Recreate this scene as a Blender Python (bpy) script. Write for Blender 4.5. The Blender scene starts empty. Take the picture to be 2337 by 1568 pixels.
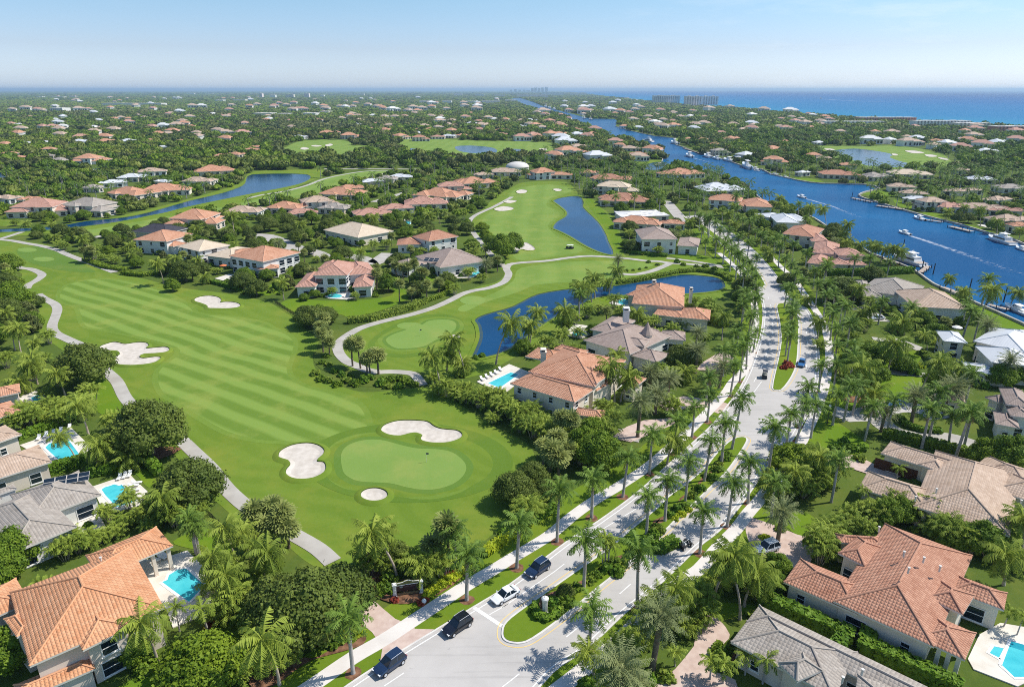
import bpy, math, random
import numpy as np
from mathutils import Vector
sc = bpy.context.scene
R = math.radians
# ---------------------------------------------------------------- camera, sky, sun, exposure
HC, FP, PIT = 70.0, 1558.0, R(20.39)            # drone height in metres, focal length in pixels of a 2337 px wide print, pitch
cam = bpy.data.objects.new('camera', bpy.data.cameras.new('camera'))
sc.collection.objects.link(cam)
cam.location = (0, 0, HC)
cam.rotation_euler = (math.pi/2 - PIT, 0, 0)
cam.data.sensor_width = 36.0
cam.data.lens = FP/2337*36
cam.data.clip_start = 1.0
cam.data.clip_end = 120000.0
sc.camera = cam
SUNV = Vector((0.976*math.cos(R(52)), 0.216*math.cos(R(52)), math.sin(R(52)))).normalized()
world = bpy.data.worlds.new("World")
sc.world = world
world.use_nodes = True
wn, wl = world.node_tree.nodes, world.node_tree.links
bg = wn['Background']
sky = wn.new('ShaderNodeTexSky')
sky.sky_type = 'NISHITA'
sky.sun_disc = False
sky.sun_elevation = R(52)
sky.sun_rotation = math.atan2(SUNV.x, SUNV.y)
sky.altitude = 0
sky.air_density = 1.0
sky.dust_density = 0.6
sky.ozone_density = 1.0
# clear air near the horizon reads blue rather than ochre; thin cloud drifts over the sea
_tc = wn.new('ShaderNodeTexCoord'); _sx = wn.new('ShaderNodeSeparateXYZ'); wl.new(_tc.outputs['Generated'], _sx.inputs[0])
_mr = wn.new('ShaderNodeMapRange'); _mr.inputs[1].default_value = 0; _mr.inputs[2].default_value = .12; wl.new(_sx.outputs[2], _mr.inputs[0])
_tn = wn.new('ShaderNodeValToRGB'); wl.new(_mr.outputs[0], _tn.inputs[0])
_te = _tn.color_ramp.elements
_te[0].position = 0; _te[0].color = (.76, .93, 1.42, 1); _te[1].position = 1; _te[1].color = (.56, .71, .83, 1)
_q = _te.new(.42); _q.color = (.62, .69, .94, 1)
_mu = wn.new('ShaderNodeMix'); _mu.data_type = 'RGBA'; _mu.blend_type = 'MULTIPLY'; _mu.inputs[0].default_value = 1
wl.new(sky.outputs[0], _mu.inputs[6]); wl.new(_tn.outputs[0], _mu.inputs[7])
_mp = wn.new('ShaderNodeMapping'); _mp.inputs['Scale'].default_value = (5, 5, 26); wl.new(_tc.outputs['Generated'], _mp.inputs[0])
_nz = wn.new('ShaderNodeTexNoise'); _nz.inputs['Scale'].default_value = 1.6; _nz.inputs['Detail'].default_value = 7; _nz.inputs['Roughness'].default_value = .6; wl.new(_mp.outputs[0], _nz.inputs[0])
_cr = wn.new('ShaderNodeMapRange'); _cr.inputs[1].default_value = .52; _cr.inputs[2].default_value = .78; _cr.inputs[4].default_value = .42; wl.new(_nz.outputs[0], _cr.inputs[0])
_xr = wn.new('ShaderNodeMapRange'); _xr.inputs[1].default_value = .02; _xr.inputs[2].default_value = .62; _xr.inputs[3].default_value = .06; wl.new(_sx.outputs[0], _xr.inputs[0])
_cm = wn.new('ShaderNodeMath'); _cm.operation = 'MULTIPLY'; wl.new(_cr.outputs[0], _cm.inputs[0]); wl.new(_xr.outputs[0], _cm.inputs[1])
_cx = wn.new('ShaderNodeMix'); _cx.data_type = 'RGBA'; wl.new(_cm.outputs[0], _cx.inputs[0]); wl.new(_mu.outputs[2], _cx.inputs[6]); _cx.inputs[7].default_value = (5.9, 6.15, 6.35, 1)
wl.new(_cx.outputs[2], bg.inputs[0])
bg.inputs[1].default_value = 0.15
sun = bpy.data.objects.new('sun', bpy.data.lights.new('sun', 'SUN'))
sc.collection.objects.link(sun)
sun.data.energy = 4.4
sun.data.angle = R(0.5)
sun.data.color = (1.0, 0.955, 0.88)
sun.rotation_euler = SUNV.to_track_quat('Z', 'Y').to_euler()
sc.view_settings.view_transform = 'Standard'
sc.view_settings.look = 'None'
sc.view_settings.exposure = 0.24
sc.view_settings.gamma = 1.0
sc.cycles.filter_width = 1.0
sc.cycles.use_denoising = False
sc.cycles.denoising_prefilter = 'ACCURATE'

# ---------------------------------------------------------------- helpers
rnd = random.Random(7)
nrg = np.random.default_rng(7)
CP, SP = math.cos(PIT), math.sin(PIT)
CROPS = {}
for i, y in enumerate((147.9, 517.7, 869.0, 1198.1)):
    for j, (x, s) in enumerate(((0, .25314), (573.2, .25314), (1146.3, .25314), (1719.5, .26424))):
        CROPS['TMCC'[i] + str(j+1+4*(i % 2))] = (x, y, s)
CROPS['V'] = (0, 0, 1)
CROPS['H'] = (1095.5, 661.9, .4442)

def P(x, y, z=0.0):
    """where the sight line through a point of the print meets the plane at height z"""
    dx, dy = x-1168.5, y-784.0
    t = (HC-z)/(FP*SP+dy*CP)
    return Vector((t*dx, t*(FP*CP-dy*SP), z))

def K(c, x, y, z=0.0):
    a = CROPS[c]
    return P(a[0]+x*a[2], a[1]+y*a[2], z)

def pts(c, s, z=0.0):
    return [K(c, *map(float, q.split(',')), z) for q in s.split()]

def pxm(y):
    return (FP*SP+(y-784)*CP)/HC

def smooth(p, closed=True, n=4):
    """Catmull-Rom through the points"""
    out, m = [], len(p)
    for i in range(m if closed else m-1):
        a, b, c, d = (p[(i+k) % m] if closed else p[min(max(i+k, 0), m-1)] for k in (-1, 0, 1, 2))
        for j in range(n):
            t = j/n
            out.append(0.5*((2*b)+(c-a)*t+(2*a-5*b+4*c-d)*t*t+(3*b-a-3*c+d)*t**3))
    if not closed:
        out.append(p[-1])
    return out

def link(o, parent=None):
    sc.collection.objects.link(o)
    if parent is not None:
        o.parent = parent
    return o

def mesh(name, v, f, mats, mi=None, uv=None, sm=False):
    me = bpy.data.meshes.new(name)
    me.from_pydata([tuple(a) for a in v], [], f)
    for m in (mats if isinstance(mats, (list, tuple)) else [mats]):
        me.materials.append(m)
    if mi:
        me.polygons.foreach_set('material_index', mi)
    if uv:
        l = me.uv_layers.new(name='UVMap')
        l.data.foreach_set('uv', [c for q in uv for c in q])
    if sm:
        me.polygons.foreach_set('use_smooth', [True]*len(f))
    me.update()
    return me

def obj(name, me, parent=None, loc=None):
    o = bpy.data.objects.new(name, me)
    link(o, parent)
    if loc is not None:
        o.location = loc
    return o

def empty(name, loc, rz=0.0, sc_=1.0):
    o = bpy.data.objects.new(name, None)
    o.empty_display_size = 0.5
    link(o)
    o.location = loc
    o.rotation_euler = (0, 0, rz)
    o.scale = (sc_,)*3
    return o

def tag(o, label, cat, group=None, kind=None):
    if label: o['label'] = label
    if cat: o['category'] = cat
    if group: o['group'] = group
    if kind: o['kind'] = kind
    return o

class MB:
    """collects boxes, tubes, sheets into one mesh"""
    def __init__(s):
        s.v, s.f, s.m, s.uv = [], [], [], []
    def add(s, v, f, mi=0, uv=None):
        b = len(s.v)
        s.v += [Vector(a) for a in v]
        s.f += [tuple(b+i for i in q) for q in f]
        s.m += [mi]*len(f)
        for k, q in enumerate(f):
            s.uv += uv[k] if uv else [(0, 0)]*len(q)
    def box(s, c, d, rz=0.0, mi=0, top=1.0, taper_y=None):
        """box centred at c (x, y, z bottom), size d; top scales the upper face"""
        co, si = math.cos(rz), math.sin(rz)
        ty = top if taper_y is None else taper_y
        v = []
        for k in (0, 1):
            for (sx, sy) in ((-1, -1), (1, -1), (1, 1), (-1, 1)):
                x = sx*d[0]/2*(top if k else 1); y = sy*d[1]/2*(ty if k else 1)
                v.append((c[0]+x*co-y*si, c[1]+x*si+y*co, c[2]+k*d[2]))
        s.add(v, [(3, 2, 1, 0), (4, 5, 6, 7), (0, 1, 5, 4), (1, 2, 6, 5), (2, 3, 7, 6), (3, 0, 4, 7)], mi)
    def tube(s, path, rad, n=8, mi=0, cap=True):
        path = [Vector(p) for p in path]
        rad = rad if isinstance(rad, (list, tuple)) else [rad]*len(path)
        b = []
        for i, p in enumerate(path):
            d = (path[min(i+1, len(path)-1)]-path[max(i-1, 0)]).normalized()
            u = d.cross(Vector((0, 0, 1))) if abs(d.z) < .95 else d.cross(Vector((0, 1, 0)))
            u.normalize(); w = d.cross(u)
            b += [p+u*rad[i]*math.cos(2*math.pi*k/n)+w*rad[i]*math.sin(2*math.pi*k/n) for k in range(n)]
        f = [(i*n+k, i*n+(k+1) % n, (i+1)*n+(k+1) % n, (i+1)*n+k) for i in range(len(path)-1) for k in range(n)]
        if cap:
            f += [tuple(range(n))[::-1], tuple((len(path)-1)*n+k for k in range(n))]
        s.add(b, f, mi)
    def lathe(s, prof, c=(0, 0, 0), n=12, mi=0):
        b = [(c[0]+r*math.cos(2*math.pi*k/n), c[1]+r*math.sin(2*math.pi*k/n), c[2]+z) for r, z in prof for k in range(n)]
        f = [(i*n+k, i*n+(k+1) % n, (i+1)*n+(k+1) % n, (i+1)*n+k) for i in range(len(prof)-1) for k in range(n)]
        f.append(tuple((len(prof)-1)*n+k for k in range(n)))
        s.add(b, f, mi)
    def slab(s, poly, z0, z1, mi=0, side=None):
        n = len(poly)
        v = [(p[0], p[1], z1) for p in poly]+[(p[0], p[1], z0) for p in poly]
        s.add(v, [tuple(range(n))], mi)
        s.add(v, [(i, (i+n), (i+1) % n+n, (i+1) % n) for i in range(n)], mi if side is None else side)
    def build(s, name, mats, parent=None, sm=False, uv=False):
        return obj(name, mesh(name, s.v, s.f, mats, s.m, s.uv if uv else None, sm), parent)

def ccw(poly):
    a = sum(poly[i][0]*poly[(i+1) % len(poly)][1]-poly[(i+1) % len(poly)][0]*poly[i][1] for i in range(len(poly)))
    return poly if a > 0 else poly[::-1]

def inset(poly, d):
    poly = ccw(poly); n, out = len(poly), []
    for i in range(n):
        t = (poly[(i+1) % n]-poly[i-1]).normalized()
        out.append(poly[i]+Vector((t.y, -t.x, 0))*d)
    return out

CLEAR = []                                       # ground polygons no scattered plant may stand in
def clear(poly):
    CLEAR.append(np.array([(p[0], p[1]) for p in poly]))

_lay = [0]
def layer():
    _lay[0] += 1
    return (_lay[0] % 31)*.0002

def sheet(name, poly, z, m, kind='structure', thick=0.0, keep=True):
    z += layer()
    poly = ccw([Vector((p[0], p[1], 0)) for p in poly])
    b = MB()
    if thick:
        b.slab(poly, z-thick, z)
    else:
        b.add([(p[0], p[1], z) for p in poly], [tuple(range(len(poly)))])
    o = b.build(name, m)
    if kind: o['kind'] = kind
    if keep: clear(poly)
    return o

def offset(path, d):
    out = []
    for i, p in enumerate(path):
        t = path[min(i+1, len(path)-1)]-path[max(i-1, 0)]
        n = Vector((-t.y, t.x, 0)).normalized()
        out.append(p+n*d)
    return out

def ribbon_poly(path, w):
    return offset(path, w/2)+offset(path, -w/2)[::-1]

def add_ribbon(b, path, w, z, mi=0, thick=0.0):
    l, r = offset(path, w/2), offset(path, -w/2)
    for i in range(len(path)-1):
        q = [r[i], r[i+1], l[i+1], l[i]]
        b.add([(p.x, p.y, z) for p in q], [(0, 1, 2, 3)], mi)
        if thick:
            for e in ((r[i], r[i+1]), (l[i+1], l[i])):
                b.add([(e[0].x, e[0].y, z-thick), (e[1].x, e[1].y, z-thick), (e[1].x, e[1].y, z), (e[0].x, e[0].y, z)], [(0, 1, 2, 3)], mi)

def ribbon(name, path, w, z, m, thick=0.0, kind='structure', keep=True):
    z += layer()
    b = MB()
    add_ribbon(b, path, w, z, 0, thick)
    o = b.build(name, m)
    if kind: o['kind'] = kind
    if keep: clear(ribbon_poly(path, w+1.0))
    return o

def along(path, step, start=0.0):
    """points every step metres with headings"""
    out, acc = [], start
    for a, b in zip(path[:-1], path[1:]):
        d = (b-a).length
        while acc < d:
            out.append((a+(b-a)*(acc/d), math.atan2(b.y-a.y, b.x-a.x)))
            acc += step
        acc -= d
    return out

# ---------------------------------------------------------------- materials
def srgb(r, g, b):
    return tuple((c/255/12.92 if c/255 <= .04045 else ((c/255+.055)/1.055)**2.4) for c in (r, g, b))

def new_mat(name):
    m = bpy.data.materials.new(name)
    m.use_nodes = True
    return m, m.node_tree.nodes, m.node_tree.links, m.node_tree.nodes['Principled BSDF']

def N(n, t, **kw):
    o = n.new('ShaderNode'+t)
    for k, v in kw.items():
        if k.startswith('i_'):
            o.inputs[int(k[2:]) if k[2:].isdigit() else k[2:]].default_value = v
        else:
            setattr(o, k, v)
    return o

def mixc(n, l, fac, a, b):
    o = n.new('ShaderNodeMix')
    o.data_type = 'RGBA'
    for s, v in ((0, fac), (6, a), (7, b)):
        if hasattr(v, 'node'):
            l.new(v, o.inputs[s])
        else:
            o.inputs[s].default_value = (*v, 1) if isinstance(v, tuple) else v
    return o.outputs[2]

def ramp(n, l, src, a, b):
    o = N(n, 'MapRange')
    o.inputs[1].default_value, o.inputs[2].default_value = a, b
    l.new(src, o.inputs[0])
    return o.outputs[0]

def plain(name, col, rough=.6, spec=.3, metal=0.0, col2=None, scale=1.0, bump=0.0, detail=4.0, coat=0.0):
    m, n, l, b = new_mat(name)
    b.inputs['Roughness'].default_value = rough
    b.inputs['Specular IOR Level'].default_value = spec
    b.inputs['Metallic'].default_value = metal
    b.inputs['Coat Weight'].default_value = coat
    if col2 is None:
        b.inputs['Base Color'].default_value = (*col, 1)
    if col2 is not None or bump:
        g = N(n, 'NewGeometry')
        t = N(n, 'TexNoise', i_Scale=scale, i_Detail=detail)
        l.new(g.outputs['Position'], t.inputs['Vector'])
        if col2 is not None:
            l.new(mixc(n, l, ramp(n, l, t.outputs[0], .35, .65), col, col2), b.inputs['Base Color'])
        else:
            b.inputs['Base Color'].default_value = (*col, 1)
        if bump:
            k = N(n, 'Bump', i_Strength=bump, i_Distance=.2)
            l.new(t.outputs[0], k.inputs['Height']); l.new(k.outputs[0], b.inputs['Normal'])
    return m

def grass(name, a, b, stripe=None, fine=.45, patch=.03, rings=False):
    """mown turf: two greens, broad patches, fine grain, and mower stripes across direction stripe=(dx, dy, period, strength)"""
    m, n, l, bs = new_mat(name)
    bs.inputs['Roughness'].default_value = .95
    bs.inputs['Specular IOR Level'].default_value = .08
    g = N(n, 'NewGeometry')
    t1 = N(n, 'TexNoise', i_Scale=patch, i_Detail=5.0, i_Roughness=.6)
    t2 = N(n, 'TexNoise', i_Scale=1.3, i_Detail=6.0, i_Roughness=.7)
    for t in (t1, t2):
        l.new(g.outputs['Position'], t.inputs['Vector'])
    s = N(n, 'Math', operation='MULTIPLY_ADD', i_1=fine, i_2=0.0)
    l.new(ramp(n, l, t2.outputs[0], .25, .75), s.inputs[0])
    s2 = N(n, 'Math', operation='MULTIPLY_ADD', i_1=1-fine)
    l.new(ramp(n, l, t1.outputs[0], .3, .7), s2.inputs[0]); l.new(s.outputs[0], s2.inputs[2])
    fac = s2.outputs[0]
    if stripe:
        d = N(n, 'VectorMath', operation='DOT_PRODUCT')
        l.new(g.outputs['Position'], d.inputs[0])
        d.inputs[1].default_value = (-stripe[1], stripe[0], 0)
        w = N(n, 'TexNoise', i_Scale=.02, i_Detail=2.0)
        l.new(g.outputs['Position'], w.inputs['Vector'])
        wd = N(n, 'Math', operation='MULTIPLY_ADD', i_1=stripe[4] if len(stripe) > 4 else 7.0)
        l.new(w.outputs[0], wd.inputs[0]); l.new(d.outputs['Value'], wd.inputs[2])
        q = N(n, 'Math', operation='MULTIPLY', i_1=2*math.pi/stripe[2]); l.new(wd.outputs[0], q.inputs[0])
        q2 = N(n, 'Math', operation='SINE'); l.new(q.outputs[0], q2.inputs[0])
        q3 = ramp(n, l, q2.outputs[0], -.55, .55)
        q4 = N(n, 'Math', operation='MULTIPLY', i_1=stripe[3]); l.new(q3, q4.inputs[0])
        q5 = N(n, 'Math', operation='MULTIPLY_ADD', i_1=1-stripe[3]); l.new(fac, q5.inputs[0]); l.new(q4.outputs[0], q5.inputs[2])
        fac = q5.outputs[0]
    t3 = N(n, 'TexNoise', i_Scale=.07, i_Detail=8.0, i_Roughness=.72)
    l.new(g.outputs['Position'], t3.inputs['Vector'])
    dry = ramp(n, l, t3.outputs[0], .48, .74)
    col = mixc(n, l, fac, a, b)
    l.new(mixc(n, l, dry, col, (b[0]*1.28, b[1]*1.02, b[2]*1.1)), bs.inputs['Base Color'])
    k = N(n, 'Bump', i_Strength=.35, i_Distance=.12)
    l.new(t2.outputs[0], k.inputs['Height']); l.new(k.outputs[0], bs.inputs['Normal'])
    return m

def asphaltmat():
    m, n, l, b = new_mat('pale_asphalt')
    b.inputs['Roughness'].default_value = .88; b.inputs['Specular IOR Level'].default_value = .15
    g = N(n, 'NewGeometry')
    t = N(n, 'TexNoise', i_Scale=.06, i_Detail=9.0, i_Roughness=.7); l.new(g.outputs['Position'], t.inputs['Vector'])
    mp = N(n, 'Mapping'); mp.inputs['Rotation'].default_value = (0, 0, R(-48)); mp.inputs['Scale'].default_value = (.05, .9, 1); l.new(g.outputs['Position'], mp.inputs[0])
    s = N(n, 'TexNoise', i_Scale=1.0, i_Detail=4.0); l.new(mp.outputs[0], s.inputs['Vector'])
    c = mixc(n, l, ramp(n, l, t.outputs[0], .3, .7), (.42, .395, .365), (.545, .515, .48))
    c = mixc(n, l, ramp(n, l, s.outputs[0], .55, .9), c, (.31, .295, .28))
    f = N(n, 'TexNoise', i_Scale=.55, i_Detail=3.0); l.new(g.outputs['Position'], f.inputs['Vector'])
    l.new(mixc(n, l, ramp(n, l, f.outputs[0], .70, .80), c, (.23, .22, .21)), b.inputs['Base Color'])
    return m

def foammat():
    m, n, l, b = new_mat('wake_foam')
    b.inputs['Base Color'].default_value = (.82, .86, .90, 1); b.inputs['Roughness'].default_value = .7
    g = N(n, 'NewGeometry'); t = N(n, 'TexNoise', i_Scale=.5, i_Detail=7.0, i_Roughness=.7); l.new(g.outputs['Position'], t.inputs['Vector'])
    tc = N(n, 'TexCoord'); sx = N(n, 'SeparateXYZ'); l.new(tc.outputs['UV'], sx.inputs[0])
    e = N(n, 'Math', operation='SINE'); p = N(n, 'Math', operation='MULTIPLY', i_1=math.pi); l.new(sx.outputs[0], p.inputs[0]); l.new(p.outputs[0], e.inputs[0])
    q = N(n, 'Math', operation='MULTIPLY_ADD', i_1=-.62, i_2=.80); l.new(sx.outputs[1], q.inputs[0])
    w = N(n, 'Math', operation='MULTIPLY'); l.new(e.outputs[0], w.inputs[0]); l.new(q.outputs[0], w.inputs[1])
    a_ = N(n, 'Math', operation='ADD', i_1=-.62); l.new(t.outputs[0], a_.inputs[0])
    s = N(n, 'Math', operation='MULTIPLY_ADD', i_1=2.2); l.new(a_.outputs[0], s.inputs[0]); l.new(w.outputs[0], s.inputs[2]); s.use_clamp = True
    z = N(n, 'Math', operation='MULTIPLY'); l.new(s.outputs[0], z.inputs[0]); l.new(e.outputs[0], z.inputs[1])
    tr = N(n, 'BsdfTransparent'); x = N(n, 'MixShader'); l.new(z.outputs[0], x.inputs[0]); l.new(tr.outputs[0], x.inputs[1]); l.new(b.outputs[0], x.inputs[2])
    l.new(x.outputs[0], n['Material Output'].inputs[0])
    return m

def leafmat(name, a, b, trans=.3):
    m, n, l, bs = new_mat(name)
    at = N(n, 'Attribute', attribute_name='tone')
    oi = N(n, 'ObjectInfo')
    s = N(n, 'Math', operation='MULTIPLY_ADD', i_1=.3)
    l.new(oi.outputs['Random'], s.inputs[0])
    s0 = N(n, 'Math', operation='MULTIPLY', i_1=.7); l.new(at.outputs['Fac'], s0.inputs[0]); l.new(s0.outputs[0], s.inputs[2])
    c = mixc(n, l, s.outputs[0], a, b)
    bs.inputs['Roughness'].default_value = .6
    bs.inputs['Specular IOR Level'].default_value = .18
    l.new(c, bs.inputs['Base Color'])
    t = N(n, 'BsdfTranslucent'); l.new(c, t.inputs[0])
    x = N(n, 'MixShader', i_0=trans)
    l.new(bs.outputs[0], x.inputs[1]); l.new(t.outputs[0], x.inputs[2])
    l.new(x.outputs[0], n['Material Output'].inputs[0])
    return m

def roofmat(name, a, b, per=(.5, .5), relief=1.0, metal=False, stain=.48):
    """tiled roof from the UVs in metres: barrel rows down the slope, courses across, tile to tile colour"""
    m, n, l, bs = new_mat(name)
    bs.inputs['Roughness'].default_value = .45 if metal else .8
    bs.inputs['Specular IOR Level'].default_value = .4 if metal else .2
    tc = N(n, 'TexCoord')
    mp = N(n, 'VectorMath', operation='DIVIDE'); mp.inputs[1].default_value = (per[0], per[1], 1)
    l.new(tc.outputs['UV'], mp.inputs[0])
    fl = N(n, 'VectorMath', operation='FLOOR'); l.new(mp.outputs[0], fl.inputs[0])
    wh = N(n, 'TexWhiteNoise', noise_dimensions='2D'); l.new(fl.outputs[0], wh.inputs['Vector'])
    fr = N(n, 'VectorMath', operation='FRACTION'); l.new(mp.outputs[0], fr.inputs[0])
    sx = N(n, 'SeparateXYZ'); l.new(fr.outputs[0], sx.inputs[0])
    g = N(n, 'NewGeometry')
    st = N(n, 'TexNoise', i_Scale=.35, i_Detail=5.0, i_Roughness=.65); l.new(g.outputs['Position'], st.inputs['Vector'])
    f1 = N(n, 'Math', operation='MULTIPLY', i_1=1-stain); l.new(wh.outputs[0], f1.inputs[0])
    f2 = N(n, 'Math', operation='MULTIPLY_ADD', i_1=stain); l.new(ramp(n, l, st.outputs[0], .3, .7), f2.inputs[0]); l.new(f1.outputs[0], f2.inputs[2])
    l.new(mixc(n, l, f2.outputs[0], a, b), bs.inputs['Base Color'])
    p = N(n, 'Math', operation='MULTIPLY', i_1=math.pi); l.new(sx.outputs[0], p.inputs[0])
    s = N(n, 'Math', operation='SINE'); l.new(p.outputs[0], s.inputs[0])
    if metal:
        s2 = N(n, 'Math', operation='POWER', i_1=.12); l.new(s.outputs[0], s2.inputs[0]); s = s2
        h = s
    else:
        pv_ = N(n, 'Math', operation='MULTIPLY', i_1=math.pi); l.new(sx.outputs[1], pv_.inputs[0]); sv_ = N(n, 'Math', operation='SINE'); l.new(pv_.outputs[0], sv_.inputs[0])
        sq_ = N(n, 'Math', operation='POWER', i_1=.5); l.new(sv_.outputs[0], sq_.inputs[0])
        v = N(n, 'Math', operation='MULTIPLY', i_1=1.0); l.new(sq_.outputs[0], v.inputs[0]); l.new(s.outputs[0], v.inputs[1])
        h = v
    k = N(n, 'Bump', i_Strength=min(1.0, relief), i_Distance=.11*relief)
    l.new(h.outputs[0], k.inputs['Height']); l.new(k.outputs[0], bs.inputs['Normal'])
    return m

def wet(n, l, bs, fac, rough):
    d = N(n, 'BsdfDiffuse'); g = N(n, 'BsdfGlossy'); g.inputs['Roughness'].default_value = rough
    for s in (bs.inputs['Base Color'], bs.inputs['Normal']):
        for k in s.links:
            l.new(k.from_socket, d.inputs['Color' if s.name == 'Base Color' else 'Normal'])
            if s.name == 'Normal': l.new(k.from_socket, g.inputs['Normal'])
    if not bs.inputs['Base Color'].links: d.inputs['Color'].default_value = bs.inputs['Base Color'].default_value
    f = N(n, 'Fresnel'); f.inputs['IOR'].default_value = 1.2
    m = N(n, 'Math', operation='MULTIPLY', i_1=fac); m.use_clamp = True; l.new(f.outputs[0], m.inputs[0])
    x = N(n, 'MixShader'); l.new(m.outputs[0], x.inputs[0]); l.new(d.outputs[0], x.inputs[1]); l.new(g.outputs[0], x.inputs[2])
    l.new(x.outputs[0], n['Material Output'].inputs[0])

def watermat(name, col, rough=.08, bump=.25, bscale=.25, col2=None, spec=.5, patch=.004):
    m, n, l, bs = new_mat(name)
    bs.inputs['Roughness'].default_value = rough
    bs.inputs['Specular IOR Level'].default_value = spec
    bs.inputs['IOR'].default_value = 1.33
    g = N(n, 'NewGeometry')
    if col2:
        t = N(n, 'TexNoise', i_Scale=patch, i_Detail=4.0); l.new(g.outputs['Position'], t.inputs['Vector'])
        l.new(mixc(n, l, ramp(n, l, t.outputs[0], .35, .65), col, col2), bs.inputs['Base Color'])
    else:
        bs.inputs['Base Color'].default_value = (*col, 1)
    w = N(n, 'TexNoise', i_Scale=bscale, i_Detail=6.0, i_Roughness=.6)
    mp = N(n, 'Mapping'); mp.inputs['Scale'].default_value = (1, 2.2, 1); mp.inputs['Rotation'].default_value = (0, 0, .5)
    l.new(g.outputs['Position'], mp.inputs[0]); l.new(mp.outputs[0], w.inputs['Vector'])
    k = N(n, 'Bump', i_Strength=bump, i_Distance=.5)
    l.new(w.outputs[0], k.inputs['Height']); l.new(k.outputs[0], bs.inputs['Normal'])
    wet(n, l, bs, spec, rough)
    return m

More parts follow.
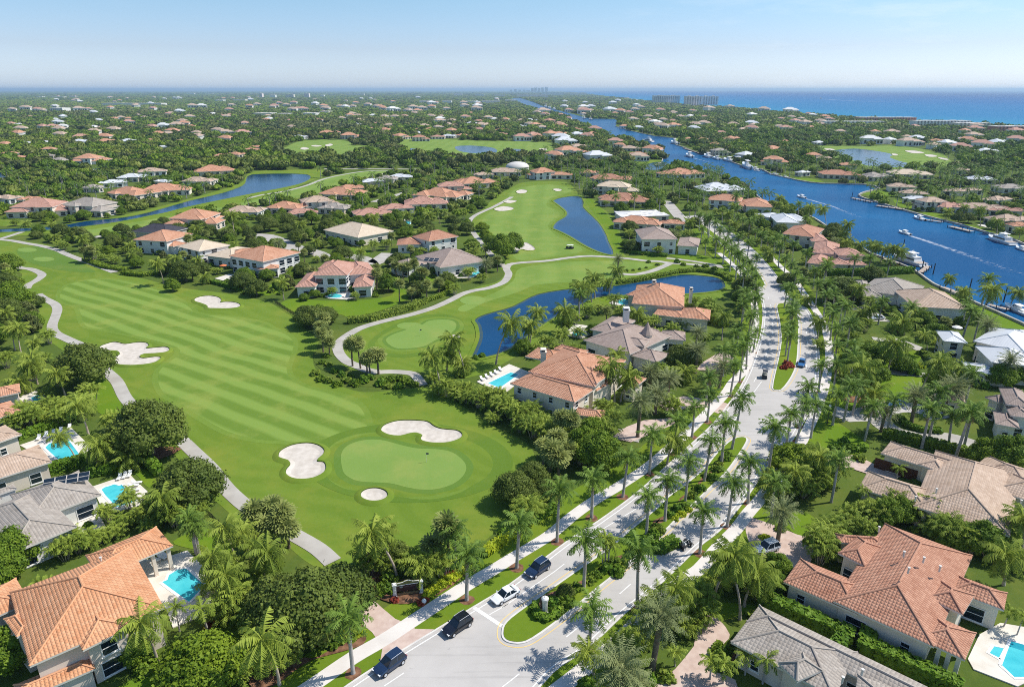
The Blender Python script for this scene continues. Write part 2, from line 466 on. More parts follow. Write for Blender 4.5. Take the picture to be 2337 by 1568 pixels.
_d = (P(380, 745)-P(177, 680)).normalized()
_d2 = (P(1200, 560)-P(1220, 440)).normalized()
MAT = dict(
    ground=grass('ground_turf', (.055, .092, .016), (.115, .165, .028), patch=.02),
    rough=grass('rough_turf', (.108, .180, .018), (.165, .240, .032), stripe=(_d.x, _d.y, 4.6, .26, 34.0)),
    blend=grass('blend_turf', (.118, .195, .024), (.182, .268, .044)),
    shallow=plain('lake_shallows', (.020, .052, .060), .2, .4, col2=(.050, .070, .045), scale=.3),
    fairway=grass('fairway_turf', (.120, .200, .026), (.205, .300, .058), stripe=(_d.x, _d.y, 6.0, .80)),
    fairway_b=grass('far_fairway_turf', (.135, .220, .034), (.205, .300, .062), stripe=(_d2.x, _d2.y, 14.0, .3)),
    ring=grass('ring_turf', (.086, .160, .018), (.132, .210, .028)),
    collar=grass('collar_turf', (.096, .178, .026), (.125, .215, .036)),
    green=grass('green_turf', (.165, .265, .052), (.205, .305, .070), fine=.15),
    lawn=grass('lawn_turf', (.095, .180, .010), (.145, .230, .018)),
    verge=grass('verge_turf', (.105, .175, .012), (.155, .230, .020)),
    bank=grass('bank_turf', (.110, .190, .016), (.175, .245, .030)),
    sand=plain('bunker_sand', (.53, .47, .395), .95, .1, col2=(.64, .575, .495), scale=.7, bump=.3),
    lip=plain('bunker_lip', (.045, .085, .015), .95, .05, col2=(.075, .11, .02), scale=.8),
    mulch=plain('mulch', (.12, .062, .036), .95, .05, col2=(.27, .145, .085), scale=1.2, bump=.5),
    asphalt=asphaltmat(),
    kerb=plain('kerb_concrete', (.60, .57, .53), .85, .2, col2=(.68, .65, .60), scale=.6),
    walk=plain('pavement_concrete', (.62, .57, .52), .85, .2, col2=(.70, .655, .60), scale=.3),
    path=plain('path_concrete', (.38, .35, .31), .9, .15, col2=(.47, .44, .39), scale=.25),
    paver=plain('pink_pavers', (.50, .37, .31), .85, .2, col2=(.60, .47, .40), scale=.8, bump=.15),
    deck=plain('pool_deck_stone', (.62, .565, .48), .8, .25, col2=(.72, .67, .59), scale=.5),
    white=plain('white_paint', (.82, .81, .78), .6, .3),
    line=plain('road_paint_white', (.80, .79, .76), .7, .2),
    yellow=plain('road_paint_yellow', (.72, .50, .16), .7, .2, col2=(.76, .56, .25), scale=.7),
    lake=watermat('lake_water', (.006, .060, .155), .06, .12, .5, (.004, .042, .11), spec=1.1, patch=.03),
    canal=watermat('canal_water', (.005, .070, .19), .12, .6, .22, (.010, .115, .27), spec=.45, patch=.012),
    pool=watermat('pool_water', (.05, .44, .50), .05, .15, 2.0, (.09, .54, .58), spec=.6, patch=.4),
    pool_deep=watermat('pool_water_deep', (.02, .27, .36), .05, .15, 2.0, (.03, .34, .42), spec=.4, patch=.4),
    foam=foammat(),
    seawall=plain('seawall_concrete', (.36, .33, .29), .9, .2, col2=(.50, .46, .41), scale=.4),
    dock=plain('dock_planks', (.36, .28, .22), .85, .2, col2=(.50, .42, .35), scale=.9),
    pile=plain('dark_piling', (.035, .04, .05), .8, .3),
    cream=plain('cream_stucco', (.72, .64, .52), .85, .2, col2=(.78, .71, .60), scale=.4),
    wallw=plain('white_stucco', (.70, .68, .64), .8, .2, col2=(.78, .765, .73), scale=.4),
    wallt=plain('tan_stucco', (.58, .50, .40), .85, .2, col2=(.66, .58, .48), scale=.4),
    walls_=plain('sand_stucco', (.66, .56, .47), .85, .2, col2=(.72, .63, .54), scale=.4),
    fascia=plain('fascia_paint', (.66, .62, .56), .6, .3),
    glass=plain('dark_glass', (.012, .022, .035), .06, .6),
    bronze=plain('garage_brown', (.085, .032, .020), .55, .3),
    black=plain('black_iron', (.012, .012, .013), .5, .4),
    trunk=plain('brown_bark', (.16, .12, .085), .9, .1, col2=(.24, .19, .14), scale=2.0),
    ptrunk=plain('grey_palm_trunk', (.34, .31, .28), .85, .15, col2=(.46, .43, .40), scale=1.1),
    ctrunk=plain('tan_palm_trunk', (.36, .29, .22), .85, .15, col2=(.48, .41, .33), scale=1.1),
    shaft=plain('green_crownshaft', (.10, .22, .035), .45, .4, col2=(.16, .28, .06), scale=1.0),
    l_royal=leafmat('royal_leaf', (0.064, 0.129, 0.018), (0.220, 0.329, 0.047), .25),
    l_coco=leafmat('coconut_leaf', (0.095, 0.173, 0.019), (0.369, 0.434, 0.062), .3),
    l_fan=leafmat('fan_leaf', (0.111, 0.169, 0.037), (0.421, 0.442, 0.130), .28),
    l_date=leafmat('date_leaf', (0.111, 0.153, 0.056), (0.337, 0.366, 0.149), .22),
    l_areca=leafmat('areca_leaf', (0.095, 0.180, 0.018), (0.369, 0.441, 0.060), .3),
    l_oak=leafmat('oak_leaf', (0.055, 0.094, 0.015), (0.211, 0.260, 0.044), .22),
    l_ficus=leafmat('ficus_leaf', (0.065, 0.137, 0.013), (0.255, 0.351, 0.027), .25),
    l_olive=leafmat('yellow_green_leaf', (0.096, 0.167, 0.013), (0.315, 0.412, 0.030), .3),
    l_hedge=leafmat('hedge_leaf', (0.065, 0.160, 0.013), (0.228, 0.345, 0.027), .25),
    l_lime=leafmat('lime_leaf', (0.237, 0.336, 0.013), (0.603, 0.641, 0.037), .3),
    l_red=leafmat('red_leaf', (0.160, 0.026, 0.020), (0.418, 0.087, 0.037), .2),
    l_wood=leafmat('far_wood_leaf', (0.048, 0.094, 0.018), (0.275, 0.313, 0.053), .18),
    l_dead=leafmat('dead_frond', (.16, .10, .05), (.34, .24, .13), .2),
    l_pale=leafmat('casuarina_leaf', (0.064, 0.100, 0.025), (0.220, 0.229, 0.062), .2),
)
ROOF = dict(
    O=roofmat('terracotta_tiles', (.45, .205, .115), (.66, .37, .24), (.42, .45)),
    R=roofmat('red_clay_tiles', (.37, .165, .10), (.57, .31, .205), (.42, .45)),
    B=roofmat('orange_clay_tiles', (.52, .225, .105), (.72, .385, .215), (.42, .45)),
    P=roofmat('rosy_tiles', (.40, .205, .145), (.58, .34, .26)),
    T=roofmat('tan_tiles', (.38, .265, .185), (.58, .44, .335), (.42, .55), .8),
    U=roofmat('taupe_tiles', (.29, .215, .175), (.42, .33, .28), (.42, .45), .5),
    G=roofmat('grey_tiles', (.28, .24, .20), (.44, .39, .335), (.48, .5), .8),
    S=roofmat('slate_tiles', (.035, .035, .045), (.075, .07, .08), (.4, .4), .5),
    E=roofmat('beige_tiles', (.52, .41, .29), (.68, .56, .42), (.45, .5), .6),
    W=roofmat('white_metal_roof', (.56, .565, .57), (.68, .685, .68), (.6, 9.0), .6, True, .6),
    F=roofmat('flat_white_roof', (.62, .60, .57), (.76, .74, .71), (2.0, 2.0), .2, False, .8),
)
# ---------------------------------------------------------------- ground, water, golf course
g_ = MB()
_rings = [60000, 20000, 6000, 2500, 1000, 300]
_n = 48
_pv = [(0, 0, 0)]
for r_ in _rings[::-1]:
    _pv += [(r_*math.cos(2*math.pi*k/_n), r_*math.sin(2*math.pi*k/_n), 0) for k in range(_n)]
_pf = [(0, 1+k, 1+(k+1) % _n) for k in range(_n)]
for i in range(len(_rings)-1):
    _pf += [(1+i*_n+k, 1+(i+1)*_n+k, 1+(i+1)*_n+(k+1) % _n, 1+i*_n+(k+1) % _n) for k in range(_n)]
g_.add(_pv, _pf)
tag(g_.build('ground', MAT['ground']), None, None, None, 'structure')

# the ocean beyond the shore, shallow and turquoise by the beach, deep blue further out
shore = [P(*q) for q in ((1331, 214.5), (1400, 222), (1475, 230), (1561, 239), (1640, 244), (1719, 249), (1825, 260), (1957, 270), (2090, 279), (2248, 287), (2420, 299), (2700, 318))]
_cd = (shore[-1]-shore[4]).normalized()
_cn = Vector((-_cd.y, _cd.x, 0))
if _cn.y < 0: _cn = -_cn
def oceanmat():
    m, n, l, b = new_mat('ocean_water')
    b.inputs['Roughness'].default_value = .22
    b.inputs['Specular IOR Level'].default_value = .08
    g = N(n, 'NewGeometry')
    d = N(n, 'VectorMath', operation='DOT_PRODUCT'); d.inputs[1].default_value = tuple(_cn)
    l.new(g.outputs['Position'], d.inputs[0])
    w = N(n, 'TexNoise', i_Scale=.0011, i_Detail=4.0); l.new(g.outputs['Position'], w.inputs['Vector'])
    a = N(n, 'Math', operation='MULTIPLY_ADD', i_1=900.0); l.new(w.outputs[0], a.inputs[0]); l.new(d.outputs['Value'], a.inputs[2])
    c0 = shore[6].dot(_cn)
    r = n.new('ShaderNodeValToRGB')
    l.new(ramp(n, l, a.outputs[0], c0+300, c0+6300), r.inputs[0])
    e = r.color_ramp.elements
    e[0].position, e[0].color = 0, (.028, .23, .36, 1)
    e[1].position, e[1].color = 1, (.002, .045, .19, 1)
    for p, c in ((.10, (.016, .165, .335, 1)), (.28, (.007, .125, .31, 1)), (.6, (.003, .075, .25, 1))):
        q = e.new(p); q.color = c
    l.new(r.outputs[0], b.inputs['Base Color'])
    t = N(n, 'TexNoise', i_Scale=.05, i_Detail=5.0)
    mp = N(n, 'Mapping'); mp.inputs['Scale'].default_value = (1, 3, 1); l.new(g.outputs['Position'], mp.inputs[0]); l.new(mp.outputs[0], t.inputs['Vector'])
    k = N(n, 'Bump', i_Strength=.4, i_Distance=1.0); l.new(t.outputs[0], k.inputs['Height']); l.new(k.outputs[0], b.inputs['Normal'])
    wet(n, l, b, .12, .3)
    return m
sheet('ocean', shore+[Vector((59000, 3000, 0)), Vector((42000, 42000, 0)), Vector((9000, 58000, 0)), Vector((3000, 50000, 0))], .6, oceanmat())
sheet('beach_sand', smooth(offset(shore, 22) if offset(shore, 22)[3].dot(_cn) < shore[3].dot(_cn) else offset(shore, -22), False, 1)+[p+_cn*25 for p in shore[::-1]], .45, MAT['sand'])

near_bank = [P(*q) for q in ((1166, 226), (1197, 239), (1230, 249), (1283, 262), (1308, 274.5), (1339, 289), (1369, 300), (1399, 310), (1455, 326), (1506, 345), (1513, 362), (1508, 372), (1495, 379), (1520, 379), (1550, 379), (1589, 388), (1627, 394), (1665, 411), (1703, 428), (1738, 457), (1759, 463), (1799, 480), (1840, 492), (1868, 506), (1904, 531), (1928, 548), (1957, 562), (1986, 580), (2023, 593), (2076, 614), (2102, 630), (2131, 651), (2195, 680), (2248, 703), (2337, 743), (2430, 790))]
far_bank = [P(*q) for q in ((1185, 224), (1215, 233), (1247, 246), (1288, 256), (1328, 267), (1349, 271.5), (1415, 272.5), (1404, 289), (1440, 300), (1496, 312), (1541, 317), (1534, 327.6), (1561, 338), (1592, 350), (1653, 365.6), (1703, 383), (1738, 388), (1759, 399), (1804, 409.5), (1830, 415), (1878, 421), (1970, 422.7), (2007, 431), (1975, 440), (1960, 447), (1973, 455), (2010, 466), (2063, 482), (2142, 503), (2195, 516), (2261, 536), (2301, 545), (2337, 560), (2450, 600))]
sheet('canal_water', near_bank+far_bank[::-1], .05, MAT['canal'])
_lk1 = 'V', '1069,819 1077,804 1090,771 1087,745 1080,730 1105,717 1165,700 1222,672 1298,659 1339,655 1399,652 1475,639 1551,627 1602,629 1640,634 1656,645 1652,662 1577,672 1425,676 1361,682 1308,708 1288,716 1247,740 1209,768 1179,792 1146,808 1130,813 1092,821'
_lk2 = 'V', '1260,459 1278,452 1321,448 1334,462 1334,475 1367,507 1385,535 1391,551 1403,581 1374,579 1336,563 1298,540 1272,527 1260,521 1268,507 1288,495 1291,485 1280,474'
_lk3 = 'V', '560,410 552,424 506,441 430,459 342,484 278,497 195,505 137,515 60,521 -80,526 -80,534 100,527 192,518 273,507 354,491 380,486 430,473 506,457 591,440 649,429 690,419 709,409 708,401 690,398 649,397 573,399'
lakes = [sheet('lake_water', smooth(pts(*q)), .05, MAT['lake']) for q in (_lk1, _lk2, _lk3)]
for q in ('1040,335 1075,333 1120,337 1135,345 1120,352 1075,350 1045,344', '915,339 945,340 975,346 1000,352 1035,358 1020,361 985,356 940,348', '1155,341 1185,341 1200,344 1180,347 1160,346',
          '1902,345 1949,340 1997,345 2037,353 2031,360 2063,371 2116,380 2080,383 1990,380 1957,370 1925,357', '-20,395 20,395 32,400 20,405 -20,406', '1500,370 1540,378 1530,386 1480,388 1470,380'):
    sheet('lake_water', smooth(pts('V', q)), .06, MAT['lake'])
for L_ in (_lk1, _lk2, _lk3):
    ribbon('lake_bank', smooth(pts(*L_)+pts(*L_)[:1], False, 3), 1.2, .20, MAT['bank'], .2, keep=False)

R1 = '-60,515 0,545 60,552 110,560 150,575 200,600 260,625 330,637 400,655 500,668 560,678 625,695 690,735 725,770 722,800 715,830 735,858 775,880 830,895 905,890 960,885 1000,890 1060,930 1130,975 1200,1010 1225,1055 1215,1120 1190,1170 1130,1215 1060,1268 960,1305 880,1305 800,1290 740,1300 690,1275 630,1225 560,1200 500,1150 450,1110 400,1040 330,985 260,930 225,870 150,805 95,765 75,730 90,700 60,665 40,645 50,625 0,610 -60,610'
sheet('rough', smooth(pts('V', R1), n=3), .02, MAT['rough'])
R2 = '775,790 800,765 830,745 890,725 950,712 1000,695 1040,675 1090,655 1130,645 1150,630 1145,615 1120,590 1090,560 1075,520 1085,495 1110,470 1130,450 1165,430 1200,416 1290,416 1318,440 1340,455 1405,500 1418,560 1430,585 1500,583 1600,601 1668,610 1668,667 1560,700 1420,700 1350,700 1290,745 1210,795 1130,840 1069,862 1000,866 900,868 840,862 800,846 775,820'
sheet('rough', smooth(pts('V', R2), n=3), .02, MAT['rough'])
FW1 = '137,675 150,655 177,644 228,637 291,644 329,654 380,670 430,700 450,716 520,724 592,735 624,751 659,768 670,786 662,816 654,842 664,865 700,885 760,898 801,912 826,935 834,955 842,982 862,1000 800,1020 765,1030 700,1012 640,1006 592,1003 520,985 456,950 400,915 372,895 361,868 368,842 405,812 408,796 375,783 300,765 230,752 195,743 184,715 175,700 145,690'
fair1 = sheet('fairway', smooth(pts('V', FW1)), .037, MAT['fairway'])
sheet('fairway', smooth(pts('V', '40,570 80,562 120,572 165,590 205,612 215,622 160,620 110,612 70,600 45,585')), .035, MAT['collar'])
FW2 = '1172,436 1200,427 1250,422 1290,427 1302,438 1258,452 1248,470 1278,488 1250,515 1280,545 1330,572 1240,588 1180,592 1160,560 1120,530 1100,505 1118,485 1150,465'
sheet('fairway', smooth(pts('V', FW2)), .035, MAT['fairway_b'])
sheet('fairway', smooth(pts('V', '1190,612 1300,598 1420,596 1490,604 1470,612 1420,618 1440,632 1330,642 1230,650 1180,668 1110,690 1060,712 1050,700 1130,668 1172,640')), .035, MAT['fairway_b'])
for q_, d_ in ((FW1, 1.4), (FW2, 1.8)):
    sheet('fairway_edge', inset(ccw(smooth(pts('V', q_))), d_), .030, MAT['blend'], keep=False)
for L_ in (_lk1, _lk2, _lk3):
    _q = ccw(smooth(pts(*L_), n=3)); _i = inset(_q, -1.6); b_ = MB(); _m = len(_q)
    b_.add([(p.x, p.y, .07) for p in _q]+[(p.x, p.y, .056) for p in _i], [(k, (k+1) % _m, _m+(k+1) % _m, _m+k) for k in range(_m)])
    tag(b_.build('lake_shallows', MAT['shallow']), None, None, None, 'structure')
# turf far out
for q, m in (('640,345 655,335 690,322 760,319 800,325 805,333 850,331 860,337 810,352 740,355 690,359 650,357', 'fairway_b'),
             ('915,322 960,317 1100,322 1240,325 1260,335 1250,350 1150,357 1100,360 1030,362 960,352 920,343', 'fairway_b'),
             ('150,525 280,503 360,492 500,463 600,444 690,428 720,412 790,396 860,389 900,391 860,402 800,420 740,440 640,460 500,485 350,515 250,535 160,540', 'fairway_b'),
             ('-60,532 150,517 280,492 430,455 550,418 580,392 720,388 760,393 715,412 640,440 500,475 350,500 200,525 -60,545', 'bank'),
             ('1845,338 1890,333 1960,335 2040,333 2110,342 2150,352 2175,372 2200,388 2120,386 1980,382 1880,352', 'fairway_b'),
             ('1440,370 1500,366 1516,374 1490,386 1440,384', 'bank'), ('1500,318 1545,316 1560,322 1530,328', 'bank'), ('0,500 60,512 0,516', 'rough')):
    sheet('far_turf', smooth(pts('V', q)), .03, MAT[m])
for q in ('1336,458 1354,456 1374,478 1396,505 1416,540 1424,578 1405,586 1388,540 1366,503',
          '1955,440 1975,432 2010,436 2040,446 2035,450 1985,446', '2040,456 2080,468 2110,476 2085,478 2050,470', '2115,484 2150,492 2140,500 2105,492', '2195,510 2260,527 2240,532 2190,522',
          '1810,407 1850,408 1880,416 1830,414', '1980,560 2050,585 2080,600 2000,582', '2120,640 2180,662 2260,694 2250,702 2180,676', '2220,694 2337,745 2337,775 2260,735 2205,702'):
    sheet('lawn', smooth(pts('V', q)), .035, MAT['lawn'])
for c, q in (('M6', '270,690 380,650 560,660 800,670 1000,660 1180,640 1280,600 1260,470 1330,460 1400,560 1420,640 1340,690 1150,760 900,820 790,790 500,800 330,750'),
             ('M6', '0,560 230,520 300,560 160,620 0,600'), ('M6', '1500,460 1750,420 1900,430 1780,480 1560,500'), ('M6', '790,180 960,200 1080,240 960,260 800,250'),
             ('M8', '1030,1040 1180,1030 1300,1080 1420,1070 1450,1130 1330,1250 1160,1240'), ('M8', '640,1240 720,1200 750,1469 620,1469'), ('M8', '1100,1270 1400,1300 1560,1330 1400,1469 1000,1469'),
             ('C4', '640,150 760,100 1100,80 1260,110 1420,180 1410,220 1040,230 900,290 700,270'), ('C4', '410,640 640,330 760,380 900,480 1000,560 900,640 760,620 560,700'),
             ('C4', '300,1130 480,1150 590,1280 540,1340 380,1330 300,1260'), ('M7', '1480,240 1660,235 1850,270 2000,330 1850,340 1620,290'), ('M7', '840,640 930,610 1020,640 960,690'),
             ('C1', '830,0 980,20 1040,130 1120,230 1000,320 860,250'), ('C1', '1000,870 1280,790 1420,930 1330,960 1200,830'), ('C5', '1560,150 1860,30 2100,180 2000,260 1750,220'),
             ('C5', '1960,860 2300,700 2400,900 2300,1100 2000,1040'), ('C5', '1100,1440 1400,1300 1500,1461 1100,1461'), ('C8', '300,0 600,0 560,60 420,90 320,40'), ('C7', '1830,700 2240,720 2260,760 2100,830 1960,840')):
    sheet('lawn', smooth(pts(c, q)), .045, MAT['lawn'], keep=c in ('M6', 'M8', 'M7', 'C4'))

def bunker(poly, mound=1.3, rise=.38):
    """a sand hollow behind a raised turf rim with a cut face"""
    p0 = ccw(smooth(poly, n=3)); n = len(p0)
    rise *= 1.3
    rings = [(inset(p0, mound), .03), (inset(p0, .35), rise), (inset(p0, .08), rise-.03), (p0, .26)]
    b = MB()
    v = [(q.x, q.y, z) for r_, z in rings for q in r_]
    b.add(v, [(i*n+k, i*n+(k+1) % n, (i+1)*n+(k+1) % n, (i+1)*n+k) for i in range(2) for k in range(n)], 0)
    b.add(v, [(2*n+k, 2*n+(k+1) % n, 3*n+(k+1) % n, 3*n+k) for k in range(n)], 1)
    o = b.build('bunker', [MAT['rough'], MAT['lip']], sm=True); o['kind'] = 'structure'
    s = MB(); p1 = inset(p0, -min(.9, mound*.7)); s.add([(q.x, q.y, .27) for q in p0]+[(q.x, q.y, .07) for q in p1], [(k, (k+1) % n, n+(k+1) % n, n+k) for k in range(n)]+[tuple(range(n, 2*n))])
    s.build('sand', MAT['sand'], o)
    clear(rings[0][0])
bunker(pts('V', '445,684 458,679 478,677 497,680 505,686 503,692 515,691 535,692 548,697 545,703 525,706 495,706 475,705 474,700 460,694 447,690'))
bunker(pts('M5', '900,1090 1000,1052 1060,1050 1130,1065 1240,1050 1320,1055 1340,1080 1318,1104 1400,1098 1490,1092 1528,1110 1500,1138 1400,1150 1300,1156 1258,1178 1295,1194 1400,1180 1450,1190 1400,1230 1300,1250 1180,1257 1060,1245 1030,1192 1080,1160 1070,1132 1000,1124 930,1128'), 1.0)
bunker(pts('C2', '1175,440 1220,400 1330,370 1480,368 1590,380 1650,420 1720,445 1850,458 1900,492 1880,530 1780,565 1650,570 1550,552 1532,522 1545,500 1490,480 1430,485 1350,505 1260,500 1190,472'))
bunker(pts('C2', '250,690 270,640 370,590 500,572 600,590 655,630 650,670 602,715 600,740 655,746 672,790 650,840 560,885 450,897 370,885 320,850 320,810 355,765 340,730 280,710'))
bunker([K('C2', 1110+120*math.cos(t*.628), 1037+58*math.sin(t*.628)) for t in range(10)])
bunker([P(1036.5+14*math.cos(t*.628), 772+6*math.sin(t*.628)) for t in range(10)], .8, .3)
for q in ('1178,438 1190,434 1203,436 1200,441 1185,443', '1262,433 1275,432 1283,435 1272,438', '1128,478 1150,472 1172,476 1165,481 1140,483', '1192,556 1206,557 1222,570 1205,573 1190,570 1178,578 1168,573', '1150,462 1165,458 1180,460 1165,465',
          '685,340 695,337 706,340 695,343', '710,334 722,332 735,334 722,336', '742,332 755,329 760,332 748,335', '640,357 665,355 690,358 660,361', '1230,341 1242,340 1250,342 1240,344', '1253,370 1262,369 1278,372 1262,374',
          '2065,345 2090,345 2110,350 2085,351', '2110,354 2128,354 2140,358 2120,359', '1880,341 1895,340 1906,343 1892,344', '2140,360 2158,362 2165,366 2150,365', '2035,352 2045,352 2050,355 2040,356', '870,398 890,397 895,400 875,401'):
    bunker(pts('V', q), .6, .25)
def green(poly, coll=1.6):
    p = ccw(smooth(poly))
    sheet('green_edge', inset(p, coll*2), .048, MAT['blend'], keep=False)
    sheet('green_collar', inset(p, coll*.9), .052, MAT['collar'], keep=False)
    return sheet('putting_green', p, .062, MAT['green'])
sheet('mown_ring', smooth([K('C2', 1420+940*math.cos(t*.2618), 740+360*math.sin(t*.2618)) for t in range(24)]), .040, MAT['ring'], keep=False)
sheet('mown_ring', smooth([K('C2', 1400+780*math.cos(t*.2618), 750+300*math.sin(t*.2618)) for t in range(24)]), .044, MAT['rough'], keep=False)
green(pts('C2', '810,680 850,600 950,550 1080,530 1200,540 1350,580 1500,610 1700,620 1820,650 1910,720 1940,790 1900,870 1800,940 1650,980 1520,980 1400,960 1250,925 1000,910 900,880 830,820'))
sheet('mown_ring', smooth(pts('M6', '1060,1040 1200,930 1350,860 1560,800 1720,790 1850,810 1920,880 1880,990 1720,1090 1560,1150 1380,1180 1180,1160 1080,1110')), .040, MAT['ring'], keep=False)
sheet('mown_ring', smooth(pts('M6', '1120,1040 1230,950 1380,880 1570,820 1720,812 1830,825 1890,890 1850,980 1700,1070 1560,1120 1390,1150 1200,1135 1130,1100')), .044, MAT['rough'], keep=False)
green(pts('M6', '1215,1030 1260,980 1400,930 1530,890 1600,850 1720,838 1820,850 1850,900 1800,960 1650,1030 1550,1080 1400,1098 1290,1090'), 1.2)
for x, y, a, b_ in ((1079, 686, 29, 10), (935, 744, 29, 8), (100, 592, 24, 5), (62, 571, 22, 5)):
    sheet('tee', smooth([P(x+a*math.cos(t*.5236), y+b_*math.sin(t*.5236)) for t in range(12)]), .055, MAT['green'])

# ---------------------------------------------------------------- cart paths, roads, pavements
CPATHS = [('V', '-40,545 20,549 60,556 95,562 130,571 150,580 175,590 220,606 262,622', 3.0), ('V', '20,600 43,611 71,615 96,627 84,640 66,650 60,660', 3.0), ('V', '86,672 101,682 124,694 131,706 127,722 119,745 127,761 157,776 184,789 205,812 222,830 240,846 266,870 283,903 296,920 320,945 350,965 385,985 410,1001 443,1032 481,1069 519,1117 569,1161 620,1192 674,1222 725,1252 760,1283', 2.9),
          ('V', '864,850 840,846 816,836 790,824 773,804 773,784 793,766 826,748 877,733 940,718 991,702 1029,685 1054,672 1080,664 1118,657 1150,644 1161,626 1156,613 1172,602 1247,596 1298,589 1349,585 1425,590 1475,596 1501,597 1531,601 1580,604 1665,612', 3.0),
          ('V', '1405,625 1420,626 1450,627 1488,619 1513,609 1531,601', 3.0), ('V', '1156,613 1138,598 1110,570 1090,545 1075,522 1072,505 1085,492 1110,480 1128,472 1160,455 1168,450', 2.8), ('V', '864,850 900,849 940,853 955,866 965,880', 2.6),
          ('V', '560,455 600,445 650,437 700,424 740,409 790,398 840,391 900,390', 3.0), ('V', '740,386 860,386 950,387', 5.0), ('V', '-20,552 20,540 50,530', 3.0)]
for c, q, w in CPATHS:
    ribbon('cart_path', smooth(pts(c, q), False, 4), w, .095, MAT['path'], .05)

LE = smooth(pts('V', '660,1665 796,1565 914,1489 1082,1387 1165,1335 1308,1228 1366,1191 1457,1124 1543,1046 1627,970 1660,928 1686,892 1708,850 1722,812 1735,770 1741,735 1741,700 1730,660 1708,622 1683,593 1655,565 1630,545 1600,520 1560,495'), False, 4)
RE = smooth(pts('V', '1150,1665 1258,1535 1339,1479 1425,1398 1513,1325 1592,1249 1640,1211 1685,1158 1722,1107 1752,1060 1799,1015 1828,970 1850,930 1862,890 1867,850 1868,808 1863,769 1854,729 1840,705 1815,690 1793,668 1778,640 1760,615 1738,590 1715,567 1688,545 1650,518 1600,490'), False, 4)
sheet('road', LE+RE[::-1], .03, MAT['asphalt'])
ribbon('side_street', pts('C4', '430,300 560,262 690,255 830,310 950,300 1050,255 1230,225 1400,235 1520,270 1620,330'), 6.0, .05, MAT['asphalt'])
ribbon('driveway', smooth(pts('C4', '1050,270 1090,340 1150,400 1280,460 1500,500 1680,495 1830,530 2000,590 2110,620'), False), 5.0, .055, MAT['path'])
md = [pts('C7', '5,960 8,1010 40,1045 100,1062 180,1062 270,1025 450,900 650,745 850,575 1110,370 1300,195 1500,20')+pts('C3', '1560,1255 1690,1145 1850,985 2000,845 2110,700 2175,600 2205,540 2190,516 2150,510 2080,530 1990,600 1900,700 1820,800 1640,950 1500,1050 1400,1150 1290,1240 1110,1390')+pts('C7', '1000,190 830,310 700,400 500,540 300,680 200,750 80,840 20,905'),
      pts('M8', '165,1398 200,1412 242,1408 300,1340 350,1250 375,1150 385,1000 390,870 385,790 365,725 300,675 230,665 202,690 220,780 237,900 240,1000 215,1150 185,1280'),
      pts('V', '1746,650 1725,615 1700,590 1672,565 1640,540 1600,512 1585,503 1582,510 1640,552 1668,580 1693,605 1712,630 1730,655')]
for q in md:
    q = ccw(smooth(q, n=2))
    sheet('median_kerb', inset(q, .18), .15, MAT['kerb'], thick=.13, keep=False)
    sheet('median_lawn', inset(q, -.12), .19, MAT['verge'])
    ribbon('median_line', inset(q, .75)+inset(q, .75)[:1], .14, .045, MAT['yellow'], keep=False)
b = MB()
for e, s in ((LE, -1), (RE, 1)):
    add_ribbon(b, offset(e, s*.55), .16, .045)
tag(b.build('edge_line', MAT['line']), None, None, None, 'structure')
b = MB()
for (c, q) in (('C7', '560,350 470,420 0,745'), ('C6', '2337,700 2147,808'), ('C3', '1230,1140 700,1461'), ('C3', '2337,10 2250,130 2050,420')):
    add_ribbon(b, pts(c, q), .13, .045)
def dashes(path, on=3.0, gap=9.0, st=0.0):
    for (p, h) in along(path, on+gap, st):
        d = Vector((math.cos(h), math.sin(h), 0))
        add_ribbon(b, [p, p+d*on], .14, .045)
dashes(pts('C6', '1200,1450 1690,1125'))
dashes(pts('C7', '0,1460 550,1030 1030,645 1640,105')+pts('C3', '2030,1130 2330,760'), 3, 9)
_mid = [LE[i].lerp(RE[i], .26) for i in range(min(len(LE), len(RE)))]
dashes(pts('V', '1702,905 1735,845 1752,800 1763,760 1764,720 1757,690 1748,665'), 3, 7)
dashes(pts('V', '1820,905 1838,860 1845,800 1840,755 1832,725'), 3, 7)
add_ribbon(b, pts('C6', '2010,745 2258,908'), .6, .046)
add_ribbon(b, pts('C4', '515,330 575,265'), .5, .056)
tag(b.build('lane_marking', MAT['line']), None, None, None, 'structure')
for nm, e, s in (('kerb', LE, 1), ('kerb', RE, -1)):
    ribbon(nm, offset(e, s*.12), .28, .15, MAT['kerb'], .15, keep=False)
SWL = smooth(pts('V', '600,1640 715,1564 806,1502 877,1461 938,1421 1003,1378 1069,1335 1130,1299 1165,1277 1204,1254 1255,1222 1308,1178 1359,1142 1410,1112 1475,1069 1526,1026 1562,995 1615,942 1653,902 1673,872 1698,847 1711,810 1720,770 1724,735 1720,690 1702,640 1672,605 1640,578'), False)
SWR = smooth(pts('V', '1215,1620 1303,1552 1344,1519 1389,1484 1437,1439 1483,1392 1525,1355 1564,1320 1597,1299 1640,1249 1678,1211 1705,1175 1730,1146 1754,1115 1783,1075 1812,1041 1831,1006 1849,969 1866,930 1880,890 1889,845 1893,816 1888,770 1876,735 1857,703 1833,668 1812,637 1782,610 1755,582'), False)
